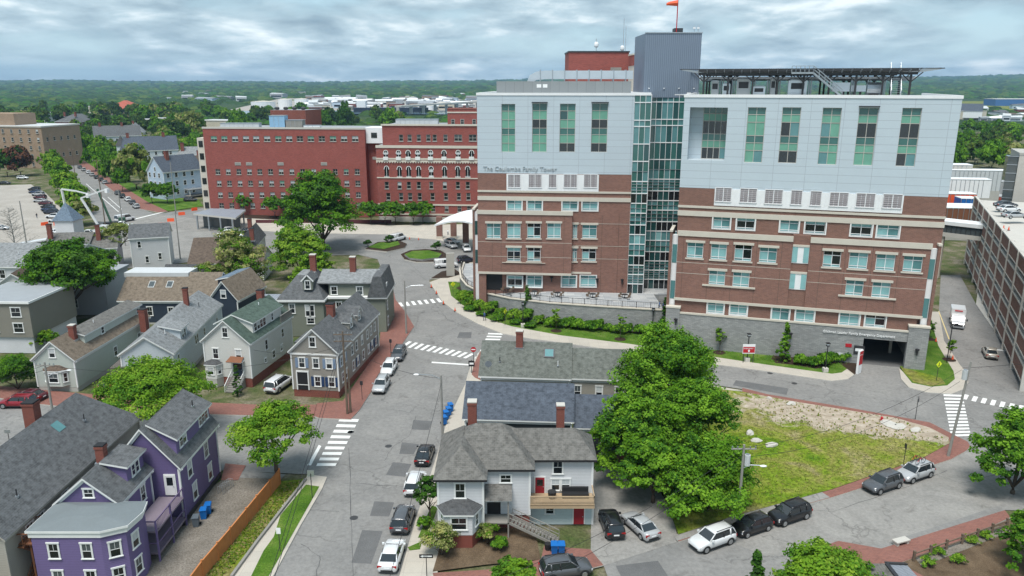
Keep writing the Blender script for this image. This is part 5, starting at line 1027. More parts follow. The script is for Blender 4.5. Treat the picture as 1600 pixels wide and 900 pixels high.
m.box(bx[1] + .5, .3, 6.5, bx[2] - 1.2, 8.5, 8.9, 'sd_sage'); m.build('wall', SG); m = MB(); m.ring([[(x, y, z) for y, z in ((-.1, 8.75), (-.1, 8.95), (4.5, 10.3), (9, 8.95), (9, 8.75))] for x in (bx[1] - 1.4, bx[2] - .7)], 'roof_grey_light'); m.build('roof', SG)
M = TR(bx[2] - .7, -.6, 0); m = MB(); m.ring([[(x, y, z) for x, z in ((-1.5, 6.5), (1.9, 6.5), (1.0, 10.2), (-.4, 10.2))] for y in (-.1, 9.2)], 'roof_gray'); m.build('roof', SG, M)
for x, z, w_, h_ in ((455, 6.9, 0, 0),): pass
for px, py, Y, w_, h_ in ((454.5, 482, 125, .9, 1.6), (479, 485, 125, .7, 1.9), (486, 485, 125, .7, 1.9), (484, 502, 125, 1.2, 1.0)):
    a = sg(px, py, 124.6); put_win(SG, TR(a[0], -2.22, a[1] - h_ * .65), w_, h_)
for px, py, w_, h_ in ((529, 478, .9, 1.7),): a = sg(px, py); put_win(SG, TR(a[0], -.22, a[1] - h_ * .65), w_, h_)
for px, py in ((522, 453), (562, 453.5)): a = sg(px, py, 127.8); put_win(SG, TR(a[0], .28, a[1] - .8), 1.0, 1.4)
a = sg(479, 455, 125); m = MB(); m.ring([[(x, y, z) for x, z in ((-.8, 0), (.8, 0), (.8, 1.7), (0, 2.5), (-.8, 1.7))] for y in (0, 3)][::-1], 'sd_sage'); m.build('dormer', SG, TR(a[0], -1.6, a[1])); put_win(SG, TR(a[0], -1.62, a[1] + .15), .8, 1.4)
m = MB()
for sg_ in (-1, 1): P = [(sg_ * 1.05, -.25, 1.55), (0, -.25, 2.7), (0, 3.2, 2.7), (sg_ * 1.05, 3.2, 1.55)]; m.poly(P if sg_ < 0 else P[::-1], 'roof_gray'); m.bar((sg_ * 1.05, -.22, 1.5), (0, -.22, 2.62), .08, 'white_trim', .2)
m.build('dormer_roof', SG, TR(a[0], -1.6, a[1]))
for y, z in ((1.5, 7.0), (1.5, 3.8), (1.5, .9)): put_win(SG, TR(bx[2] + .82, y, z, math.pi / 2), .8, 1.5)
for px, z0, z1 in ((489, 9.6, 13.0), (551, 9.6, 12.6)): a = at_y(px, 420, 131); chimney(r_, a[0] + 31, 3.9, z0, z1, 1.0)
m = MB(); m.prism([(bx[0] - 5.5, 1), (bx[0], 1), (bx[0], 7), (bx[0] - 5.5, 7)], 0, 5, 'sd_sage', 'metal_roof'); m.build('side_wing', SG)
# --- pale mint bungalow
t, W_, L_ = house('mint_house', 'pale mint one and a half storey house with front bay and brown gable roof', (52, 562), (117, 566), (236, 496), 4.5); r_ = gable(t, I, W_, L_, 4.5, 7.3, 'sd_mint', 'roof_tan', zf=.6)
win_row(t, I, 'F', W_, L_, [(-.1, 5.0, .8, 1.3, 2)], .35); win_row(t, I, 'R', W_, L_, [(10.5, 1.7, .8, 1.4, 0), (17.5, 1.6, .8, 1.4)], .35); bay(t, TR(0.1, .35, 0), 3.6, .8, 1.0, 3.3, 'sd_mint', 'roof_brown', None, .6)
shed_dormer(t, I, 1, W_, 4.5, 7.3, 4.6, 20.2, 2.1, .0, 6.9, 'sd_mint', 'roof_warm', [(9.2, 5.7, .7, 1.0), (19.3, 5.7, .6, .9)]); chimney(r_, .9, 4.0, 6.2, 8.6, .8); chimney(r_, 4.0, 17.5, 3, 7.0, 1.0, False); pipe_vent(r_, 1, 9, 7.1)
# --- lilac grey house
t, W_, L_ = house('white_house', 'pale blue white long house with light grey gable roof and small red chimney', (180, 560), (272, 555), (349, 477), 5.0); r_ = gable(t, I, W_, L_, 5.0, 7.6, 'sd_ice', 'roof_grey_light')
win_row(t, I, 'R', W_, L_, [(2.6, 2.8, .7, 1.4), (10.6, 3.0, .7, 1.4), (11.5, 3.0, .7, 1.4), (15, 3.0, .7, 1.2), (22, 3.1, .7, 1.2)], .35); shed_dormer(t, I, 1, W_, 5.0, 7.6, 5.2, 8.2, 3.2, .2, 7.0, 'sd_ice', 'roof_grey_light', [(6.2, 5.5, .7, 1.2), (7.1, 5.5, .7, 1.2)])
chimney(r_, .4, 17.5, 7.0, 10.2, .7, False); pipe_vent(r_, 1.5, 4, 6.8); pipe_vent(r_, 1.8, 19, 6.6)
m = MB(); m.box(-W_/2 - 1.2, 0, 0, -1.2, 6, 3.4, plain('wood_shake', (.12, .105, .095), .9).name); m.build('front_wing', t)
# --- navy long house with tan roof
t, W_, L_ = house('navy_house', 'long navy house with tan shingle roof and two skylights', (200, 440), (176, 476), (338, 478), 4.0) if False else (thing('navy_house', 'long navy house with tan shingle roof and two skylights', 'house', (-62.6, 134, 0)), 0, 0)
a = g(335, 472, 4.2); b = g(182, 472, 4.2); Ln = a[0] - b[0]; t.location = (b[0], b[1], 0); M = TR(Ln, 0, 0, math.pi / 2) @ TR(0, 0, 0)
M = Matrix.Translation((0, 5.5, 0)) @ Matrix.Rotation(-math.pi / 2, 4, 'Z'); r_ = gable(t, M, 11, Ln, 4.2, 8.2, 'sd_navy', 'roof_tan', zf=.3)
for px in (220, 243): a = at_y(px, 472, 127)[0] - b[0]; put_win(t, TR(a, .34, 1.5), .9, 1.6) if px > 225 else None
put_win(t, TR(at_y(231, 472, b[1])[0] - b[0], .33, 1.6), .9, 1.6, 0)
for px in (239, 267): a = at_y(px, 450, b[1] + 3.3)[0] - b[0]; m = MB(); m.box(-.75, -.55, -.12, .75, .55, .12, 'white_trim'); m.box(-.65, -.48, .12, .65, .48, .14, 'glass_grey'); m.build('skylight', r_, Matrix.Rotation(math.pi / 2, 4, 'Z') @ TR(3.6, -a, 0) @ TR(0, 0, 0) if False else Matrix.Translation((2.4, a, 6.65)) @ Matrix.Rotation(math.atan2(4, 5.5), 4, 'Y'))
m = MB(); x_ = at_y(197, 441, b[1] + 5)[0] - b[0]; x2_ = at_y(297, 441, b[1] + 5)[0] - b[0]; m.box(x_, 4.6, 7.6, x2_, 9, 8.45, 'light_membrane'); m.build('flat_dormer', t)
t, W_, L_ = house('navy_gable_house', 'navy gabled house with weathered tan roof behind the green roofed house', (328, 468), (372, 472), (417, 448), 4.5) ; r_ = gable(t, I, W_, L_, 4.5, 8.0, 'sd_navy', 'roof_tan', zf=.3); win_row(t, I, 'F', W_, L_, [(0, 5.0, .9, 1.4, 2)], .35)
shed_dormer(t, I, -1, W_, 4.5, 8, 3, L_ - .5, 2.4, .1, 7.6, 'sd_navy', 'roof_blue')
# --- charcoal roof with twin window dormer
def ew_house(name, label, pl, pr_, ze, D_, zr, wall, roof, wins=(), wE=(), zf=.3, ch=(), group=None):
    """ridge running across the view; pl and pr_ are the near eave's ends in the picture"""
    a, b = Vector(g(*pl, ze)), Vector(g(*pr_, ze)); Ln = (b - a).length; an = math.atan2(b.y - a.y, b.x - a.x); t = thing(name, label, 'house', (*a, 0), an, group)
    M = Matrix.Translation((0, D_ / 2, 0)) @ Matrix.Rotation(-math.pi / 2, 4, 'Z'); r_ = gable(t, M, D_, Ln, ze, zr, wall, roof, zf=zf)
    for f_, z, w_, h_ in wins: put_win(t, TR(f_ * Ln, .34, z), w_, h_)
    for f_, z, w_, h_ in wE: put_win(t, M @ TR(f_ * D_, Ln - .34, z, math.pi), w_, h_)
    for f_, d_, z0, z1 in ch: chimney(r_, D_ / 2 - d_, f_ * Ln, z0, z1, .9, False)
    return t, M, r_, Ln
t, M, r_, Ln = ew_house('shingled_house', 'grey shingled house with charcoal roof and a twin window dormer', (246, 452), (324, 452), 4.6, 9, 8.2, 'sd_tan', 'roof_charcoal', wE=((-.15, 4.2, .7, 1.2), (.15, 4.2, .7, 1.2)))
shed_dormer(t, M, 1, 9, 4.6, 8.2, Ln * .58, Ln * .93, 3.6, .3, 7.3, 'sd_white', 'roof_charcoal', [(Ln * .67, 5.9, .9, 1.2), (Ln * .83, 5.9, .9, 1.2)])
# --- tall white house with grey roof
t, W_, L_ = house('white_house', 'tall narrow white house with grey gable roof beside the round hedge', (177, 391), (206, 391), (236, 381), 7) if False else house('white_house', 'tall narrow white house with grey gable roof beside the round hedge', (172, 388), (208, 391), (239, 380), 7.5); o_ = g(206, 423); t.location = (*o_, 0); t.rotation_euler = (0, 0, R(18)); M = TR(0, 0, 0)
r_ = gable(t, TR(0, 0, 0, R(-90)) @ TR(-4, 0, 0), 8, 8.8, 7.3, 10, 'sd_greywhite', 'roof_gray', zf=.3)
for x, z in ((2.2, 5.2), (3.5, 1.6), (6.3, 2.2)): put_win(t, TR(x, .33, z), .7, 1.5, 0)
for y, z in ((3.0, 4.8),): put_win(t, TR(.33, y, z, -math.pi / 2), .8, 1.4)
# --- row of pale houses at the left
t, M, r_, Ln = ew_house('row_house', 'long low white row house with light grey hipped roofs behind the dark tree', (-40, 418), (104, 420), 6.8, 16, 10.0, 'sd_greywhite', 'roof_grey_light', [(.62, 4.6, 1.1, 1.7), (.9, 4.6, 1.1, 1.7), (.97, 4.6, 1.1, 1.7), (.28, 4.6, 1.1, 1.7)]); gable_dormer(t, M, 1, 16, 6.8, 10, Ln * .8, 8, 5.5, 8.1, 9.2, 'sd_greywhite', 'roof_grey_light', win=(.5, .4))
for k in (.35, .55, .72, .78): pipe_vent(r_, 4, Ln * k, 8.6)
t, W_, L_ = house('white_house', 'white gabled house with brown roof at the left edge of the photo', (-18, 452), (59, 452), (50, 425), 6.5); t.rotation_euler = (0, 0, R(12)); r_ = gable(t, I, 9.5, 12, 6.3, 9.7, 'sd_white', 'roof_brown', zf=.4); win_row(t, I, 'F', 9.5, 12, [(.2, 6.3, .8, 1.4, 0), (2.0, 6.6, .8, 1.4, 0), (3.2, 1.3, .6, 1.0, 0)], .35)
t = thing('lavender_house', 'pale lavender clapboard house half hidden behind the large dark tree', 'house', (*g(62, 492), 0)); m = MB(); m.box(0, 0, 0, 13, 9, 7.2, 'sd_lav'); m.build('wall', t); m = MB(); m.box(-.3, -.3, 7.2, 13.3, 9.3, 7.6, 'grey_membrane'); m.build('roof', t)
for x, z in ((2.2, 4.8), (3.5, 1.4), (.9, 1.4), (7, 4.8), (7, 1.4)): put_win(t, TR(x, -.01, z), .9, 1.5)
# --- taupe flat roofed block
t = thing('taupe_house', 'taupe three storey flat roofed block with large dark windows at left edge', 'house', (*g(57, 553), 0), R(-2)); m = MB(); m.box(-11, 0, 2.8, 0, 12, 8.4, 'sd_taupe'); m.build('wall', t); m = MB(); m.box(-11, .3, 0, -.3, 12, 2.8, 'sd_greywhite'); m.build('ground_storey', t); m = MB(); m.box(-11.2, -.3, 8.4, .3, 12, 8.75, 'white_trim'); m.box(-11, -.1, 8.75, .1, 11.8, 8.8, 'grey_membrane'); m.build('roof', t)
for z in (3.6, 6.2): put_win(t, TR(-2.2, -.01, z), 1.5, 1.5, 0); put_win(t, TR(-6.2, -.01, z), 1.5, 1.5, 0)
# --- houses behind, row of grey roofs and pyramid roof
ew_house('grey_roof_house', 'low house with long dark grey roof and two red chimneys before the parking lot', (64, 392), (136, 390), 5.5, 11, 8.4, 'sd_greywhite', 'roof_warm', [(.75, 3.4, .8, 1.3), (.95, 3.4, .8, 1.3)], ch=((.12, 3, 7.3, 11),))
ew_house('grey_roof_house', 'low grey roofed house between the red chimney and the tall white house', (136, 391), (184, 388), 5.2, 9, 7.6, 'sd_lav', 'roof_warm', [(.3, 3.2, .8, 1.3)], ch=((.35, 3, 6.5, 10.4),))
t = thing('pyramid_roof_house', 'house turret with a steep blue grey pyramid roof', 'house', (*g(105, 392), 0)); t.location = (*g(105, 386), 0); t.scale = (.68, .68, 1); m = MB(); m.box(-3.6, 0, 0, 3.6, 7, 7.2, 'sd_greywhite'); m.build('wall', t); m = MB()
b4 = [(-4.2, -.5, 7), (4.2, -.5, 7), (4.2, 7.6, 7), (-4.2, 7.6, 7)]
for k in range(4): m.poly([b4[k], b4[(k + 1) % 4], (-.3, 3.5, 11.6)], 'roof_blue')
m.build('roof', t)
t, M, r_, Ln = ew_house('brown_roof_house', 'house with broad brown shingle roof below the construction site', (292, 415), (372, 412), 4.4, 17, 8.6, 'sd_white', 'roof_brown')
m = MB(); m.ring([[(x, y, z) for x, z in ((-3.5, 3.4), (3.5, 3.4), (0, 6.6))] for y in (-4.5, 3)], 'roof_brown'); m.build('gable_wing_roof', t, TR(Ln * .78, 0, 0)); m = MB(); m.box(-3.1, -4.2, 0, 3.1, 1, 3.45, 'sd_white'); m.build('gable_wing', t, TR(Ln * .78, 0, 0)); put_win(t, TR(Ln * .78, -4.21, 1.2), .9, 1.3)
t, W_, L_ = house('white_gable_house', 'white gable fronted house with dark grey roof before the hospital street', (366, 391), (397, 391), (416, 368), 5); r_ = gable(t, I, W_, L_, 5, 8.2, 'sd_white', 'roof_charcoal', zf=.3); chimney(r_, 1.5, 3, 6.5, 9.5, .9, False); chimney(r_, -.5, L_ * .7, 7.5, 10.2, .9, False)
ew_house('brown_roof_house', 'low brown roofed wing behind the bright garden tree', (368, 413), (412, 412), 4.0, 10, 6.6, 'sd_white', 'roof_brown')
# --- centre: light grey hip roofed house
GH = thing('light_grey_house', 'light grey clapboard house with hipped roofs, cedar deck and blue bins', 'house', (-2.5, 64, 0)); o_ = (2.5, -64)
T0 = TR(o_[0], o_[1], 0); q_ = lambda x, y: (x + o_[0], y + o_[1])
m = MB(); m.box(*q_(-6.9, 64.4), 1.6, *q_(-2.7, 73), 6.4, 'sd_greywhite'); m.box(*q_(-2.7, 66.2), 1.6, *q_(1.7, 73), 6.4, 'sd_greywhite'); m.box(*q_(1.7, 68.3), 2.7, *q_(7.9, 73), 6.4, 'sd_greywhite'); m.build('wall', GH)
m = MB(); m.box(*q_(-6.8, 64.5), 0, *q_(-2.8, 72.9), 1.6, 'brick_old'); m.box(*q_(-2.8, 66.3), 0, *q_(1.7, 72.9), 1.6, 'brick_old'); m.box(*q_(1.72, 67.1), 0, *q_(7.9, 72.9), 2.7, 'sd_aqua'); m.build('foundation', GH)
m = MB()
for x, y, z0 in ((-6.9, 64.4, 1.6), (-2.7, 64.4, 1.6), (1.7, 66.2, 1.6), (1.75, 68.25, 2.7), (7.9, 68.25, 2.7), (7.9, 67.1, 0)): X, Y = q_(x, y); MB().box(X - .1, Y - .05, z0, X + .1, Y + .1, 6.4 if z0 else 2.7, 'white_trim').build('corner_board', GH)
def hiproof(m, x0, y0, x1, y1, ze, zr, rid, mat, fas='black'):
    """rid: ridge from (xa,ya) to (xb,yb)"""
    (xa, ya), (xb, yb) = rid; P = [(x0, y0), (x1, y0), (x1, y1), (x0, y1)]; T = lambda p, z: (p[0] + o_[0], p[1] + o_[1], z)
    if abs(xa - xb) > abs(ya - yb): F_ = [(P[0], P[1], (xb, yb), (xa, ya)), (P[1], P[2], (xb, yb)), (P[2], P[3], (xa, ya), (xb, yb)), (P[3], P[0], (xa, ya))]
    else: F_ = [(P[0], P[1], (xa, ya)), (P[1], P[2], (xb, yb), (xa, ya)), (P[2], P[3], (xb, yb)), (P[3], P[0], (xa, ya), (xb, yb))]
    for f_ in F_: m.poly([T(f_[0], ze), T(f_[1], ze)] + [T(p, zr) for p in f_[2:]], mat)
    m.prism([(x + o_[0], y + o_[1]) for x, y in P], ze - .22, ze - .003, fas)
m = MB(); hiproof(m, -7.3, 63.9, -2.3, 73.5, 6.62, 8.8, ((-4.8, 66.6), (-4.8, 71)), 'roof_warm'); m.build('roof', GH); m = MB(); hiproof(m, -7.25, 65.8, 2.2, 73.45, 6.65, 9.5, ((-3.6, 70), (-1.0, 70)), 'roof_warm'); r_ = m.build('roof', GH); m = MB(); hiproof(m, -1, 67.8, 8.3, 73.4, 6.6, 8.7, ((-1, 70.6), (6.3, 70.6)), 'roof_warm'); m.build('roof', GH)
for x in (q_(-4.85, 0)[0], q_(6.7, 0)[0]): pass
for px, z in ((742, 6.0), (880, 6.0)): a = at_y(px, 650, 74.5); t = None
chimney(r_, -1.9 + o_[0] - 2.2, 9.3, 6.5, 10.4, .9); chimney(r_, 5.0 + o_[0], 9.3, 6.5, 10.0, .8)
put_win(GH, TR(*q_(-4.85, 64.38), 4.5), .9, 1.5, 0); put_win(GH, TR(*q_(-.6, 66.18), 5.1), 1.0, .8, 0); put_win(GH, TR(*q_(4.5, 68.28), 4.9), .9, 1.4, 0)
for x in (4.3, 5.3): put_win(GH, TR(*q_(x, 68.28), 3.1), .85, 1.2, 2)
door(GH, TR(*q_(2.75, 68.28), 2.75), .9, 1.75, 'door_red'); bay(GH, TR(*q_(-4.9, 64.4), 0), 4.0, 1.5, 1.5, 3.7, 'sd_greywhite', 'roof_charcoal', 'ground_brick', .8)
door(GH, TR(*q_(6.55, 67.08), .1), 1.0, 1.9, 'door_red', glaz=False); put_win(GH, TR(*q_(3.7, 67.08), 1.2), .8, .8, 0)
m = MB(); x0, y0 = q_(1.75, 66.0); x1, y1 = q_(7.95, 68.2); m.box(x0, y0, 2.7, x1, y1, 2.82, 'deck_wood'); m.build('deck', GH)
m = MB(); m.box(x0, y0, 3.6, x1, y0 + .1, 3.7, 'deck_wood'); m.box(x1 - .1, y0, 3.6, x1, y1, 3.7, 'deck_wood'); m.box(x0, y0, 2.4, x1, y0 + .08, 2.75, 'deck_wood')
for k in range(56): x = x0 + (x1 - x0) * k / 56; m.box(x, y0 + .02, 2.82, x + .06, y0 + .07, 3.6, 'deck_wood')
m.build('deck_rail', GH); m = MB(); xa, ya = q_(-2.6, 64.6); xb, yb = q_(-.3, 66.2); m.box(xa, ya, 1.6, xb, yb, 1.72, 'grey_wood'); m.box(xa + .1, ya - .1, 4.0, xb + .2, yb, 4.12, 'white_trim'); m.poly([(xa, ya - .2, 4.13), (xb + .3, ya - .2, 4.13), (xb + .3, yb, 4.95), (xa, yb, 4.95)], 'roof_warm'); m.poly([(xb + .3, ya - .2, 4.13), (xb + .3, yb, 4.13), (xb + .3, yb, 4.95)], 'sd_greywhite')
for x in (xb - .05,): m.box(x - .07, ya, 0, x + .07, ya + .14, 4.0, 'grey_wood')
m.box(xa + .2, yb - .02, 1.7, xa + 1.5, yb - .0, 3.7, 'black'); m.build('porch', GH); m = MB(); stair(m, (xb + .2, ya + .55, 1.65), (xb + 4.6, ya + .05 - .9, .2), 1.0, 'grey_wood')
for k in range(24): f_ = k / 23; x = xb + .2 + 4.4 * f_; y = ya + .55 - 1.4 * f_ - .5; z = 1.65 - 1.45 * f_; m.box(x - .03, y - .03, z, x + .03, y + .03, z + .95, 'grey_wood')
m.build('stair', GH)
# --- dark slate house
DH = thing('dark_house', 'dark slate clapboard house with blue grey shingle roof behind the light grey house', 'house', (-5.3, 79.6, 0)); M = Matrix.Translation((-.4, 4.4, 0)) @ Matrix.Rotation(-math.pi / 2, 4, 'Z'); r_ = gable(DH, M, 8.2, 12.7, 5.1, 8.1, 'sd_slate', 'roof_slate', zf=.3, thick=.15)
DH.location = (-5.3, 79.9, 0); DH.rotation_euler = (0, 0, R(-4)); M2_ = Matrix.Translation((12.2, 4.2, 0)) @ Matrix.Rotation(-math.pi / 2, 4, 'Z'); r2_ = gable(DH, M2_, 7.4, 7.4, 4.3, 6.9, 'sd_slate', 'roof_slate', zf=1.2, found='brick_old', thick=.15)
put_win(DH, TR(15.9, .83, 2.6), 1.0, 1.6, 2); put_win(DH, TR(15.9, .83, .2), 1.0, 1.0, 2)
# --- grey green roofed house
t, M, r_, Ln = ew_house('sage_roof_house', 'house with long mossy grey roof, skylight and dark chimney', (747, 590), (893, 595), 4.8, 8.6, 8.3, 'sd_beige', 'roof_greygreen'); M2_ = Matrix.Translation((Ln - .5, 4.1, 0)) @ Matrix.Rotation(-math.pi / 2, 4, 'Z'); gable(t, M2_, 7.6, 7.6, 4.8, 7.7, 'sd_beige', 'roof_greygreen', zf=.3)
for x in (1.2, 4.0, 6.5): put_win(t, TR(Ln + x - .4, .63, 2.3), .75, 1.6)
chimney(r_, .4, Ln * .42, 7.6, 10.1, .9); m = MB(); m.box(-.7, -.7, 0, .7, .7, .2, 'dark_metal'); m.box(-.55, -.55, .2, .55, .55, .22, 'glass_teal'); m.build('skylight', r_, Matrix.Translation((1.3, Ln * .75, 7.35)) @ Matrix.Rotation(math.atan2(3.5, 4.3), 4, 'Y')); pipe_vent(r_, 2.6, Ln * .22, 6.4); pipe_vent(r_, 2.9, Ln * .85, 6.2)
t2 = thing('satellite_dish', 'small grey satellite dish on the mossy grey roof', 'satellite dish', (*g(763, 572, 7.2), 6.7)); m = MB(); m.tube([(0, 0, 0), (0, 0, .7)], .03, 5, 'steel'); m.ring([[(r * math.cos(a_), -.1 - r * r * .3 + .1, .8 + r * math.sin(a_)) for a_ in np.arange(0, 6.28, .6)] for r in (.45, .3, .1)], 'steel'); m.build('dish', t2)
# --- small roof at the bottom right
t = thing('hip_roof_house', 'small house with grey shingle and slate tile hip roof at the bottom edge', 'house', (28, 58.5, 0)); a = g(1347, 843, 5); t.location = (a[0], a[1] - 3, 0); m = MB(); m.box(-3.9, -11, 0, 3.3, 1.0, 3.4, 'sd_beige'); m.build('wall', t); m = MB(); b4 = [(-4.6, -12, 3.6), (3.9, -12, 3.6), (3.2, 1.6, 3.6), (-3.4, 1.6, 3.6)]
m.poly([b4[2], b4[3], (.3, -.6, 5.2)], 'roof_warm'); m.poly([b4[3], b4[0], (.3, -9, 5.2), (.3, -.6, 5.2)], 'roof_warm'); m.poly([b4[1], b4[2], (.3, -.6, 5.2), (.3, -9, 5.2)], 'metal_roof'); m.poly([b4[0], b4[1], (.3, -9, 5.2)], 'roof_warm'); m.prism([p[:2] for p in b4], 3.4, 3.59, 'grey_wood'); m.build('roof', t)
m = MB(); m.bar((.3, -.7, 5.25), (.3, -9, 5.25), .3, 'dark_metal', .1); m.bar((.3, -.6, 5.25), (3.2, 1.6, 3.65), .3, 'dark_metal', .1); m.build('ridge_cap', t)
# ================= trees and plants
for n_, c_, t_ in (('leaf_maple', (0.115, 0.26, 0.022), 0.4), ('leaf_maple_pale', (0.2, 0.39, 0.04), 0.42), ('leaf_maple_dark', (0.055, 0.15, 0.02), 0.3), ('leaf_lime', (0.165, 0.32, 0.03), 0.4), ('leaf_lime_pale', (0.25, 0.4, 0.05), 0.42), ('leaf_lime_dark', (0.09, 0.215, 0.025), 0.35),
    ('leaf_grey', (0.169, 0.212, 0.059), 0.35), ('leaf_grey_pale', (0.319, 0.342, 0.131), 0.35), ('leaf_dark', (0.034, 0.081, 0.021), 0.25), ('leaf_dark_pale', (0.066, 0.146, 0.029), 0.30), ('leaf_far', (0.047, 0.097, 0.025), 0.25), ('leaf_far_pale', (0.096, 0.152, 0.031), 0.25), ('leaf_far_dark', (0.029, 0.062, 0.020), 0.15), ('leaf_copper', (0.131, 0.065, 0.043), 0.25)): leaf(n_, c_, t_)  # paler and darker leaf colours, mixed at random over the clumps
PAL = {'maple': ('leaf_maple', 'leaf_maple_pale', 'leaf_maple_dark'), 'lime': ('leaf_lime', 'leaf_lime_pale', 'leaf_lime_dark'), 'grey': ('leaf_grey', 'leaf_grey_pale', 'leaf_maple'), 'dark': ('leaf_dark', 'leaf_dark_pale', 'leaf_maple_dark'), 'mid': ('leaf_maple', 'leaf_maple_dark', 'leaf_dark_pale'), 'far': ('leaf_far', 'leaf_far_pale', 'leaf_far_dark'), 'farlime': ('leaf_far_pale', 'leaf_lime_dark', 'leaf_far'), 'copper': ('leaf_copper', 'leaf_far_dark', 'leaf_copper')}
def leaf_mesh(pts, nrm, size, mats, midx, rs, name='crown', aspect=.75):
    n = len(pts); a = rs.normal(size=(n, 3)); t = np.cross(nrm, a); t /= np.linalg.norm(t, axis=1)[:, None] + 1e-9; b = np.cross(nrm, t)
    s = (size * rs.uniform(.6, 1.35, n))[:, None]; t = t * s * .5; b = b * s * .5 * aspect
    cup = nrm * s * .16
    V = np.stack([pts - t - b * .5, pts - b + cup, pts + t - b * .3, pts + t * .5 + b, pts - t * .5 + b + cup * .6], 1).reshape(-1, 3)
    me = bpy.data.meshes.new(name); me.vertices.add(n * 5); me.vertices.foreach_set('co', V.astype('f').ravel()); me.loops.add(n * 5); me.loops.foreach_set('vertex_index', np.arange(n * 5, dtype='i')); me.polygons.add(n)
    me.polygons.foreach_set('loop_start', np.arange(0, n * 5, 5, dtype='i')); me.polygons.foreach_set('loop_total', np.full(n, 5, 'i'))
    for k in mats: me.materials.append(MAT[k])
    me.polygons.foreach_set('material_index', midx.astype('i')); me.update(); return me
def crown_mesh(seed, pal, R_, H_, nclump, per, size, shape='round', gap=.25, zc=0.0):
    """leaf clumps through the crown's volume; R radius, H height of crown, origin at its bottom centre"""
    rs = np.random.RandomState(seed); C = []; 
    nl = {'round': 13, 'tall': 8, 'wide': 11, 'cone': 10, 'bush': 5}[shape]
    for i in range(nl):
        if shape == 'cone': f = (i + .5) / nl; rr = R_ * (1 - f) * .75 + .1; a = rs.uniform(0, 6.28); C.append((math.cos(a) * rr * .35, math.sin(a) * rr * .35, H_ * f, rr, H_ / nl * 1.3))
        elif shape == 'tall': f = (i + .5) / nl; rr = R_ * (.55 + .45 * math.sin(math.pi * min(1, f * 1.05))); a = rs.uniform(0, 6.28); C.append((math.cos(a) * R_ * .3, math.sin(a) * R_ * .3, H_ * (.1 + .8 * f), rr * .72, H_ * .2))
        else:
            a = i * 2.4 + rs.uniform(-.4, .4); q_ = math.sqrt((i + .5) / nl); f = 1 - q_ ** 2 * .75; C.append((math.cos(a) * R_ * .6 * q_, math.sin(a) * R_ * .6 * q_, H_ * ((.06 if shape == 'round' else .22) + (.66 if shape == 'round' else .5) * f + rs.uniform(-.06, .1)), R_ * rs.uniform(.3, .5), H_ * rs.uniform(.17, .27)))
    C = np.array(C); k = rs.randint(0, nl, nclump); d = rs.normal(size=(nclump, 3)); d /= np.linalg.norm(d, axis=1)[:, None]; d[:, 2] = np.where(d[:, 2] < -.35, -d[:, 2], d[:, 2])
    rad = rs.uniform(.68, 1.1, nclump)[:, None]; inner = rs.rand(nclump) < gap; rad[inner] *= .6
    P = C[k, :3] + d * rad * C[k][:, [3, 3, 4]]
    cl = R_ * {'round': .115, 'wide': .11, 'tall': .14, 'cone': .14, 'bush': .2}[shape] + size * .3
    n = nclump * per; ci = np.repeat(np.arange(nclump), per); o = rs.normal(size=(n, 3)); o *= (rs.rand(n) ** .5)[:, None] / (np.linalg.norm(o, axis=1)[:, None]) * cl; o[:, 2] *= .55
    pts = P[ci] + o; outw = d[ci] * .7 + o / cl * .6 + np.array([0, 0, .75]) + rs.normal(size=(n, 3)) * .55; outw /= np.linalg.norm(outw, axis=1)[:, None]
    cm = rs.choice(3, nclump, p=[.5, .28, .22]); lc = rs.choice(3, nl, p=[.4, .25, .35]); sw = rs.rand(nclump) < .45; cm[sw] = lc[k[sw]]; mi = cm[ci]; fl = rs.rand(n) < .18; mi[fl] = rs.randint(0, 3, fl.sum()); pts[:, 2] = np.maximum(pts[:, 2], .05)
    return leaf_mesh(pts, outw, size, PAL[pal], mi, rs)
def trunk_mesh(seed, h, r, R_, H_, mat='bark', limbs=6):
    q = random.Random(seed); m = MB(); m.tube([(0, 0, -.1), (.05 * h * q.uniform(-.3, .3), 0, h * .5), (0, .02 * h, h), (q.uniform(-.3, .3), q.uniform(-.3, .3), h + H_ * .55)], r, 7, mat, r * .35)
    for i in range(limbs):
        a = i * 2.4 + q.uniform(-.3, .3); z = h * q.uniform(.75, 1.05); e = R_ * q.uniform(.45, .75); m.tube([(0, 0, z), (math.cos(a) * e * .45, math.sin(a) * e * .45, z + H_ * .22), (math.cos(a) * e, math.sin(a) * e, z + H_ * q.uniform(.3, .6))], r * .42, 5, mat, r * .1)
    return m.mesh('trunk', True)
def tree(name, label, cat, xy, h, R_, pal='maple', shape='round', th=None, nc=300, per=26, size=.42, seed=None, group=None, tr=None, var=None, rz=0):
    """h: full height; th: height of the bare trunk"""
    th = h * .25 if th is None else th; seed = seed if seed is not None else rnd.randint(0, 9999); t = thing(name, label, cat, (*xy, 0), rz, group); H_ = h - th
    key = ('cr', var) if var is not None else ('cr', seed, pal, R_, h)
    if var is None: per = int(per * 1.75); size *= .74
    if var is not None: # shared unit crowns: scaled copies
        c = inst('crown', ('cr', var, pal, shape, nc), lambda: crown_mesh(var * 7, pal, 1, 1, nc, per, size, shape), t, Matrix.Translation((0, 0, th)) @ Matrix.Diagonal((R_, R_, H_, 1)))
        inst('trunk', ('tk', var), lambda: trunk_mesh(var, 1, .05, .6, .5), t, Matrix.Diagonal((R_ * .8, R_ * .8, th if th > .5 else .5, 1)))
    else:
        c = inst('crown', key, lambda: crown_mesh(seed, pal, R_, H_, nc, per, size, shape), t, TR(0, 0, th)); inst('trunk', ('tk',) + key, lambda: trunk_mesh(seed, th, tr or max(.07, R_ * .055), R_, H_), t, None)
    return t
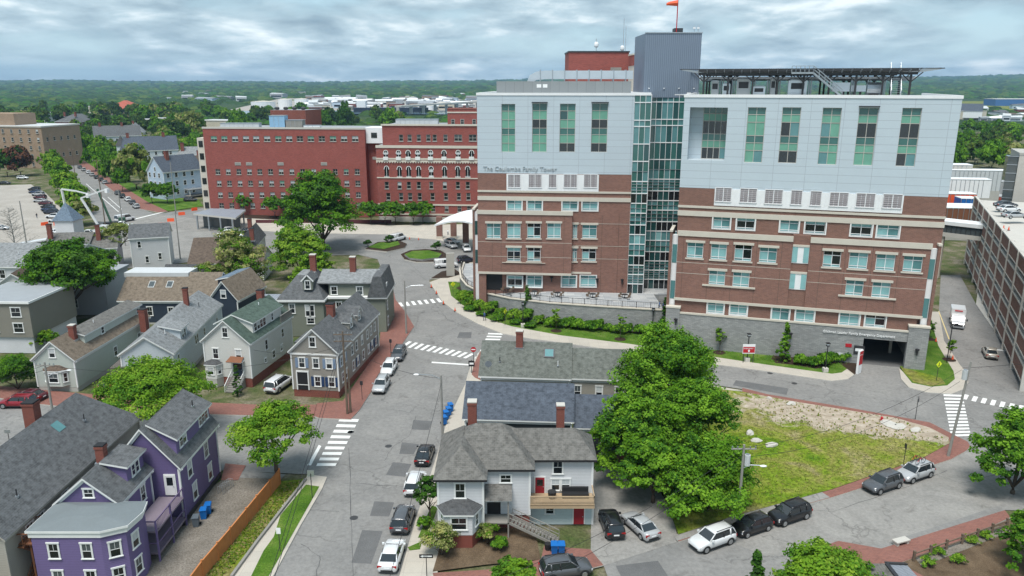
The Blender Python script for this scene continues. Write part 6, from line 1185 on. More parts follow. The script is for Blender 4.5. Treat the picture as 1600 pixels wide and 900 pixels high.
# near trees
tree('maple_tree', 'tallest dense green maple at the back of the clump beside the vacant lot', 'tree', (19.0, 88.5), 14.5, 7.6, 'maple', 'round', 1.2, 820, 34, .36, 11, 'maples at the vacant lot')
tree('maple_tree', 'broad green maple overhanging the yard with two parked cars', 'tree', (12.8, 76), 10.5, 4.9, 'maple', 'round', .6, 460, 30, .34, 12, 'maples at the vacant lot')
tree('maple_tree', 'spreading green maple over the white car on the lower street', 'tree', (19.8, 69.6), 8.2, 5.8, 'maple', 'round', .3, 560, 34, .33, 13, 'maples at the vacant lot')
tree('maple_tree', 'green maple filling the middle of the clump, between the house and the lot', 'tree', (20.5, 79.5), 11.0, 6.0, 'maple', 'round', .8, 460, 30, .34, 19, 'maples at the vacant lot')
tree('maple_tree', 'low green maple covering the noses of the two cars in the yard', 'tree', (14.6, 71.2), 8.0, 4.3, 'maple', 'round', 1.4, 330, 30, .34, 47, 'maples at the vacant lot')
tree('locust_tree', 'bright lime green tree behind the purple house roof', 'tree', (-43.5, 86), 9.8, 7.8, 'lime', 'wide', 3.4, 440, 34, .34, 14)
tree('young_tree', 'small lime green tree between the mint house and the white blue house', 'tree', (-50.5, 97), 5.6, 2.5, 'lime', 'round', 1, 90, 26, .36, 24)
tree('locust_tree', 'bright green leaning street tree by the end of the cedar fence', 'tree', g(433, 752), 9.2, 5.6, 'lime', 'wide', 2.6, 330, 32, .31, 15)
tree('maple_tree', 'large dark green tree beside the lavender house', 'tree', (-79.5, 133), 16.5, 9.6, 'mid', 'round', 4, 520, 28, .55, 16)
tree('oak_tree', 'great dark green oak in front of the brick hospital', 'tree', (-49, 196), 21.5, 11.2, 'mid', 'round', 2.5, 560, 28, .7, 17)
tree('garden_tree', 'bright yellow green tree just below the great oak', 'tree', (-47, 166), 13, 7.0, 'lime', 'round', 1.5, 360, 26, .5, 18); tree('garden_tree', 'bright green tree left of the great oak behind the sage house chimney', 'tree', (-40.5, 153), 10, 5.2, 'lime', 'round', 1.5, 240, 26, .45, 31)
tree('garden_tree', 'tall feathery grey green tree behind the sage house', 'tree', (-53.5, 148), 14, 6.0, 'grey', 'tall', 1.5, 360, 26, .45, 20); tree('garden_tree', 'feathery green tree between the navy house and sage house', 'tree', (-58, 143), 10, 5.5, 'grey', 'round', 1, 300, 26, .42, 21)
tree('garden_tree', 'bright green garden tree before the brown roofed house', 'tree', (-66, 146), 8, 4.6, 'lime', 'round', 1, 220, 26, .42, 22); tree('garden_tree', 'small dark green tree beside the brown roof', 'tree', (-86, 158), 8, 3.8, 'mid', 'tall', 1, 180, 24, .42, 23)
tree('garden_tree', 'pale thin branched tree over the brick pavers below the construction site', 'tree', (-94, 180), 10.5, 6.0, 'grey', 'wide', 4, 150, 20, .42, 25)
tree('round_hedge', 'clipped round dark green hedge beside the tall white house', 'hedge', (-97, 163), 5.2, 3.4, 'dark', 'bush', .1, 150, 26, .35, 26); tree('round_hedge', 'low clipped dark hedge above the charcoal roof', 'hedge', (-84, 141), 3.4, 2.6, 'dark', 'bush', .1, 110, 26, .33, 27)
tree('large_bush', 'big dark green rounded bush beside the mint house bay window', 'bush', (-70, 101.5), 5.4, 3.5, 'mid', 'bush', .1, 230, 26, .32, 28); tree('young_tree', 'small light green tree in front of the white gabled house', 'tree', (-75.5, 118), 3.6, 2.2, 'lime', 'round', .6, 80, 24, .36, 29)
tree('garden_tree', 'small bright tree on the far left beside the sage house back wall', 'tree', (-27.5, 139), 7, 2.8, 'maple', 'tall', 1, 120, 24, .4, 30)
tree('street_tree', 'tall ragged green tree at the right edge of the photo', 'tree', (53.0, 73.0), 9.8, 4.8, 'maple', 'round', .8, 460, 26, .36, 41); tree('street_tree', 'bright green tree in the lower right corner', 'tree', (46.5, 59.5), 6.5, 3.6, 'maple', 'round', .5, 260, 26, .34, 42)
tree('street_tree', 'bright green tree top at the bottom edge below the parked dark cars', 'tree', (24.8, 52.5), 6.9, 4.8, 'lime', 'round', 2, 380, 28, .32, 43); tree('street_tree', 'yellow green tree top at the bottom edge below the light grey house', 'tree', (.2, 53.2), 5.6, 2.6, 'lime', 'round', 2, 200, 26, .3, 44)
tree('columnar_tree', 'dark narrow evergreen against the bright tree at the bottom edge', 'tree', (19.9, 54.5), 5.2, 1.2, 'dark', 'cone', .3, 90, 24, .26, 45)
tree('street_tree', 'small dark leaved pavement tree beside the white car', 'tree', g(672, 820), 5.2, 2.0, 'dark', 'round', 2, 70, 16, .3, 46)
for (x, y), h, r_, lab, pal in (((690, 868), 3.2, 1.9, 'rounded yellow green shrub at the corner of the light grey house', 'grey'), ((762, 852), 2.4, 1.2, 'loose shrub under the entrance stair of the light grey house', 'grey'), ((664, 829), 1.6, .7, 'low shrub in the pavement tree pit', 'maple'), ((782, 862), 1.6, .9, 'small shrub beside the foot of the entrance stair', 'maple'), ((372, 618), 4.2, .9, 'narrow dark cypress shrub beside the white house steps', 'dark')): tree('shrub', lab, 'bush', g(x, y), h, r_, pal, 'bush' if h < 4 else 'cone', .1, int(50 * r_) + 20, 22, .22, group=None)
for i, (x, y) in enumerate(((1497, 880), (1465, 868), (1520, 850), (1540, 842), (1450, 885))): tree('shrub', 'low garden plant by the split rail fence, ' + ['single round one in the bare bed', 'second from the left post', 'under the middle rail', 'nearest the right end post', 'beside the left end post'][i], 'bush', g(x, y), .9, .9, 'lime', 'bush', .05, 30, 18, .16, group='garden plants')
# hospital lawn saplings and conifers
for i, (x, y, h, pal) in enumerate(((869, 517, 4.2, 'lime'), (969, 530, 4.2, 'lime'), (1070, 531, 3.0, 'lime'), (1124, 551, 4.2, 'lime'), (732, 480, 3, 'lime'), (1483, 562, 3.4, 'lime'), (1452, 530, 3.2, 'maple'))):
    lab = ['on the lawn below the middle of the terrace', 'on the lawn left of the tall conifer', 'inside the low stone planter wall', 'right of the big maple near the planter', 'beside the curved drive near the yellow sign', 'on the verge beside the ambulance road', 'at the corner pillar of the stone base'][i]
    tree('sapling', 'slender young tree ' + lab, 'young tree', g(x, y), h, 1.1 if h > 3.1 else .8, pal, 'tall', h * .38, 34, 16, .26, 60 + i, 'young lawn trees', .05); d_ = g(x, y, .14); m = MB(); m.poly([(d_[0] + 1.0 * math.cos(a), d_[1] + 1.0 * math.sin(a), PV + .03) for a in np.arange(0, 6.28, .6)], 'mulch'); tag(m.build('mulch_ring'), kind='structure')
for i, (x, y, h, r_) in enumerate(((824, 500, 6, 1.7), (1037, 524, 6.2, 1.3), (1225, 566, 6.0, 1.5))): tree('conifer', 'small pointed conifer ' + ['beside the black lamp by the curved wall', 'at the corner of the terrace and tower stone base', 'in the mulch bed below the right tower'][i], 'conifer', g(x, y), h, r_, 'maple' if i == 2 else 'dark', 'cone', .3, 110, 20, .28, 70 + i, 'lawn conifers')
q = random.Random(9); WW = lambda i, o: ('w', *(WP[i] + NR[i] * o).xy)
def hedge_run(lab, pts, n, h0, r0, pal, nm='shrub', grp=None, size=.24):
    P = [Vector(g(*p)) if len(p) == 2 else Vector(p[1:]) for p in pts]; seg = [(b - a).length for a, b in zip(P, P[1:])]; T = sum(seg)
    for i in range(n):
        d = T * (i + .5) / n; k = 0
        while d > seg[k] and k < len(seg) - 1: d -= seg[k]; k += 1
        p = P[k].lerp(P[k + 1], d / seg[k]); o_ = {0: 'first', n - 1: 'last'}.get(i, ['second', 'third', 'fourth', 'fifth', 'sixth', 'seventh', 'eighth', 'ninth', 'tenth', 'eleventh', 'twelfth', 'thirteenth', 'fourteenth', 'fifteenth', 'sixteenth'][min(i - 1, 14)])
        s_ = q.uniform(.8, 1.2); t = tree(nm, f'{lab}, {o_} from the left', 'bush', (p.x + q.uniform(-.3, .3), p.y + q.uniform(-.4, .4)), h0 * s_, r0 * s_, pal, 'bush', .05, 60, 22, size / r0, group=grp, var=80 + i % 3)
hedge_run('bright clipped shrub at the foot of the curved wall', [WW(3, 1.6), WW(4, 1.8), WW(5, 1.8), WW(6, 1.7)], 9, 2.3, 1.7, 'lime', grp='bright shrubs under the terrace wall')
hedge_run('loose green shrub along the terrace wall base', [WW(6, 1.6), WW(7, 1.6), WW(8, 1.5)], 12, 1.9, 1.3, 'maple', grp='green shrubs under the terrace wall'); hedge_run('low dark shrub on the slope of the curved lawn', [WW(4, 3.6), WW(5, 3.8), WW(6, 3.6)], 5, 1.1, 1.2, 'mid', grp='low lawn shrubs')
hedge_run('green shrub in the mulch bed under the emergency sign', [(1245, 571), (1275, 574), (1305, 566), (1330, 566)], 8, 1.8, 1.2, 'maple', grp='shrubs by the ambulance entrance')
for x, y in ((1133, 540), (1145, 542)): tree('shrub', 'round clipped shrub in the stone planter, %s one' % ('left' if x < 1140 else 'right'), 'bush', g(x, y), 2.2, 1.1, 'dark', 'bush', .9, 50, 20, .22, group='planter shrubs')
for i, (x, y, s_) in enumerate(((683, 394, 2.8), (575, 386, 2.0), (607, 381, 2.4))): tree('shrub', ['round dark shrub on the right of the oval island', 'low dark shrub on the left tip of the long island', 'grey shrub on the long planted island'][i], 'bush', g(x, y), s_, s_ * .6, 'dark', 'bush', .3, 60, 20, .3, group='island shrubs')
hospital_trees = [(430, 341), (455, 338), (480, 340), (385, 335), (500, 338), (602, 351), (618, 350), (646, 351), (661, 350), (580, 350)]
for i, (x, y) in enumerate(hospital_trees): tree('small_tree', 'low round green tree before the brick hospital, %s from the left' % ['second', 'third', 'fourth', 'first', 'fifth', 'seventh', 'eighth', 'ninth', 'tenth', 'sixth'][i], 'tree', g(x, y), 7.2, 4.2, 'mid', 'wide', 2.0, 110, 22, .14, group='trees before the brick hospital', var=90 + i % 3)
# hedge row of bright trees beside the parking lot, and street trees
for i, (x, y) in enumerate(((128, 352), (122, 335), (116, 318), (104, 306), (98, 292), (90, 280), (84, 270), (76, 262), (70, 254))): tree('street_tree', 'bright green tree in the row beside the parking lot, %s from the front' % ['first', 'second', 'third', 'fourth', 'fifth', 'sixth', 'seventh', 'eighth', 'ninth'][i], 'tree', g(x, y), 9 + i * .4, 5.4, 'lime' if i else 'grey', 'round', 1.5, 130, 22, .13, group='bright trees beside the parking lot', var=93 + i % 3, rz=i)
street = [(118, 250, 20, 10, 'maple'), (78, 243, 12, 7, 'maple'), (150, 268, 14, 6, 'maple'), (164, 277, 14, 6, 'maple'), (174, 287, 14, 5.4, 'mid'), (192, 300, 10, 4, 'mid'), (214, 296, 19, 9, 'grey'), (238, 318, 8, 4, 'mid'), (262, 318, 8, 4.5, 'mid'), (12, 276, 13, 6, 'dark'), (33, 275, 15, 8, 'copper'), (68, 232, 20, 12, 'maple'), (200, 285, 12, 6, 'maple')]
for i, (x, y, h, r_, pal) in enumerate(street): tree('street_tree', ['big round green tree on the right side of the long street', 'tree at the far bend of the long street by the apartment block', 'tree beside the grey victorian house', 'second tree beside the grey victorian house', 'tree in front of the light grey gable', 'narrow tree on the kerb beside the parked cars', 'tall feathery tree left of the pale blue house', 'bushy tree at the front of the pale blue house', 'shrubby tree at the corner of the pale blue house porch', 'dark evergreen behind the parking lot at the left edge', 'brownish tree behind the parking lot', 'tall dark tree beyond the apartment block', 'leafy tree hiding the foot of the grey roofs'][i], 'tree', g(x, y), h, r_, pal, 'round', 2, 170, 22, .12, var=96 + i % 3, rz=i * 1.3)
# bare tree
bt = thing('bare_tree', 'leafless grey tree in front of the parking lot', 'bare tree', g(27, 412)); q = random.Random(5); m = MB(); m.tube([(0, 0, 0), (.2, 0, 6), (0, 0, 13.5)], .28, 6, 'grey_pole', .04); m.build('trunk', bt); m = MB()
for k in range(46):
    z = q.uniform(3, 13); a = q.uniform(0, 6.28); l_ = (14 - z) * .5 + .6; p1 = (math.cos(a) * l_, math.sin(a) * l_, z + l_ * .45); m.tube([(0, 0, z), p1], .06, 4, 'grey_pole', .02)
    for j in range(6): f_ = q.uniform(.3, 1); b = (p1[0] * f_, p1[1] * f_, z + (p1[2] - z) * f_); m.tube([b, (b[0] + q.uniform(-1, 1), b[1] + q.uniform(-1, 1), b[2] + q.uniform(.1, 1.1))], .03, 3, 'grey_pole', .012)
m.build('branches', bt)
for i, (x, y) in enumerate(((5, 423), (20, 424), (33, 420), (45, 421))): tree('shrub', 'dark round shrub under the bare tree, %s from the left' % ['first', 'second', 'third', 'fourth'][i], 'bush', g(x, y), 3, 1.9, 'dark', 'bush', .1, 50, 20, .3, group='dark shrubs under the bare tree')
# mid distance woods: trees one can tell apart
q = random.Random(21); lab1 = ['rounded green', 'tall dark', 'broad pale green', 'ragged mid green', 'yellow green']; cnt = 0
PN = {'far': 'dull green', 'mid': 'deep green', 'farlime': 'olive green', 'grey': 'greyish green', 'maple': 'fresh green', 'lime': 'yellow green'}
def wood(n, x0, x1, y0, y1, hs, grp, where, pals=('far', 'far', 'mid', 'farlime', 'grey', 'maple', 'far')):
    global cnt
    for i in range(n):
        x, y = q.uniform(x0, x1), q.uniform(y0, y1); p = g(x, y); k = q.randrange(5); h = q.uniform(*hs)
        fx = (x - x0) / (x1 - x0); pal_ = q.choice(pals); hb = h > (hs[0] + hs[1]) / 2
        tree('far_tree', f"{'tall' if hb else 'lower'} {PN[pal_]} treetop {where}, {['at the left end', 'left of the middle', 'in the middle', 'right of the middle', 'at the right end'][min(4, int(fx * 5))]}, {'near' if y > (y0 + y1) / 2 else 'far'} row", 'tree', p, h, h * q.uniform(.42, .62), pal_, 'round', h * .12, 110, 18, .15, group=grp, var=100 + q.randrange(4), rz=q.uniform(0, 6))
wood(60, 118, 318, 196, 232, (11, 18), 'trees behind the long street', 'behind the long street'); wood(46, -10, 60, 190, 216, (12, 19), 'trees beyond the apartment block', 'beyond the apartment block')
wood(14, 0, 58, 216, 240, (8, 12), 'garden trees by the apartment block', 'by the apartment block', ('far', 'mid', 'farlime')); wood(34, 120, 320, 232, 250, (8, 13), 'garden trees behind the long street', 'between the street and brick wing', ('maple', 'mid', 'lime', 'grey')); wood(40, 60, 330, 178, 200, (14, 22), 'trees on the ridge', 'on the far ridge'); wood(16, 330, 480, 182, 196, (12, 20), 'trees behind the brick wing', 'behind the plain brick wing', ('farlime', 'far', 'maple', 'lime')); wood(10, 500, 640, 190, 200, (12, 20), 'trees behind the brick roofs', 'behind the brick roofs')
wood(56, 1478, 1660, 205, 275, (9, 15), 'trees right of the towers', 'right of the towers', ('maple', 'mid', 'farlime', 'grey', 'maple'))
for px, py, h, r_, pal, lab in ((540, 208, 26, 9, 'dark', 'tall dark conifer clump behind the brick wing roof'), (610, 205, 20, 11, 'maple', 'rounded bright tree above the arched wing roof'), (300, 222, 24, 13, 'grey', 'large grey green tree at the left end of the plain brick wing'), (508, 212, 20, 9, 'mid', 'dark green tree right of the brown penthouse'), (375, 212, 22, 10, 'maple', 'round green tree above the left roof of the brick wing')): tree('tree', lab, 'tree', g(px, py), h, r_, pal, 'round', 2, 300, 22, .09, var=110 + int(h) % 3)
# far woods: one mass
rs = np.random.RandomState(4)
def icos():
    bm = bmesh.new(); bmesh.ops.create_icosphere(bm, subdivisions=2, radius=1); V = np.array([v.co for v in bm.verts]); F_ = np.array([[v.index for v in f.verts] for f in bm.faces]); bm.free(); keep = (V[F_].mean(1)[:, 2] > -.25); return V, F_[keep]
def canopy(name, label, n, yr, sz, xf=.78, seed=3, mask=None, hills=None):
    V0, F0 = icos(); rs = np.random.RandomState(seed); Y = np.exp(rs.uniform(math.log(yr[0]), math.log(yr[1]), n)); X = rs.uniform(-xf, xf, n) * Y; k = np.ones(n, bool) if mask is None else mask(X, Y, rs); X, Y = X[k], Y[k]; n = len(X)
    s = sz[0] + (sz[1] - sz[0]) * (np.log(Y / yr[0]) / math.log(yr[1] / yr[0])); s = s * rs.uniform(.6, 1.3, n); Z = np.full(n, -6.0) if hills is None else hills(X, Y)
    Vn = V0[None] * (1 + rs.uniform(-.22, .22, (n, len(V0)))[..., None]) * np.stack([s, s, s * .62], 1)[:, None] + np.stack([X, Y, Z], 1)[:, None]; F_ = (F0[None] + (np.arange(n) * len(V0))[:, None, None]).reshape(-1, 3)
    me = bpy.data.meshes.new(name); me.from_pydata(Vn.reshape(-1, 3).tolist(), [], F_.tolist()); mats = ['leaf_far', 'leaf_far_pale', 'leaf_far_dark', 'leaf_maple_dark']
    for q_ in mats: me.materials.append(MAT[q_])
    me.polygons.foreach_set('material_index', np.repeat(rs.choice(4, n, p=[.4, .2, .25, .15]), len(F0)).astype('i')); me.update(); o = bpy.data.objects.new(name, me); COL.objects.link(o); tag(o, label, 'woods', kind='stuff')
def water(X, Y, rs): # keep the harbour, the town and the airfield clear
    px = 800 + 1200 * X / (Y * .966 + 11); a = Y
    riv = (Y > 1250) & (Y < 1750) & (px > 330) & (px < 760); town = (Y > 1000) & (Y < 2500) & (px > 360) & (px < 780) & (rs.rand(len(X)) < .86)
    east = (px > 1400) & (Y > 780) & (Y < 2600) & ((Y < 1000) | (Y > 1350) | (rs.rand(len(X)) < .1)); return ~(riv | town | east)
def hill(X, Y):
    px = X / Y; f_ = np.clip((Y - 2600) / 5000, 0, 1); return -6 + f_ * (44 + 75 * np.clip(px + .1, 0, 1) + 7 * np.sin(px * 9 + 1) + 3 * np.sin(px * 31))
canopy('far_woods', 'dense green treetops covering the low land as far as the hills', 9000, (800, 3200), (8, 20), .8, 3, water, hill); canopy('far_woods', 'blue green wooded hills along the horizon', 13000, (2400, 9000), (14, 42), .8, 8, None, hill)
m = MB()
def hl(x, y): return float(hill(np.array([x]), np.array([y]))[0]) - 6
yy = [2600, 3200, 4000, 5000, 6200, 7600, 9500]
for a, b in zip(yy, yy[1:]):
    for i in range(48): f0, f1 = -.85 + 1.7 * i / 48, -.85 + 1.7 * (i + 1) / 48; m.poly([(f0 * a, a, hl(f0 * a, a)), (f1 * a, a, hl(f1 * a, a)), (f1 * b, b, hl(f1 * b, b)), (f0 * b, b, hl(f0 * b, b))], 'far_green')
struct('hills', m)

def tufts(name, label, poly, n, z, size, mats, seed):
    P = [g(*p) for p in poly]; rs = np.random.RandomState(seed); A = np.array(P); lo, hi = A.min(0), A.max(0); X = rs.uniform(lo, hi, (n * 3, 2)); ins = np.zeros(len(X), bool)
    for i in range(len(P)):
        (x0, y0), (x1, y1) = P[i], P[i - 1]; c = ((y0 > X[:, 1]) != (y1 > X[:, 1])) & (X[:, 0] < (x1 - x0) * (X[:, 1] - y0) / (y1 - y0 + 1e-9) + x0); ins ^= c
    X = X[ins][:n]; k = len(X); pts = np.concatenate([X, np.full((k, 1), z) + rs.uniform(.02, .1, (k, 1))], 1); nr = rs.normal(size=(k, 3)) * .6 + [0, -.3, .8]; nr /= np.linalg.norm(nr, axis=1)[:, None]
    me = leaf_mesh(pts, nr, size, mats, rs.randint(0, len(mats), k), rs, name); o = bpy.data.objects.new(name, me); COL.objects.link(o); tag(o, label, 'grass', kind='stuff')
leaf('grass_a', (.10, .19, .02), .3); leaf('grass_b', (.17, .22, .04), .3); leaf('grass_c', (.25, .22, .09), .2)
tufts('weeds', 'rough tufts of grass and weeds on the vacant lot', [(1060, 830), (1140, 806), (1300, 762), (1440, 714), (1484, 690), (1400, 680), (1300, 668), (1220, 650), (1180, 640), (1080, 700)], 4200, .19, .12, ['grass_a', 'grass_b', 'grass_c'], 3)
tufts('weeds', 'sparse weeds on the dirt at the back of the vacant lot', [(1160, 615), (1240, 630), (1400, 656), (1480, 688), (1400, 690), (1200, 660)], 350, .2, .25, ['grass_b', 'grass_c'], 4)
tufts('verge_grass', 'grass growing between the cedar fence and the sidewalk', [(445, 757), (474, 752), (402, 845), (345, 905), (312, 905)], 1600, .08, .2, ['grass_a', 'grass_b', 'grass_c'], 5)
tufts('lawn_grass', 'mown grass of the hospital lawn', [(715, 462), (800, 505), (877, 520), (982, 533), (1125, 555), (1300, 581), (1340, 565), (1240, 545), (1050, 525), (900, 512)], 3500, .14, .18, ['grass_a', 'leaf_maple'], 6)
# ================= vehicles (heading: +X forward)
for n_, c_ in (('car_white', (.72, .73, .74)), ('car_silver', (.42, .43, .44)), ('car_grey', (.09, .095, .105)), ('car_black', (.012, .012, .014)), ('car_blue', (.03, .05, .11)), ('car_red', (.25, .01, .02)), ('car_tan', (.38, .35, .3)), ('car_maroon', (.09, .012, .02)), ('car_navy', (.018, .022, .04))): paint(n_, c_)
glass('car_glass', (.02, .026, .03), .04, .8); plain('headlight', (.7, .72, .74), .15, .6); plain('taillight', (.35, .01, .01), .25, .5); plain('rim', (.4, .41, .42), .3, .5, .7); plain('trim_black', (.025, .025, .027), .5)
TY = {  # L, W, H, belt, sill, hood z, hood end x, (glass: rear base, rear roof, front roof, front base) as fractions of L from the rear, bonnet nose z
 'sedan': (4.75, 1.82, 1.45, .95, .28, .92, (.10, .27, .55, .74), .72, 1.02), 'suv': (4.65, 1.88, 1.70, 1.08, .34, 1.08, (.015, .09, .56, .73), .88, 1.08), 'hatch': (4.2, 1.78, 1.52, .98, .28, .98, (.02, .13, .56, .76), .78, .98),
 'van': (5.6, 2.0, 2.15, 1.25, .35, 1.25, (.005, .03, .68, .80), 1.0, 1.25), 'minivan': (4.9, 1.9, 1.75, 1.05, .3, 1.05, (.01, .05, .6, .80), .85, 1.05), 'pickup': (5.7, 2.0, 1.9, 1.18, .42, 1.18, (.40, .43, .60, .70), 1.08, 1.18)}
def car_body(ty, col):
    L_, W_, H_, zb, zs, zh, gx, zn, ztr = TY[ty]; m = MB(); w = W_ / 2; X = lambda f: (f - .5) * L_
    st = [(0, .80, .42, zs + .12, ztr - .22), (.012, .90, .5, zs + .02, ztr - .1), (.04, .96, .8, zs, ztr), (.12, 1, .86, zs, zb + (0 if ty != 'sedan' else .03)), (.3, 1, .86, zs, zb), (.55, 1, .86, zs, zb), (gx[3] - .02, 1, .86, zs, zb), (gx[3] + .04, .99, .82, zs, (zb + zh) / 2), (.90, .96, .76, zs, zn + (zh - zn) * .6), (.965, .90, .66, zs + .02, zn), (.992, .80, .5, zs + .08, zn - .14), (1, .72, .45, zs + .14, zn - .26)]
    rings = []
    for f, k, kt, z0, z1 in st:
        x = X(f); a = w * k; zm = z0 + (z1 - z0) * .55; rings.append([(x, -a * .9, z0), (x, -a, z0 + .1), (x, -a, zm), (x, -a * .965, z1 - .07), (x, -a * kt / .86 * .88, z1), (x, a * kt / .86 * .88, z1), (x, a * .965, z1 - .07), (x, a, zm), (x, a, z0 + .1), (x, a * .9, z0)])
    m.ring(rings, col)
    xr0, xr1, xf1, xf0 = [X(f) for f in gx]; wr = w * (.72 if ty not in ('van',) else .82)
    # roof: shallow crowned shell
    rr = []
    for x, kz, kw in ((xr1 - .06, -.02, .97), (xr1 + .15, .03, 1), ((xr1 + xf1) / 2, .05, 1.02), (xf1 - .1, .02, 1), (xf1 + .08, -.04, .96)): z = H_ - .05 + kz; a = wr * kw; rr.append([(x, -a - .015, z - .07), (x, -a * .93, z), (x, -a * .4, z + .02), (x, a * .4, z + .02), (x, a * .93, z), (x, a + .015, z - .07)])
    m.ring(rr, col); wb_ = w * .87
    for s_ in (-1, 1):
        for a, b in (((xr0 + .04, xr1), (0, 0)), ((xf0, xf1), (0, 0))): m.bar((a[0], s_ * wb_, zb - .04), (a[1], s_ * wr, H_ - .07), .09, col)
        xm = (xr1 + xf1) / 2 + .1; m.bar((xm + .05, s_ * (wb_ + .012), zb - .03), (xm, s_ * (wr + .012), H_ - .08), .09, 'trim_black' if ty != 'van' else col)
        if ty in ('suv', 'minivan', 'van'): xq = xr1 + (xf1 - xr1) * .18; m.bar((xq, s_ * (wb_ + .012), zb - .03), (xq - .02, s_ * (wr + .012), H_ - .08), .12, col)
    if ty == 'van': 
        for s_ in (-1, 1): m.poly([(xr0 + .1, s_ * (wb_ + .03), zb - .02), (xm - .2, s_ * (wb_ + .03), zb - .02), (xm - .2, s_ * (wr + .02), H_ - .08), (xr1 + .05, s_ * (wr + .02), H_ - .08)][::(1 if s_ < 0 else -1)], col)
    if ty == 'pickup': m.box(X(.03), -w * .82, zb - .02, X(.38), w * .82, zb + .01, 'trim_black')
    # wheel arches, sills, bumpers, grille
    for fx in (.185, .815):
        for s_ in (-1, 1): c = X(fx); r = (.36 if ty in ('sedan', 'hatch') else .41); m.poly([(c + (r + .07) * math.cos(t), s_ * (w + .004), r * .95 + (r + .07) * math.sin(t)) for t in [math.pi * j / 8 * s_ * -1 + (0 if s_ < 0 else math.pi) * 0 for j in range(9)]] if False else [(c + (r + .06) * math.cos(math.pi * j / 8) * (1 if s_ < 0 else -1), s_ * (w + .004), r * .9 + (r + .06) * math.sin(math.pi * j / 8)) for j in range(9)], 'trim_black')
    m.box(X(.24), -w - .01, zs, X(.76), w + .01, zs + .1, 'trim_black'); m.box(X(.985), -w * .62, zs + .12, X(1) + .015, w * .62, zn - .3, 'trim_black'); m.box(X(0) - .015, -w * .6, zs + .08, X(.02), w * .6, zs + .24, 'trim_black')
    m.box(X(0) - .03, -.26, zs + .34, X(.01), .26, zs + .46, 'white_paint')
    for s_ in (-1, 1): m.box(X(gx[3]) - .35, s_ * (w * .97), zb + .02, X(gx[3]) - .15, s_ * (w + .17), zb + .17, col)
    if ty in ('suv', 'minivan'):
        for s_ in (-1, 1): m.bar((xr1 + .1, s_ * wr * .9, H_ + .03), (xf1 - .2, s_ * wr * .9, H_ + .03), .05, 'trim_black')
    return m.mesh('body', True)
def car_glass(ty):
    L_, W_, H_, zb, zs, zh, gx, zn, ztr = TY[ty]; X = lambda f: (f - .5) * L_; xr0, xr1, xf1, xf0 = [X(f) for f in gx]; wb_ = W_ / 2 * .87; wr = W_ / 2 * (.72 if ty != 'van' else .82); m = MB()
    m.ring([[(xr0, -wb_, zb - .03), (xf0, -wb_, zb - .03), (xf0, wb_, zb - .03), (xr0, wb_, zb - .03)], [(xr1, -wr, H_ - .08), (xf1, -wr, H_ - .08), (xf1, wr, H_ - .08), (xr1, wr, H_ - .08)]], 'car_glass'); return m.mesh('windows')
def wheel_mesh(r):
    m = MB(); n = 14; prof = ((-.11, r * .82), (-.09, r), (.09, r), (.11, r * .82))
    m.ring([[(rr * math.cos(6.283 * j / n), y, rr * math.sin(6.283 * j / n)) for j in range(n)] for y, rr in prof], 'rubber'); return m.mesh('wheel')
def rim_mesh(r):
    m = MB(); n = 10
    for s_ in (-1, 1): m.ring([[(rr * math.cos(6.283 * j / n), s_ * y, rr * math.sin(6.283 * j / n)) for j in range(n)] for y, rr in ((.1, r * .66), (.125, r * .6), (.115, r * .2))], 'rim')
    return m.mesh('rim')
def car(label, ty, col, x, y, hd, group=None, z=0, cat=None, small=False, scale=1, name='parked_car'):
    """x, y: picture point of the car's middle at ground level; hd: heading in degrees in plan"""
    p = g(x, y, z); t = thing(name, label, cat or {'van': 'van', 'pickup': 'pickup truck'}.get(ty, 'car'), (*p, z), R(hd), group); t.scale = (scale,) * 3
    L_, W_, H_, zb, zs, zh, gx, zn, ztr = TY[ty]
    inst('body', ('cb', ty, col), lambda: car_body(ty, col), t, None); inst('windows', ('cg', ty), lambda: car_glass(ty), t, None); r = .34 if ty in ('sedan', 'hatch') else .39
    for fx in (.185, .815):
        for s_ in (-1, 1):
            wl_ = inst('wheel', ('wh', r), lambda: wheel_mesh(r), t, TR((fx - .5) * L_, s_ * (W_ / 2 - .09), r))
            if not small: inst('rim', ('rm', r), lambda: rim_mesh(r), wl_, None)
    if not small:
        for s_ in (-1, 1):
            def f(): m = MB(); m.ring([[(-.12, -.2, -.07), (-.05, .2, -.06), (-.05, .2, .08), (-.12, -.2, .08)], [(.02, -.15, -.06), (-.0, .16, -.05), (-.02, .16, .06), (.0, -.15, .06)]], 'headlight'); return m.mesh('headlight')
            inst('headlight', 'hl', f, t, TR(L_ * .475, s_ * W_ * .36, zn - .15))
            def f2(): m = MB(); m.box(-.04, -.2, -.1, .06, .2, .1, 'taillight'); return m.mesh('taillight')
            inst('taillight', 'tl', f2, t, TR(-L_ * .488, s_ * W_ * .36, ztr - .22))
    return t
def hd_of(a, b): A, B_ = g(*a), g(*b); return math.degrees(math.atan2(B_[1] - A[1], B_[0] - A[0]))
SM = hd_of((628, 812), (663, 711))       # along the centre street
k_ = 'cars parked along the centre street'
car('black sedan at the head of the row by the light grey house', 'sedan', 'car_black', 664, 716, SM, k_); car('white four wheel drive behind the black sedan', 'suv', 'car_white', 649, 762, SM, k_)
car('dark grey car with silver roof between two white cars', 'suv', 'car_grey', 630, 818, SM, k_); car('white silver sedan nearest the bottom edge of the centre street', 'sedan', 'car_white', 613, 874, SM, k_)
SM2 = hd_of((596, 612), (624, 562)) + 180
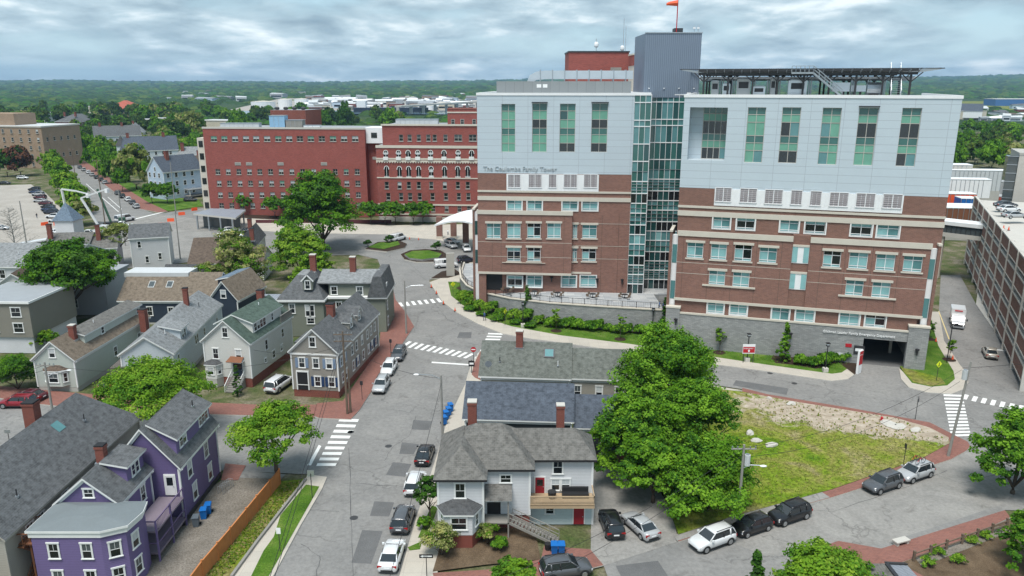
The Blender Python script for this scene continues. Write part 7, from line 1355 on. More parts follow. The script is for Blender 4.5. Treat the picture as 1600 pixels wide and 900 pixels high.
car('silver grey car nearest the corner beside the brick pavement', 'suv', 'car_silver', 596, 608, SM2, k_); car('white car in the middle of three beside the brick pavement', 'suv', 'car_white', 608, 581, SM2, k_); car('dark grey car nearest the crosswalk beside the brick pavement', 'suv', 'car_grey', 623, 559, SM2, k_)
LS = hd_of((1378, 762), (1428, 745)); k_ = 'cars parked along the lower street'
car('white four wheel drive under the maple on the lower street', 'suv', 'car_white', 1112, 851, hd_of((1137, 842), (1090, 859)), k_); car('black hatchback between the white and the black cars', 'hatch', 'car_black', 1174, 829, LS + 180, k_); car('small black four wheel drive with bright windscreen beside the lot', 'suv', 'car_black', 1232, 811, LS + 180, k_)
car('dark grey four wheel drive in front of the silver car with bikes', 'suv', 'car_grey', 1378, 763, LS + 180, k_); t = car('silver car with bicycles on its roof', 'suv', 'car_silver', 1428, 746, LS + 180, k_)
m = MB()
for s_ in (-.3, .35):
    for x in (-.5, .5): m.tube([(x + .33 * math.cos(a), s_, 2.1 + .33 * math.sin(a)) for a in np.arange(0, 6.5, .6)], .03, 4, 'trim_black')
    m.bar((-.5, s_, 2.1), (0, s_, 2.5), .05, 'red_sign'); m.bar((0, s_, 2.5), (.5, s_, 2.1), .05, 'red_sign'); m.bar((-.15, s_, 2.15), (0, s_, 2.55), .05, 'trim_black')
bk = tag(m.build('roof_bicycles'), 'two bicycles clamped on the roof of the silver car', 'bicycles'); bk.location = t.location; bk.rotation_euler = t.rotation_euler; bk.data.transform(Matrix.Translation((-.2, 0, 0)))
car('grey four wheel drive cut by the bottom edge below the blue bins', 'suv', 'car_grey', 884, 897, 12, 'cars on the lower street near the grey house'); car('black car with roof bars parked beside the light grey house deck', 'suv', 'car_black', 955, 826, 95); car('silver car half under the maple beside the black car with roof bars', 'sedan', 'car_silver', 999, 828, 115)
car('white van parked between the white house and the tan house', 'minivan', 'car_white', 437, 606, 75, cat='van', scale=1.08)
car('maroon red car parked on the street at the left edge', 'suv', 'car_red', 29, 635, 180); car('red car behind the maroon red one at the left edge', 'sedan', 'car_maroon', 47, 624, 170); car('dark red car in the driveway beside the mint house', 'sedan', 'car_red', 174, 606, 80)
car('silver maroon car in the yard behind the taupe block', 'sedan', 'car_silver', 84, 518, 10); car('white car in the yard behind the taupe block', 'sedan', 'car_white', 68, 526, 10); car('dark car at the back of the yard behind the taupe block', 'sedan', 'car_black', 90, 508, 10)
car('pale silver sedan driving on the road right of the tower', 'sedan', 'car_tan', 1546, 556, hd_of((1546, 556), (1540, 510)) + 6, name='driving_car')
k_ = 'cars on the garage roof'; car('silver sedan nearest the front on the garage roof', 'sedan', 'car_silver', 1585, 341, 5, k_, 16.5); car('white car behind the silver sedan on the garage roof', 'sedan', 'car_white', 1576, 331, 5, k_, 16.5); car('dark car farthest back on the garage roof', 'sedan', 'car_grey', 1571, 324, 5, k_, 16.5)
k_ = 'cars at the drop off'; car('dark blue car behind the white van at the drop off', 'suv', 'car_navy', 729, 410, 20, k_); car('silver car under the canopy nearest the round island', 'suv', 'car_silver', 705, 387, -60, k_); car('grey car behind the silver car at the drop off', 'sedan', 'car_silver', 706, 380, -40, k_); car('white grey car under the canopy beside the tower corner', 'suv', 'car_white', 729, 392, -80, k_)
car('white work van beside the grey monolith sign', 'van', 'car_white', 697, 418, 12); car('white van on the street left of the great oak canopy', 'van', 'car_white', 622, 376, 60, small=True)
k_ = 'cars by the hospital street'; car('white car on the street below the entrance canopy', 'suv', 'car_white', 363, 363, 15, k_, small=True); car('black car parked beside the light blue house porch', 'suv', 'car_black', 298, 315, 5, k_, small=True); car('black car behind the green bushes on the hospital street', 'suv', 'car_black', 392, 364, 10, k_, small=True)
# parking lot row
for i, (x, y, c_, ty) in enumerate(((54, 298, 'car_black', 'suv'), (55, 302, 'car_blue', 'sedan'), (60, 306, 'car_silver', 'suv'), (63, 311, 'car_maroon', 'suv'), (63, 316, 'car_silver', 'sedan'), (71, 320, 'car_maroon', 'sedan'), (75, 325, 'car_black', 'sedan'), (76, 330, 'car_blue', 'suv'), (80, 334, 'car_navy', 'suv'), (84, 341, 'car_white', 'suv'), (88, 347, 'car_white', 'sedan'))):
    car('%s car in the parking lot row, %s from the back' % ({'car_black': 'black', 'car_blue': 'blue', 'car_silver': 'silver', 'car_maroon': 'maroon', 'car_navy': 'dark', 'car_white': 'white'}[c_], ['first', 'second', 'third', 'fourth', 'fifth', 'sixth', 'seventh', 'eighth', 'ninth', 'tenth', 'eleventh'][i]), ty, c_, x, y, 178, 'cars in the parking lot row', small=True)
k_ = 'cars beyond the parking lot'; car('dark car under the trees behind the parking lot', 'sedan', 'car_black', 8, 288, 5, k_, small=True); car('white car by the fence behind the parking lot', 'suv', 'car_white', 36, 280, 5, k_, small=True); car('silver car at the left edge of the parking lot', 'sedan', 'car_silver', 2, 359, 5, k_, small=True); car('white car under the pyramid roof at the lot exit', 'sedan', 'car_white', 84, 365, 150, k_, small=True)
SL = hd_of((215, 325), (131, 268))
for i, (x, y, c_) in enumerate(((213, 325, 'car_silver'), (207, 319, 'car_grey'), (200, 314, 'car_white'), (191, 309, 'car_black'), (184, 304, 'car_grey'), (164, 287, 'car_silver'), (158, 283, 'car_black'), (151, 279, 'car_black'), (144, 275, 'car_silver'), (138, 271, 'car_white'), (131, 267, 'car_silver'), (125, 263, 'car_grey'), (111, 253, 'car_white'))):
    car('%s car at the kerb of the long street, %s from the near end' % ({'car_black': 'black', 'car_silver': 'silver', 'car_grey': 'grey', 'car_white': 'white'}[c_], ['first', 'second', 'third', 'fourth', 'fifth', 'sixth', 'seventh', 'eighth', 'ninth', 'tenth', 'eleventh', 'twelfth', 'thirteenth'][i]), 'suv', c_, x, y, SL, 'cars parked along the long street', small=True)
for i, (x, y, c_, h_) in enumerate(((62, 216, 'car_white', 120), (70, 219, 'car_grey', 120), (80, 228, 'car_white', 120), (89, 236, 'car_grey', 120), (114, 299, 'car_white', 110), (130, 305, 'car_black', 120), (75, 222, 'car_white', 120))): car('small %s car driving on the long street, %s' % ({'car_white': 'white', 'car_grey': 'grey', 'car_black': 'black'}[c_], ['farthest of all', 'second farthest', 'in the middle by the far crossing', 'at the foot of the far trees', 'beside the power pole', 'behind the construction crew', 'third farthest'][i]), 'sedan', c_, x, y, h_, 'cars on the long street', small=True, name='driving_car')
# ambulance
t = thing('ambulance', 'white box ambulance on the road right of the tower', 'ambulance', g(1495, 508), R(hd_of((1495, 490), (1499, 514))))
m = MB(); m.ring([[(x, s_ * w_, z) for s_, z in ((-1, .45), (-1, z1), (1, z1), (1, .45))] for x, w_, z1 in ((-.1, 1.02, 1.9), (.3, 1.02, 2.0), (1.2, 1.0, 1.9), (1.7, 1.0, 1.25), (2.75, .95, 1.15), (2.95, .85, .95))], 'car_white'); m.box(2.93, -.7, .5, 2.99, .7, .95, 'trim_black'); m.box(2.9, -1, .35, 3.1, 1, .6, 'steel'); m.build('cab', t)
m = MB(); m.ring([[(x, -1.15, .5), (x, -1.15, 2.85), (x, -1.05, 2.95), (x, 1.05, 2.95), (x, 1.15, 2.85), (x, 1.15, .5)] for x in (-3.4, -.1)], 'car_white'); m.box(-3.38, -1.165, 1.2, -.12, 1.165, 1.35, 'red_sign'); m.box(-.12, -.6, 2.55, .01, .6, 2.72, 'red_sign'); m.build('box_body', t)
m = MB(); m.poly([(1.72, -.85, 1.27), (1.72, .85, 1.27), (1.22, .82, 1.86), (1.22, -.82, 1.86)], 'car_glass')
for s_ in (-1, 1): m.poly([(.35, s_ * 1.025, 1.3), (1.3, s_ * 1.012, 1.3), (1.1, s_ * 1.012, 1.8), (.35, s_ * 1.025, 1.8)][::(1 if s_ < 0 else -1)], 'car_glass')
m.build('windows', t)
for x in (-2.3, 1.9):
    for s_ in (-1, 1): wl_ = inst('wheel', ('wh', .43), lambda: wheel_mesh(.43), t, TR(x, s_ * .98, .43)); inst('rim', ('rm', .43), lambda: rim_mesh(.43), wl_, None)
for s_ in (-1, 1): inst('headlight', 'hl', None, t, TR(2.95, s_ * .72, .85)); m = MB(); m.bar((1.5, s_ * 1.0, 1.4), (1.6, s_ * 1.35, 1.5), .05, 'trim_black'); m.box(1.5, s_ * 1.25, 1.3, 1.6, s_ * 1.45, 1.7, 'trim_black'); m.build('mirror', t)
# trucks at the construction site
car('white utility pickup at the construction crossing', 'pickup', 'car_white', 190, 358, 20, 'construction trucks', scale=1.25, name='work_truck', small=True); car('white pickup parked left of the bucket trucks', 'pickup', 'car_white', 138, 370, 15, 'construction trucks', scale=1.1, name='work_truck', small=True)
car('white service van behind the construction crossing', 'van', 'car_white', 196, 346, 60, 'construction trucks', scale=1.1, name='work_truck', small=True)
def bucket(label, x, y, hd, pts):
    t = thing('bucket_truck', label, 'bucket truck', g(x, y), R(hd), 'bucket trucks'); m = MB(); m.box(-3, -1.1, .7, 1.2, 1.1, 1.6, 'car_white'); m.ring([[(a, s_ * 1.1, z) for s_, z in ((-1, .6), (-1, z1), (1, z1), (1, .6))] for a, z1 in ((1.3, 2.4), (2.5, 2.4), (3.1, 1.6), (3.7, 1.4))], 'car_white'); m.build('body', t)
    m = MB(); m.box(2.4, -1.12, 1.5, 3, 1.12, 2.2, 'car_glass'); m.build('windows', t)
    for a in (-2, 2.4):
        for s_ in (-1, 1): inst('wheel', ('wh', .5), lambda: wheel_mesh(.5), t, TR(a, s_ * .95, .5))
    m = MB(); pts = [Vector(p) for p in pts]
    for i, (a, b) in enumerate(zip(pts, pts[1:])): m.bar(a, b, .5 - .08 * i, 'car_white')
    m.build('boom', t); e = pts[-1]; m = MB(); m.box(e.x - .5, e.y - .4, e.z - 1.1, e.x + .5, e.y + .4, e.z, 'white_paint'); m.build('bucket', t)
bucket('white bucket truck whose folded boom makes a tall angle left of the pole', 108, 352, 80, [(0, 0, 1.6), (.3, 1, 11), (0, -4, 10.6), (0, -8, 9.8)]); bucket('white bucket truck with a leaning boom beside the dark pole', 158, 366, 80, [(0, 0, 1.6), (-1, 4, 10.5), (1, -3, 13)])
t = thing('crane_truck', 'dark green derrick truck reaching its boom up the wooden pole', 'crane truck', g(180, 354), R(20)); m = MB(); m.box(-3, -1.1, .6, 3, 1.1, 1.5, 'trim_black'); m.box(1.2, -1, 1.5, 3, 1, 2.6, plain('truck_green', (.03, .08, .05)).name); m.build('body', t); m = MB(); m.bar((-1, 0, 1.5), (-4, 4, 11), .5, 'truck_green'); m.build('boom', t)
for a in (-2, 2):
    for s_ in (-1, 1): inst('wheel', ('wh', .5), lambda: wheel_mesh(.5), t, TR(a, s_ * .95, .5))
t = thing('camper_van', 'white coach with dark windows parked before the bare tree lot', 'coach', g(60, 388), R(60)); t.scale = (.7,) * 3; m = MB(); m.ring([[(x, -1.2, .5), (x, -1.2, z - .2), (x, -1, z), (x, 1, z), (x, 1.2, z - .2), (x, 1.2, .5)] for x, z in ((-6, 3.2), (4, 3.2), (5.4, 2.8), (6, 1.6))], 'car_white'); m.build('body', t); m = MB(); m.box(-5.5, -1.22, 1.7, 4, 1.22, 2.5, 'car_glass'); m.box(-6.03, -1, 1.2, -5.9, 1, 2.6, 'car_glass'); m.build('windows', t)
for a in (-3.5, 4):
    for s_ in (-1, 1): inst('wheel', ('wh', .5), lambda: wheel_mesh(.5), t, TR(a, s_ * 1.05, .5))
t = thing('covered_boat', 'blue and red boat under a white cover beside the hospital street', 'boat', g(363, 381), R(12)); m = MB(); m.ring([[(x, -w_, 2.0), (x, -w_ * .6, .8), (x, w_ * .6, .8), (x, w_, 2.0)] for x, w_ in ((-3.5, 1.2), (1, 1.3), (3, .8), (4.2, .1))], 'car_blue'); m.build('hull', t); m = MB(); m.ring([[(x, -w_, 2.0), (x, 0, 2.0 + .8 * w_), (x, w_, 2.0)] for x, w_ in ((-3.6, 1.3), (1, 1.4), (3, .9), (4.2, .15))], 'white_paint'); m.build('cover', t); m = MB(); m.box(-3, -.8, .2, 2, .8, .8, 'red_sign'); m.build('trailer', t)
# ================= parking garage at the right
G0, G1 = Vector((72, 101)), Vector((109, 180)); GF_ = Face(G0, G1); GZ = 16.4; d_ = GF_.d
# face runs away from the camera on the right side of the road; the front looks to the left
PG = thing('parking_garage', 'brick and concrete multi storey parking garage at the right edge', 'parking garage', (*G1, 0), math.atan2(-d_.y, -d_.x)); Lg = GF_.L; nb = 9
m = MB(); m.box(0, .5, 0, Lg, 40, GZ - 1.2, 'concrete'); m.build('floors', PG)
m = MB(); m.box(0, .3, GZ - 1.2, Lg, 40, GZ - .9, 'pale_concrete'); m.build('roof_deck', PG)
for i in range(nb):
    a, b = Lg * i / nb, Lg * (i + 1) / nb
    for k in range(5):
        z = GZ - 3.25 * k; m = MB(); m.box(a + .2, -.12, z - 2.25, b - .2, .15, z - .25, 'brick_tower'); m.box(a + .16, -.2, z - .25, b - .16, .3, z, 'pale_concrete'); m.box(a + .16, -.2, z - 2.45, b - .16, .3, z - 2.25, 'pale_concrete'); m.build('parapet_panel', PG)
m = MB(); m.box(0, .3, 0, Lg, .6, GZ - 1.2, 'black'); m.build('shaded_openings', PG)  # solid black slab painted as the shade between the parapets
for i in range(nb + 1): m = MB(); x = Lg * i / nb; m.box(x - .22, -.35, 0, x + .22, .5, GZ, 'pale_concrete'); m.build('column', PG)
t = thing('garage_stair_tower', 'plain tan concrete stair tower standing on the garage roof', 'stair tower', (121, 185, 0), R(-25)); m = MB(); m.box(0, 0, 0, 22, 14, 25.5, 'pale_concrete'); m.build('wall', t); m = MB(); m.box(-2.2, .5, 12, -.05, 5, 25, 'glass_grey')
for z in range(13, 26, 2): m.box(-2.25, .4, z, .0, .5, z + .15, 'steel')
m.build('glazing', t); m = MB(); m.box(-.1, -.1, 25.5, 22.1, 14.1, 26, 'concrete'); m.build('coping', t)
t = thing('sky_bridge', 'white covered bridge joining the tower to the parking garage', 'bridge', (*g(1471, 352, 11)[:2], 0)); a = Vector(g(1471, 366, 10)); b = Vector(g(1521, 372, 10)); t.location = (*a, 0); v = b - a; t.rotation_euler = (0, 0, math.atan2(v.y, v.x)); Lb = v.length + 3
m = MB(); m.box(-2, 0, 10.5, Lb, 4, 12.2, 'glass_grey'); m.build('glazing', t); m = MB(); m.box(-2.2, -.3, 12.2, Lb, 4.3, 13, 'white_paint'); m.build('roof', t); m = MB(); m.box(-2, -.1, 9.6, Lb, 4.1, 10.5, 'pale_concrete'); m.box(-.5, .3, 0, .5, 1.3, 9.6, 'cream_stone'); m.build('deck', t)
m = MB()
for k in range(12): x = -2 + (Lb + 2) * k / 12; m.box(x, -.08, 10.5, x + .12, .0, 12.2, 'dark_metal')
m.build('mullions', t)
q = random.Random(8)
for i, (x, y, w_, h_, mt, lab, cat) in enumerate(((1492, 322, 12, 4, 'orange_plastic', 'red orange formwork on the building site behind the garage', 'formwork'), (1502, 336, 14, 2.5, 'orange_plastic', 'long red barrier above the site bridge', 'barrier'), (1513, 328, 5, 3, 'blue_bin', 'blue tarpaulin bundle on the building site', 'tarpaulin'), (1500, 312, 18, 6, 'white_paint', 'white site cabin with blue stripe beyond the garage', 'site cabin'), (1520, 302, 22, 7, 'light_membrane', 'pale low building beyond the white site cabin', 'building'), (1490, 352, 10, 3.4, 'rust_steel', 'brown timber shoring over the site bridge', 'shoring'), (1486, 300, 12, 8, 'concrete', 'grey concrete wall section behind the tower corner', 'wall'))):
    p = g(x, y, 0); p = Vector(p) * .9; t = thing(cat.replace(' ', '_'), lab, cat, (p.x, p.y, 0), R(-8)); z0 = 4 + i * .3
    m = MB(); m.box(-w_/2, 0, 0, w_/2, 5, z0, 'concrete'); m.build('base', t); m = MB(); m.box(-w_/2, 0, z0, w_/2, 5, z0 + h_, mt)
    for k in range(int(w_ / 1.4)): x_ = -w_/2 + k * 1.4; m.box(x_, -.15, z0, x_ + .12, -.0, z0 + h_, 'steel')
    m.build('panel', t); m = MB(); m.box(-w_/2, -.1, z0 + h_, w_/2, 5.1, z0 + h_ + .2, 'white_paint'); m.build('top', t)
# ================= poles, lamps, wires
def pole(label, x, y, h, mat='grey_pole', arms=1, lamp=None, trans=None, rz=0, lean=0, cat='utility pole', xy=None, grp=None, armz=None):
    p = xy or g(x, y); t = thing('utility_pole', label, cat, p, rz, grp); m = MB(); m.tube([(0, 0, 0), (lean * .5, 0, h * .5), (lean, 0, h)], .17, 8, mat, .11); m.build('pole', t)
    for k in range(arms): m = MB(); z = h - .5 - k * .9; m.box(lean - 1.2, -.06, z, lean + 1.2, .06, z + .12, mat); [m.box(lean + xx - .05, -.05, z + .12, lean + xx + .05, .05, z + .34, 'steel') for xx in (-1.1, -.6, .6, 1.1)]; m.build('crossarm', t)
    if lamp:
        l_, z, a = lamp; ca, sa = math.cos(a), math.sin(a); m = MB(); m.tube([(lean * z / h, 0, z), (ca * l_ * .4, sa * l_ * .4, z + .45), (ca * l_, sa * l_, z + .5)], .045, 5, 'steel'); m.build('lamp_arm', t); m = MB(); m.blob((ca * (l_ + .3), sa * (l_ + .3), z + .46), (.36, .17, .1), 'white_paint'); m.build('lamp_head', t)
    if trans: m = MB(); m.tube([(.42, 0, trans - .55), (.42, 0, trans + .55)], .28, 9, 'light_membrane'); m.tube([(.42, 0, trans + .5), (.42, 0, trans + .62)], .2, 8, 'steel'); m.build('transformer', t)
    return t, Vector((*p, 0))
PA, pa = pole('grey pole with long white lamp arm beside the blue bins of the centre street', 692, 702, 9.4, 'grey_pole', 0, (2.6, 8.9, math.pi * .97), grp=None, cat='lamp pole')
PB, pb = pole('tall brown pole with a ragged crossarm cluster at the tan house corner', 543, 648, 11.5, 'wood_pole', 2); pole('short brown stub pole beside the tall one at the tan house corner', 548, 646, 6.2, 'wood_pole', 0, cat='pole', grp=None)
PC, pc = pole('grey pole with white lamp arm on the brick pavement by the upper crosswalk', 635, 522, 9.6, 'grey_pole', 0, (2.6, 8.2, .1), cat='lamp pole')
PD, pd = pole('leaning grey pole with transformers at the tip of the vacant lot', 1481, 714, 11.8, 'grey_pole', 0, None, 10.2, 0, .9)
PE, pe = pole('grey pole with transformer half inside the maple at the lot', 1152, 823, 8.8, 'grey_pole', 1, (1.6, 6.3, -.2), 7.2)
PF_, pf = pole('grey pole with lamp and transformer by the mint house', 85, 660, 8.2, 'grey_pole', 1, (2.2, 6.2, .5), None); pole('brown pole carrying the bucket truck booms at the construction site', 166, 362, 21, 'wood_pole', 1, cat='utility pole'); PH_, ph = pole('thin grey pole before the white pickup', 196, 384, 15, 'grey_pole', 0)
pole('dark pole beside the bright tree row on the long street', 121, 299, 17, 'wood_pole', 1); pole('far dark pole on the long street', 83, 263, 17, 'wood_pole', 1); pole('pale pole left of the bare tree lot', 48, 420, 16, 'grey_pole', 0); pole('slim pole at the corner of the light blue house', 275, 334, 17, 'grey_pole', 0)
pole('grey pole standing in the shrubbery below the construction site', 282, 405, 12, 'grey_pole', 0)
def wire(label, a, b, sag=1.2, r=.022, n=14):
    a, b = Vector(a), Vector(b); pts = [a.lerp(b, k / n) - Vector((0, 0, sag * 4 * (k / n) * (1 - k / n))) for k in range(n + 1)]; o_ = a.copy(); m = MB(); m.tube([p - o_ for p in pts], r, 4, 'black'); o = m.build('power_line'); o.location = o_; return tag(o, label, 'wire', 'overhead wires')
top = lambda p, h: (p.x, p.y, h)
for i, dz_ in enumerate((11.1, 10.2)): wire(['upper', 'lower'][i] + ' wire down the middle of the centre street', top(pb, dz_), (-14.5, 30, dz_ - .5), .7)
wire('wire over the centre street from the brown pole to the lamp pole by the bins', top(pb, 9.5), top(pa, 9.0), .8); wire('wire along the row of parked cars toward the bottom edge', top(pa, 8.4), (-9, 30, 9), 1)
wire('wire from the lot pole across the maple to the lower left', top(pe, 8.5), (-2, 46, 8.5), 1.0); wire('second wire from the lot pole across the parked cars', top(pe, 7.8), (-2, 45.5, 7.3), 1.1); wire('wire from the lot pole toward the tip of the vacant lot', top(pe, 8.5), top(pd, 10.8), 1.6); wire('lower wire between the lot pole and the leaning pole', top(pe, 7.5), top(pd, 9.4), 1.9)
wire('wire from the mint house pole to the left edge', top(pf, 7.8), (-75, 66, 9.5), .9); wire('second wire from the mint house pole to the left edge', top(pf, 7.2), (-78, 66, 8.8), .9); wire('wire from the mint house pole to the brown pole at the tan house', top(pf, 7.8), top(pb, 9.6), 2.2); wire('wire from the tan house pole to the white house', top(pb, 8.4), (-37.5, 104, 5.2), .5)
wire('wire from the leaning pole over the right crossing', top(pd, 11), (105, 96, 12), 1.0)
def post_sign(name, label, cat, x, y, h, fn, post='dark_metal', rz=0, z=PV, grp=None):
    t = thing(name, label, cat, (*g(x, y, z), z), rz, grp); m = MB(); m.tube([(0, 0, 0), (0, 0, h)], .04, 6, post); m.build('post', t); m = MB(); fn(m, h); m.build('sign_face', t); return t
def diamond(m, h): m.poly([(0, -.06, h - .55), (.5, -.06, h), (0, -.06, h + .5), (-.5, -.06, h)], 'sign_yellow'); m.poly([(0, -.04, h - .55), (-.5, -.04, h), (0, -.04, h + .5), (.5, -.04, h)], 'steel'); m.blob((.02, -.09, h + .2), (.07, .02, .07), 'black', 6, 4); m.bar((0, -.09, h + .12), (-.02, -.09, h - .08), .1, 'black', .03); m.bar((-.02, -.09, h - .08), (-.14, -.09, h - .3), .05, 'black', .03); m.bar((-.02, -.09, h - .08), (.1, -.09, h - .3), .05, 'black', .03)
for i, (x, y) in enumerate(((708, 463), (789, 508), (1463, 595))): post_sign('crossing_sign', 'yellow diamond walking person sign ' + ['beside the first curved crosswalk', 'on the lawn by the second crosswalk', 'on the bare lawn by the ambulance road'][i], 'road sign', x, y, 2.6, diamond, rz=R((20, 55, 15)[i]), grp='yellow crossing signs')
def roundsign(m, h): m.poly([(.42 * math.cos(a), -.06, h + .42 * math.sin(a)) for a in np.arange(0, 6.28, .4)], 'red_sign'); m.box(-.3, -.08, h - .07, .3, -.06, h + .07, 'letter_white'); m.poly([(-.42 * math.cos(a), -.04, h + .42 * math.sin(a)) for a in np.arange(0, 6.28, .4)], 'steel')
post_sign('no_entry_sign', 'round red no entry sign at the corner by the mossy roof', 'road sign', 740, 574, 2.9, roundsign); post_sign('stop_sign', 'narrow red sign on a dark post at the tip of the vacant lot', 'road sign', 1430, 655, 2.8, roundsign, rz=R(75))
def square(m, h): m.box(-.35, -.06, h - .35, .35, -.03, h + .35, 'steel')
post_sign('street_sign', 'grey square sign on a dark post at the end of the grass strip', 'road sign', 488, 778, 2.8, square, rz=R(180)); post_sign('parking_sign', 'small white sign on a dark post in the grass strip', 'road sign', 438, 862, 2.2, lambda m, h: m.box(-.2, -.06, h - .3, .2, -.03, h + .3, 'letter_white')); post_sign('parking_sign', 'tall dark post sign beside the parked grey cars at the vacant lot', 'road sign', 1411, 730, 2.8, lambda m, h: m.box(-.05, -.2, h - .5, .0, .2, h + .1, 'dark_metal'))
t = post_sign('one_way_sign', 'black one way arrow sign at the corner of the garden bed', 'road sign', 667, 903, 2.2, lambda m, h: (m.box(-.6, -.05, h - .18, .6, -.03, h + .18, 'black'), m.poly([(-.5, -.06, h), (-.28, -.06, h - .12), (-.28, -.06, h + .12)], 'letter_white'), m.box(-.28, -.062, h - .05, .5, -.05, h + .05, 'letter_white'))); lettering('ONE WAY', .085, 'black', t, TR(-.24, -.066, 2.17), ext=.002)
post_sign('parking_sign', 'dark post with small sign on the brick pavement beside the tan house', 'road sign', 566, 624, 2.4, lambda m, h: m.box(-.2, -.05, h - .3, .2, -.03, h + .3, 'dark_metal')); post_sign('parking_sign', 'dark post with small sign near the grey car on the brick pavement', 'road sign', 611, 555, 2.4, lambda m, h: m.box(-.2, -.05, h - .3, .2, -.03, h + .3, 'dark_metal')); post_sign('street_sign', 'grey street sign at the left edge corner', 'road sign', 17, 702, 2.4, lambda m, h: m.box(-.35, -.05, h - .3, .35, -.03, h + .1, 'steel'))
t = thing('street_banner', 'small black square sign by the no entry post', 'road sign', g(737, 584)); m = MB(); m.box(-.05, -.05, 0, .05, .05, 2.2, 'dark_metal'); m.build('post', t); m = MB(); m.box(-.45, -.08, 1.2, .45, -.05, 2.1, 'black'); m.box(-.3, -.09, 1.5, .3, -.08, 1.8, 'letter_white'); m.build('sign_face', t)
def lamp_post():
    m = MB(); m.tube([(0, 0, .7), (0, 0, 4.2)], .07, 6, 'black'); return m.mesh('post')
for i, (x, y) in enumerate(((817, 512), (1167, 566), (1289, 582), (1019, 522))):
    t = thing('lamp_post', 'black lamp post ' + ['beside the small conifer on the curved lawn', 'with the red and white hospital sign', 'beside the utility boxes in the mulch', 'at the end of the terrace wall'][i], 'lamp post', g(x, y), 0, 'black lamp posts'); inst('post', 'lp', lamp_post, t, None)
    m = MB(); m.box(-.35, -.35, 0, .35, .35, .75, 'pale_concrete'); m.build('base', t); m = MB(); m.box(-.22, -.22, 4.2, .22, .22, 4.35, 'black'); m.box(-.17, -.17, 4.35, .17, .17, 4.6, 'headlight'); m.box(-.28, -.28, 4.6, .28, .28, 4.7, 'black'); m.build('lantern', t)
t = thing('hospital_sign', 'red and white sign board with arrow below the lamp post', 'sign', (g(1167, 566)[0], g(1167, 566)[1] - .4, 0)); m = MB(); m.box(-.95, -.1, 1.6, .95, 0, 3.1, 'white_paint'); m.box(-.9, -.12, 1.75, .9, -.1, 2.7, 'red_sign'); m.build('sign_face', t); lettering('EMERGENCY', .26, 'letter_white', t, TR(-.82, -.125, 2.35), ext=.004); m = MB(); m.box(-.1, -.14, 1.85, .1, -.12, 2.2, 'letter_white'); m.poly([(-.2, -.141, 2.1), (.2, -.141, 2.1), (0, -.141, 2.3)], 'letter_white'); m.build('arrow', t); [MB().box(x_, -.08, 0, x_ + .1, -.02, 1.6, 'dark_metal').build('leg', t) for x_ in (-.8, .7)]
t = thing('totem_sign', 'tall red and white totem sign at the ambulance entrance', 'sign', g(1341, 583), R(40)); m = MB(); m.box(-.55, -.15, 0, .55, .15, 3.6, 'white_paint'); m.build('totem', t); m = MB(); m.box(-.5, -.17, 1.4, .5, -.15, 3.5, 'red_sign'); m.build('red_panel', t); lettering('EMERGENCY', .15, 'letter_white', t, TR(-.47, -.175, 2.9), ext=.004)
t = thing('monolith_sign', 'tall plain grey stone monolith beside the white work van', 'sign', g(704, 432), R(8)); m = MB(); m.box(-.9, -.3, 0, .9, .3, 5.4, 'concrete'); m.build('slab', t)
t = thing('utility_boxes', 'pale grey pipe and meter boxes in the mulch by the entrance', 'utility box', g(1314, 566)); m = MB(); m.box(-.8, -.3, .6, 0, .3, 1.6, 'light_membrane'); m.box(.2, -.25, .9, .8, .25, 1.9, 'light_membrane'); m.tube([(-.4, 0, 0), (-.4, 0, .7)], .1, 6, 'steel'); m.tube([(.5, 0, 0), (.5, 0, 1)], .1, 6, 'steel'); m.build('boxes', t)
t = thing('road_lamp', 'tall black road lamp with flat head beside the ambulance road', 'street lamp', g(1479, 568)); m = MB(); m.tube([(0, 0, 0), (0, 0, 6.4)], .08, 6, 'black'); m.build('post', t); m = MB(); m.box(0, -.1, 6.3, .9, .1, 6.45, 'black'); m.build('lamp_head', t)
# fence, bins, hydrant, stones
FP = [Vector(g(*p)) for p in ((438, 757), (403, 800), (362, 852), (318, 905), (300, 930))]; t = thing('cedar_fence', 'orange cedar board fence along the gravel driveway', 'fence', (*FP[0], 0)); o_ = FP[0]; m = MB()
for a, b in zip(FP, FP[1:]):
    L_ = (b - a).length; n = int(L_ / .17); m2 = (b - a) / L_
    for k in range(n): p = a + m2 * (k * L_ / n) - o_; q2 = a + m2 * ((k + .9) * L_ / n) - o_; m.bar((p.x, p.y, .9), (q2.x, q2.y, .9), .03, 'cedar', 1.7 + rnd.uniform(-.02, .02))
m.build('boards', t)
for a, b in zip(FP, FP[1:]):
    for k in range(max(1, int((b - a).length / 2.4))): p = a.lerp(b, k * 2.4 / (b - a).length) - o_; mm = MB(); mm.box(p.x - .07, p.y - .07, 0, p.x + .07, p.y + .07, 1.95, 'cedar'); mm.build('post', t)
m = MB()
for a, b in zip(FP, FP[1:]): a2, b2 = a - o_, b - o_; m.bar((a2.x, a2.y, 1.78), (b2.x, b2.y, 1.78), .12, 'cedar', .05)
m.build('top_rail', t)
KW = [Vector(g(*p)) for p in ((478, 752), (443, 797), (402, 850), (362, 905))]; t = thing('kerb_wall', 'low dark timber edging between the fence and the sidewalk', 'edging', (*KW[0], 0)); m = MB()
for a, b in zip(KW, KW[1:]): a, b = a - KW[0], b - KW[0]; m.bar((a.x, a.y, .2), (b.x, b.y, .2), .25, 'grey_wood', .4)
m.build('edging', t)
def bin_mesh(col, h=1.05):
    def f():
        m = MB(); m.ring([[(-.25, -.28, .06), (.25, -.28, .06), (.25, .28, .06), (-.25, .28, .06)], [(-.31, -.36, h), (.31, -.36, h), (.31, .36, h), (-.31, .36, h)]], col); return m.mesh('body')
    return f
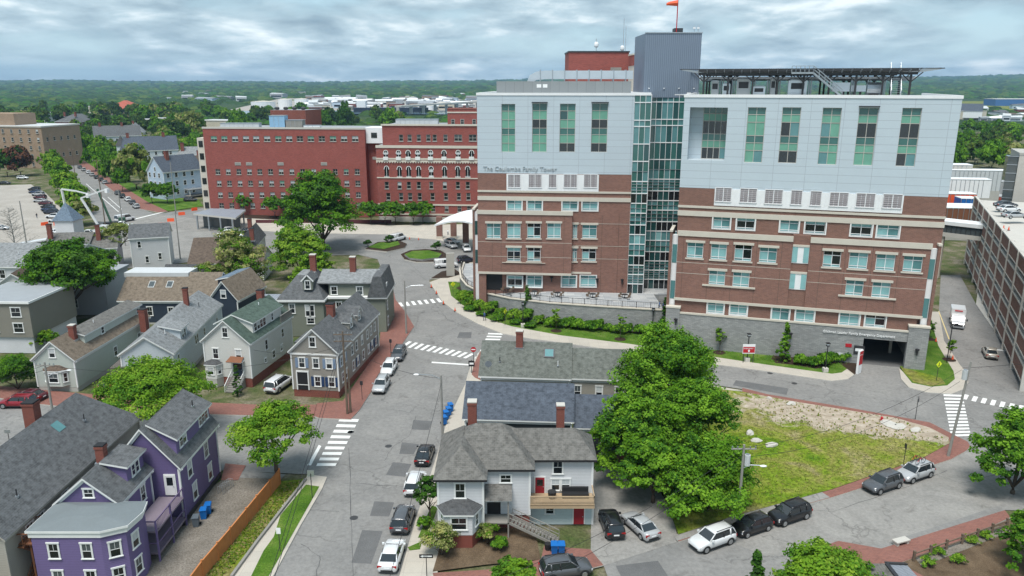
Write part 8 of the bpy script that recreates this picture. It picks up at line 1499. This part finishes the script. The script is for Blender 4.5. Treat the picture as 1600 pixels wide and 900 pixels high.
def bin_(label, p, col, rz=0, grp='wheeled bins', z=0):
    t = thing('wheeled_bin', label, 'bin', (*p, z), rz, grp); inst('body', ('bin', col), bin_mesh(col), t, None)
    def lid(): m = MB(); m.ring([[(-.34, -.42, 1.05), (.34, -.42, 1.05), (.34, .38, 1.05), (-.34, .38, 1.05)], [(-.33, -.4, 1.1), (.33, -.4, 1.1), (.28, .36, 1.16), (-.28, .36, 1.16)]], col); return m.mesh('lid')
    inst('lid', ('binlid', col), lid, t, None)
    for s_ in (-1, 1): inst('wheel', 'binwheel', lambda: wheel_mesh(.12), t, TR(s_ * .3, .3, .12, math.pi / 2))
plain('bin_grey', (.1, .12, .14), .5)
for x, y, l_ in ((319, 810, 'lower of two blue bins beside the purple wall'), (326, 802, 'upper of two blue bins beside the purple wall')): bin_(l_, g(x, y), 'blue_bin', .2)
bin_('grey bin beside the blue bins at the purple wall', g(307, 822), 'bin_grey', .2)
for x, y, l_ in ((694, 664, 'nearest blue bin at the lamp pole of the centre street'), (697, 656, 'middle blue bin at the lamp pole'), (701, 650, 'farthest blue bin at the lamp pole'), (704, 644, 'back blue bin against the dark house corner')): bin_(l_, g(x, y), 'blue_bin', .4, z=PV)
for x, l_ in ((866, 'left blue bin before the red cellar door'), (877, 'right blue bin before the red cellar door')): bin_(l_, g(x, 866), 'blue_bin', z=.05)
t = thing('dustbin', 'small black dustbin beside the blue bins under the cedar deck', 'bin', g(856, 861)); m = MB(); m.ring([[(r * math.cos(a), r * math.sin(a), z) for a in np.arange(0, 6.28, .6)] for r, z in ((.25, 0), (.32, .8))], 'black'); m.build('body', t)
t = thing('fire_hydrant', 'red fire hydrant at the kerb of the vacant lot', 'hydrant', g(1377, 660)); m = MB(); m.tube([(0, 0, 0), (0, 0, .65)], .14, 8, 'red_sign'); m.blob((0, 0, .68), (.17, .17, .15), 'red_sign'); m.tube([(-.25, 0, .45), (.25, 0, .45)], .07, 6, 'red_sign'); m.build('body', t)
q = random.Random(31)
for i, (x, y, s_, l_) in enumerate(((1181, 690, .9, 'flat pale boulder in the grass of the vacant lot, left one'), (1205, 697, 1.2, 'flat pale boulder in the grass of the vacant lot, right one'), (1171, 678, 1, 'rough pale stone at the tree edge of the lot'), (1390, 664, 1.9, 'broken concrete slabs beside the red hydrant'), (1430, 673, 1.0, 'pale block at the back kerb of the lot'), (1237, 632, .9, 'small white slab on the back edge of the lot'), (1404, 668, 1.3, 'grey slab right of the broken concrete'), (1202, 624, .6, 'small stone on the back kerb'))):
    m = MB(); m.blob((0, 0, .12), (s_ * .8, s_ * .5, .32), 'pale_concrete', 7, 4, .25); o = m.build('stone'); o.location = (*g(x, y, PV), PV); o.rotation_euler = (0, 0, q.uniform(0, 3)); tag(o, l_, 'stone', 'stones on the vacant lot')
t = thing('split_rail_fence', 'dark split rail timber fence between the brick pavement and the garden', 'fence', (*g(1427, 878), 0)); A, B_ = Vector(g(1427, 878)), Vector(g(1572, 826)); m = MB(); d_ = B_ - A
for z in (.45, .85): m.bar((0, 0, z), (d_.x, d_.y, z), .09, 'wood_pole')
m.build('rails', t)
for k in range(7): m = MB(); p = d_ * k / 6; m.box(p.x - .1, p.y - .1, 0, p.x + .1, p.y + .1, 1.15, 'wood_pole'); m.build('post', t)
t = thing('stone_bench', 'low pale concrete bench on the lower brick pavement', 'bench', (*g(1407, 851), PV), R(20)); m = MB(); m.box(-.8, -.35, .3, .8, .35, .42, 'pale_concrete'); m.build('seat', t)
for s_ in (-1, 1): m = MB(); m.box(s_ * .6 - .12, -.3, 0, s_ * .6 + .12, .3, .3, 'pale_concrete'); m.build('leg', t)
# deck furniture, garden chairs
t = thing('deck_sofa', 'dark covered sofa on the cedar deck of the light grey house', 'sofa', (6.2, 67.9, 2.83)); m = MB(); m.box(-1.3, -.8, 0, 1.3, 0, .45, 'trim_black'); m.box(-1.3, -.2, .45, 1.3, 0, .9, 'trim_black'); m.build('cover', t); t = thing('garden_chair', 'black round chair on the cedar deck beside the red door', 'chair', (3.9, 67.2, 2.83)); m = MB(); m.ring([[(r * math.cos(a), r * math.sin(a), z) for a in np.arange(0, 6.28, .7)] for r, z in ((.25, 0), (.4, .35), (.45, .75))], 'trim_black'); m.build('seat', t)
t = thing('bicycle_rack', 'rack of grey folded trolleys leaning on the purple house corner', 'trolley rack', g(353, 766), R(75)); m = MB()
for k in range(7): m.tube([(-.9 + k * .3, -.3, 0), (-.9 + k * .3, -.3, .9), (-.9 + k * .3, .3, .9), (-.9 + k * .3, .3, 0)], .035, 4, 'steel')
m.build('frames', t)
# terrace tables and bikes
for i, (x, y) in enumerate(((793, 456), (835, 461), (871, 463), (926, 465), (976, 466))):
    t = thing('terrace_table', 'dark metal table with chairs behind the terrace railing, %s from the left' % ['first', 'second', 'third', 'fourth', 'fifth'][i], 'table', (*g(x, y, TER), TER), 0, 'terrace tables'); m = MB(); m.tube([(0, 0, 0), (0, 0, .7)], .06, 6, 'dark_metal'); m.ring([[(.6 * math.cos(a), .6 * math.sin(a), z) for a in np.arange(0, 6.28, .6)] for z in (.7, .75)], 'dark_metal'); m.build('table_top', t)
    for a in range(4): m = MB(); cx_, cy_ = 1.05 * math.cos(a * 1.57 + .5), 1.05 * math.sin(a * 1.57 + .5); m.box(cx_ - .22, cy_ - .22, .4, cx_ + .22, cy_ + .22, .46, 'wood_pole'); m.box(cx_ * 1.18 - .2, cy_ * 1.18 - .05, .46, cx_ * 1.18 + .2, cy_ * 1.18 + .05, .9, 'wood_pole'); [m.box(cx_ + a_ - .02, cy_ + b_ - .02, 0, cx_ + a_ + .02, cy_ + b_ + .02, .4, 'black') for a_ in (-.18, .18) for b_ in (-.18, .18)]; m.build('chair', t)
for i, (x, y) in enumerate(((862, 449), (966, 452), (1003, 455))): t = thing('planter', 'black tapered planter pot against the terrace wall, %s one' % ['left', 'middle', 'right'][i], 'planter', (*g(x, y, TER), TER), 0, 'terrace planters'); m = MB(); m.ring([[(r * math.cos(a), r * math.sin(a), z) for a in np.arange(0, 6.28, .7)] for r, z in ((.25, 0), (.42, .9))], 'black'); m.build('pot', t)
for i, x in enumerate((1030, 1036, 1042)):
    t = thing('bicycle', 'blue bicycle at the end of the terrace, %s one' % ['left', 'middle', 'right'][i], 'bicycle', (*g(x, 480, TER), TER), R(70), 'blue bicycles'); m = MB()
    for xx in (-.5, .5): m.tube([(xx + .33 * math.cos(a), 0, .34 + .33 * math.sin(a)) for a in np.arange(0, 6.5, .5)], .03, 4, 'black')
    m.build('wheels', t); m = MB(); m.bar((-.5, 0, .34), (-.15, 0, .8), .05, 'blue_bin'); m.bar((-.15, 0, .8), (.4, 0, .8), .05, 'blue_bin'); m.bar((.4, 0, .9), (.5, 0, .34), .05, 'blue_bin'); m.bar((-.5, 0, .34), (0, 0, .3), .05, 'blue_bin'); m.bar((0, 0, .3), (.4, 0, .8), .05, 'blue_bin'); m.box(.3, -.25, .95, .4, .25, 1, 'black'); m.build('frame', t)
# construction barriers, cones
for i, (x, y) in enumerate(((267, 346), (284, 336), (304, 329), (254, 353), (218, 358), (199, 340), (135, 334), (143, 330), (70, 352), (90, 352))):
    t = thing('water_barrier', 'red orange plastic road barrier at the construction site, %s of ten' % ['first', 'second', 'third', 'fourth', 'fifth', 'sixth', 'seventh', 'eighth', 'ninth', 'tenth'][i], 'barrier', g(x, y), R(15 + 20 * (i % 3)), 'red orange barriers')
    inst('body', 'barrier', lambda: MB().use('orange_plastic').ring([[(x_, -.3, 0), (x_, -.12, 1.0), (x_, .12, 1.0), (x_, .3, 0)] for x_ in (-1., 1.)], 'orange_plastic').mesh('body'), t, None)
def cone():
    m = MB(); m.box(-.22, -.22, 0, .22, .22, .05, 'black'); m.tube([(0, 0, .05), (0, 0, .75)], .17, 7, 'orange_plastic', .03); return m.mesh('traffic_cone')
for i, (x, y) in enumerate(((674, 450), (682, 460), (693, 476), (711, 487), (628, 373), (640, 374), (654, 375), (1462, 535), (1488, 563), (1569, 351), (1577, 353))):
    o = inst('traffic_cone', 'cone', cone, None, TR(*g(x, y, 0 if y > 360 else 16.4), PV if y > 400 else (0 if y > 360 else 15.6))); tag(o, 'small orange traffic cone, %s' % ['first along the curved kerb', 'second along the curved kerb', 'third beside the curved crosswalk', 'fourth down the curved kerb', 'left one by the island road', 'middle one by the island road', 'right one by the island road', 'on the ambulance road footway', 'near the tall road lamp', 'left one on the garage roof', 'right one on the garage roof'][i], 'traffic cone', 'traffic cones')
# people
def body_mesh(pose, cols):
    """one continuous skinned figure; separate clothes by height"""
    V = {'pelvis': (0, 0, .95), 'chest': (0, 0, 1.3), 'neck': (0, 0, 1.5), 'head': (0, -.02, 1.66), 'crown': (0, 0, 1.76)}
    E = [('pelvis', 'chest'), ('chest', 'neck'), ('neck', 'head'), ('head', 'crown')]; Rr = {'pelvis': .15, 'chest': .17, 'neck': .06, 'head': .1, 'crown': .07}
    for s_, n in ((-1, 'l'), (1, 'r')):
        sw = s_ * pose
        for nm, p, r in (('hip', (s_ * .1, 0, .9), .1), ('knee', (s_ * .11, sw * .6, .5), .065), ('ankle', (s_ * .11, sw * 1.0 + (.05 if sw > 0 else 0), .09), .045), ('toe', (s_ * .12, sw - .13, .04), .04), ('shoulder', (s_ * .19, 0, 1.42), .065), ('elbow', (s_ * .25, -sw * .5, 1.13), .045), ('wrist', (s_ * .24, -sw * .9 - .05, .9), .033), ('hand', (s_ * .24, -sw * .95 - .07, .8), .038)): V[nm + n] = p; Rr[nm + n] = r
        E += [('pelvis', 'hip' + n), ('hip' + n, 'knee' + n), ('knee' + n, 'ankle' + n), ('ankle' + n, 'toe' + n), ('chest', 'shoulder' + n), ('shoulder' + n, 'elbow' + n), ('elbow' + n, 'wrist' + n), ('wrist' + n, 'hand' + n)]
    ks = list(V); me = bpy.data.meshes.new('tmp'); me.from_pydata([V[k] for k in ks], [(ks.index(a), ks.index(b)) for a, b in E], []); o = bpy.data.objects.new('tmp', me); COL.objects.link(o)
    md = o.modifiers.new('s', 'SKIN'); o.modifiers.new('u', 'SUBSURF').levels = 1
    for i, k in enumerate(ks): me.skin_vertices[0].data[i].radius = (Rr[k],) * 2; me.skin_vertices[0].data[i].use_root = (k == 'pelvis')
    dg = bpy.context.evaluated_depsgraph_get(); dg.update(); r = bpy.data.meshes.new_from_object(o.evaluated_get(dg)); bpy.data.objects.remove(o); r.name = 'person'
    r.materials.clear()
    for c_ in (cols[0], cols[1], 'skin', 'wood_pole', 'black'): r.materials.append(MAT[c_])
    for p in r.polygons: z = p.center.z; p.material_index = 4 if z < .1 else 1 if z < .93 and abs(p.center.x) < .2 else 3 if z > 1.7 or (z > 1.62 and p.center.y > .0) else 2 if z > 1.5 or (z < .92 and abs(p.center.x) >= .2) else 0; p.use_smooth = True
    return r
plain('jacket_blue', (.04, .09, .2)); plain('vest_yellow', (.6, .75, .05)); plain('jeans', (.05, .07, .12)); plain('coat_dark', (.03, .03, .035)); plain('scrubs', (.45, .42, .6))
for i, (x, y, c_, pz, rz, lab, z) in enumerate(((757, 501, 'jacket_blue', .16, 2.4, 'walking person in a blue jacket on the curved pavement', PV), (58, 341, 'coat_dark', .12, 1, 'walking person in dark clothes in the parking lot', 0), (238, 366, 'vest_yellow', .05, 0, 'standing person in a yellow safety vest, left of the pair', 0), (242, 366, 'vest_yellow', .08, 2, 'standing person in a yellow safety vest, right of the pair', 0), (172, 366, 'vest_yellow', .05, 0, 'person in a yellow vest beside the white pickup', 0), (700, 368, 'white_paint', .1, 0, 'person in white walking under the drop off canopy', 0), (1011, 446, 'scrubs', .08, 1, 'person in lilac clothes on the terrace at the glass link', TER))):
    o = bpy.data.objects.new('person', body_mesh(pz, (c_, 'jeans' if c_ != 'scrubs' else c_))); COL.objects.link(o); o.location = (*g(x, y, z), z); o.rotation_euler = (0, 0, rz); tag(o, lab, 'person')
# ================= town in the distance
def far_house(name, label, x, y, W_, L_, ze, zr, wall, roof, rz=0, wins=True, chim=(), hip=(0, 0), cat='house', turret=None, grp=None):
    t = thing(name, label, cat, g(x, y), R(rz), grp); r_ = gable(t, I, W_, L_, ze, zr, wall, roof, zf=0, hip=hip, ov=.4)
    if wins:
        for z in ((1.6, 4.8, 8) if ze > 8 else (1.6, 4.8) if ze > 5.5 else (1.6,)):
            for k in range(int(W_ / 3.2)): put_win(t, TR(-W_/2 + 1.8 + k * 3.0, .38, z), 1.1, 1.7, 0)
            for k in range(int(L_ / 3.6)): put_win(t, TR(W_/2 - .38, 2.2 + k * 3.3, z, math.pi / 2), 1.1, 1.7, 0)
        if zr - ze > 3: put_win(t, TR(0, .38, ze + .4), 1.0, 1.4, 0)
    for cx_, cy_ in chim: chimney(r_, cx_, cy_, zr - 2, zr + 2, 1.3, False)
    if turret: tx, ty, th = turret; m = MB(); m.ring([[(tx + 2.3 * math.cos(a), ty + 2.3 * math.sin(a), z) for a in np.arange(0, 6.2, .785)] for z in (0, th)], wall); m.build('turret', t); m = MB(); m.ring([[(tx + r * math.cos(a), ty + r * math.sin(a), z) for a in np.arange(0, 6.2, .785)] for z, r in ((th, 2.7), (th + 5, .05))], 'roof_charcoal'); m.build('turret_roof', t)
    return t
t = far_house('blue_house', 'pale blue gabled house with dark slate roof and front porch by the long street', 246, 311, 11, 17, 10, 15.5, 'sd_lightblue', 'roof_slate', -34, chim=((1, 5),)); m = MB(); m.box(5.5, 8, 2.9, 8.6, 18, 3.2, 'roof_grey_light'); m.box(8.2, 8.2, 0, 8.4, 8.4, 2.9, 'white_trim'); m.box(8.2, 17.6, 0, 8.4, 17.8, 2.9, 'white_trim'); m.box(5.5, 8, .6, 8.5, 18, .9, 'grey_wood'); m.build('porch', t)
far_house('red_house', 'bright red gabled house behind the pale blue house', 300, 303, 10, 16, 10, 14.5, 'sd_red', 'roof_brown', -34, chim=((0, 5),)); far_house('grey_house', 'long grey roofed house behind the blue and red houses', 276, 290, 14, 30, 11.5, 16, 'sd_white', 'roof_grey_light', -72, chim=((2, 4), (-2, 20)), hip=(.6, 0))
far_house('victorian_house', 'grey slate roofed victorian house with pointed turret', 192, 268, 15, 26, 10, 16.5, 'sd_ice', 'roof_slate', -62, turret=(-8, 1, 12), chim=((0, 4), (0, 20)), hip=(.3, 0)); far_house('white_house', 'white gabled house in the middle of the long street row', 212, 232, 12, 18, 10, 16, 'sd_white', 'roof_grey_light', 20, chim=((0, 3),)); far_house('white_house', 'white house with blue grey roof left of the victorian turret', 150, 242, 13, 26, 11, 17, 'sd_ice', 'roof_gray', -60, chim=((0, 4), (0, 16)))
far_house('brick_villa', 'red brick villa with grey hipped roof beyond the long street', 106, 212, 22, 26, 11, 17, 'brick_old', 'roof_gray', -10, chim=((-5, 6), (5, 6)), hip=(.9, .6)); far_house('brick_house', 'brown brick gabled house below the brick villa', 104, 222, 14, 16, 8, 13, 'brick_old', 'roof_brown', 8); far_house('tiled_hall', 'long building with bright red tiled roof above the trees', 188, 182, 46, 30, 9, 20, 'brick_tan', 'roof_red', -8, hip=(.5, .5), cat='hall')
def block(name, label, x, y, W_, D_, H_, wall, rz=0, nw=6, nf=4, cat='building', roof='light_membrane', corn=True, ww=1.4, grp=None):
    t = thing(name, label, cat, g(x, y), R(rz), grp); m = MB(); m.box(-W_/2, 0, -2, W_/2, D_, H_, wall); m.build('wall', t); m = MB(); m.box(-W_/2 - .3, -.3, H_, W_/2 + .3, D_ + .3, H_ + .7, 'pale_concrete' if corn else wall); m.box(-W_/2 + .3, .3, H_ + .7, W_/2 - .3, D_ - .3, H_ + .72, roof); m.build('roof', t)
    fh = H_ / max(1, nf)
    for f in range(nf):
        for k in range(nw): inst('window', *sm_win(ww, 1.9, rnd.choice((0, 3, 3, 2))), t, TR(-W_/2 + W_ * (k + .5) / nw, -.02, f * fh + 1.2))
    return t
t = block('apartment_block', 'tan brick apartment block at the left edge beyond the parking lot', 14, 262, 46, 26, 20.5, 'brick_tan', -12, 9, 5, 'apartment block'); m = MB(); m.box(-20, 4, 21.2, 4, 18, 27, 'brick_tan'); m.build('penthouse', t)
for k in range(5): inst('window', *sm_win(1.4, 1.9, 3), t, TR(23.02, 3 + k * 4.6, 5.3, math.pi / 2)); inst('window', *sm_win(1.4, 1.9, 3), t, TR(23.02, 3 + k * 4.6, 13.6, math.pi / 2))
block('flat_house', 'pale flat roofed house with dark windows above the left end of the brick wing', 335, 205, 28, 20, 9, 'sd_cream', -14, 5, 1); block('flat_house', 'brown brick flat roofed building among the mid trees', 228, 203, 17, 14, 9, 'brick_old', 5, 4, 2); block('flat_house', 'cream flat building left of the red tiled roof', 152, 180, 38, 24, 11, 'sd_cream', -5, 5, 2); block('flat_house', 'small white building behind the trees of the upper left', 55, 190, 26, 18, 9, 'sd_white', 0, 4, 2)
block('flat_house', 'cream building with red chimney beside the big grey green tree', 250, 203, 16, 14, 10, 'sd_cream', 12, 3, 2)
q = random.Random(77)
# storage tanks, sheds, bridge, ship, water
W_ = [(-620, 1180), (120, 1180), (150, 1330), (500, 1800), (-100, 1980), (-800, 1750)]
def flat(name, P, z, mt): m = MB(); m.poly([(x, y, z) for x, y in P], mt); struct(name, m)
m_, nt, b = base_mat('water_mat', .12, .5); b.inputs['Base Color'].default_value = (.10, .17, .21, 1); bump(nt, b, noise(nt, N(nt, 'ShaderNodeNewGeometry').outputs['Position'], .05, 5), .4, .4)
flat('river', [(-560, 1190), (330, 1130), (330, 1240), (-40, 1330), (-560, 1300)], -2.2, 'water_mat'); flat('river', [(560, 850), (1500, 850), (1700, 1120), (640, 1120)], -2.0, 'water_mat'); flat('town_ground', [(-480, 1320), (100, 1260), (300, 1300), (400, 2400), (-700, 2400)], -2.4, 'lot_pale'); flat('airfield', [(800, 1150), (2300, 1150), (3000, 2000), (1000, 2000)], -1.9, 'vacant'); flat('runway', [(900, 1330), (2400, 1330), (2500, 1430), (930, 1430)], -1.6, 'lot_pale'); flat('runway', [(900, 1620), (2600, 1620), (2700, 1680), (980, 1680)], -1.5, 'asphalt_old')
for i, (x, w_, h_, y) in enumerate(((412, 40, 15, 170), (446, 24, 17, 168), (472, 26, 17, 167), (598, 22, 12, 163), (645, 20, 10, 156), (560, 14, 9, 166), (620, 16, 10, 168), (690, 18, 10, 166), (672, 12, 8, 170))):
    t = thing('storage_tank', 'white round storage tank across the river, %s from the left' % ['first', 'second', 'third', 'fifth', 'seventh', 'fourth', 'sixth', 'ninth', 'eighth'][i], 'storage tank', (*g(x, y), -3), 0, 'storage tanks'); m = MB(); m.ring([[(w_ / 2 * k * math.cos(a), w_ / 2 * k * math.sin(a), z) for a in np.arange(0, 6.28, .35)] for z, k in ((0, 1), (h_, 1))], 'white_paint'); m.build('shell', t); m = MB(); m.ring([[(w_ / 2 * k * math.cos(a), w_ / 2 * k * math.sin(a), z) for a in np.arange(0, 6.28, .35)] for z, k in ((h_, 1.01), (h_ + 1.5, .1))], 'cream_stone'); m.build('roof', t)
mats = ['sd_white', 'light_membrane', 'sd_cream', 'sd_lav', 'sd_lightblue', 'brick_tan', 'steel', 'sd_taupe', 'sd_greywhite', 'brick_old']; rf = ['light_membrane', 'roof_grey_light', 'roof_gray', 'roof_brown', 'white_paint', 'grey_membrane']
MN = dict(zip(mats, ['white', 'pale grey', 'cream', 'lilac grey', 'light blue', 'tan', 'steel grey', 'taupe', 'greyish white', 'brick red']))
def sheds(n, x0, x1, y0, y1, lab, grp, s=1.0):
    for i in range(n):
        x, y = q.uniform(x0, x1), q.uniform(y0, y1); w_ = q.uniform(10, 42) * s; mt_ = q.choice(mats); fx = (x - x0) / (x1 - x0)
        t = thing('waterfront_building', f"{'wide' if w_ > 26 * s else 'small'} {MN[mt_]} {lab}, {['far left', 'left', 'middle', 'right', 'far right'][min(4, int(fx * 5))]}, {'front' if y > (y0 + y1) / 2 else 'back'} rows", 'building', (*g(x, y), -3), R(q.uniform(-25, 25)), grp); h_ = q.uniform(5, 12) * s; m = MB(); m.box(-w_/2, 0, 0, w_/2, w_ * .6, h_, mt_); m.build('wall', t); m = MB(); m.ring([[(a, -.5, h_), (a, w_ * .3, h_ + q.uniform(.5, 4)), (a, w_ * .6 + .5, h_)] for a in (-w_/2 - .5, w_/2 + .5)], q.choice(rf)); m.build('roof', t); m = MB(); m.box(-w_ * .4, -.1, h_ * .3, w_ * .4, 0, h_ * .6, 'glass_dark'); m.build('windows', t)
sheds(90, 478, 745, 153, 170, 'building in the waterfront town behind the brick hospital', 'waterfront buildings'); sheds(14, 250, 480, 146, 158, 'building among the far woods at the left', 'buildings in the far woods', 1.2); sheds(22, 1480, 1620, 168, 187, 'shed by the water right of the towers', 'sheds right of the towers', .7); sheds(16, 1480, 1600, 132, 140, 'building beyond the airfield', 'buildings beyond the airfield', 1.3); sheds(10, 520, 740, 141, 150, 'building on the wooded far shore', 'buildings on the far shore', 1.2)
t = far_house('waterside_hall', 'white gabled hall with dark blue roof end by the right river', 1534, 184, 26, 60, 8, 17, 'white_paint', 'roof_slate', 60, wins=False, cat='hall'); block('long_shed', 'long pale waterside shed with brown roof at the right', 1513, 184, 46, 20, 8, 'sd_cream', 3, 0, 0, roof='roof_brown'); block('hangar', 'long blue fronted hangar by the airfield', 1590, 164, 90, 40, 11, plain('hangar_blue', (.05, .14, .35)).name, 0, 0, 0, 'hangar', roof='white_paint')
t = thing('river_bridge', 'long grey road bridge over the river behind the arched brick wing', 'bridge', (*g(690, 178), 0)); A = Vector((*g(622, 176), 9)); B_ = Vector((*g(760, 168), 11)); o_ = Vector(t.location); m = MB(); m.bar(A - o_, B_ - o_, 11, 'pale_concrete', 2.2); m.build('deck', t)
for k in range(9): p = A.lerp(B_, k / 8) - o_; m = MB(); m.box(p.x - 2, p.y - 4, -3, p.x + 2, p.y + 4, p.z, 'concrete'); m.build('pier', t)
t = thing('ship', 'long dark ship moored at the waterfront', 'ship', (*g(608, 173), -2)); m = MB(); m.ring([[(x, -w_, 0), (x, -w_ * 1.1, 7), (x, w_ * 1.1, 7), (x, w_, 0)] for x, w_ in ((-55, 6), (40, 7), (62, 1))], 'car_navy'); m.build('hull', t); m = MB(); m.box(-50, -5, 7, -36, 5, 17, 'white_paint'); m.build('bridge_house', t)
t = thing('site_fence', 'white fence before the dark hedge by the brick hospital steps', 'fence', g(400, 349)); m = MB(); m.box(0, -.1, 0, 42, .1, 1.1, plain('maroon', (.1, .03, .035)).name); m.build('panel', t)
# far haze: pale even air round the whole scene
hm = bpy.data.materials.new('haze_air'); hm.use_nodes = True; nt = hm.node_tree; nt.nodes.clear(); o = N(nt, 'ShaderNodeOutputMaterial'); v = N(nt, 'ShaderNodeVolumePrincipled'); v.inputs['Color'].default_value = (.46, .72, 1, 1); v.inputs['Density'].default_value = HAZE; v.inputs['Anisotropy'].default_value = .2; nt.links.new(v.outputs[0], o.inputs['Volume']); MAT['haze_air'] = hm
m = MB(); m.box(-12000, -400, -40, 12000, 13000, 260, 'haze_air'); tag(m.build('haze'), 'thin pale blue haze over the distance', 'haze', kind='stuff')
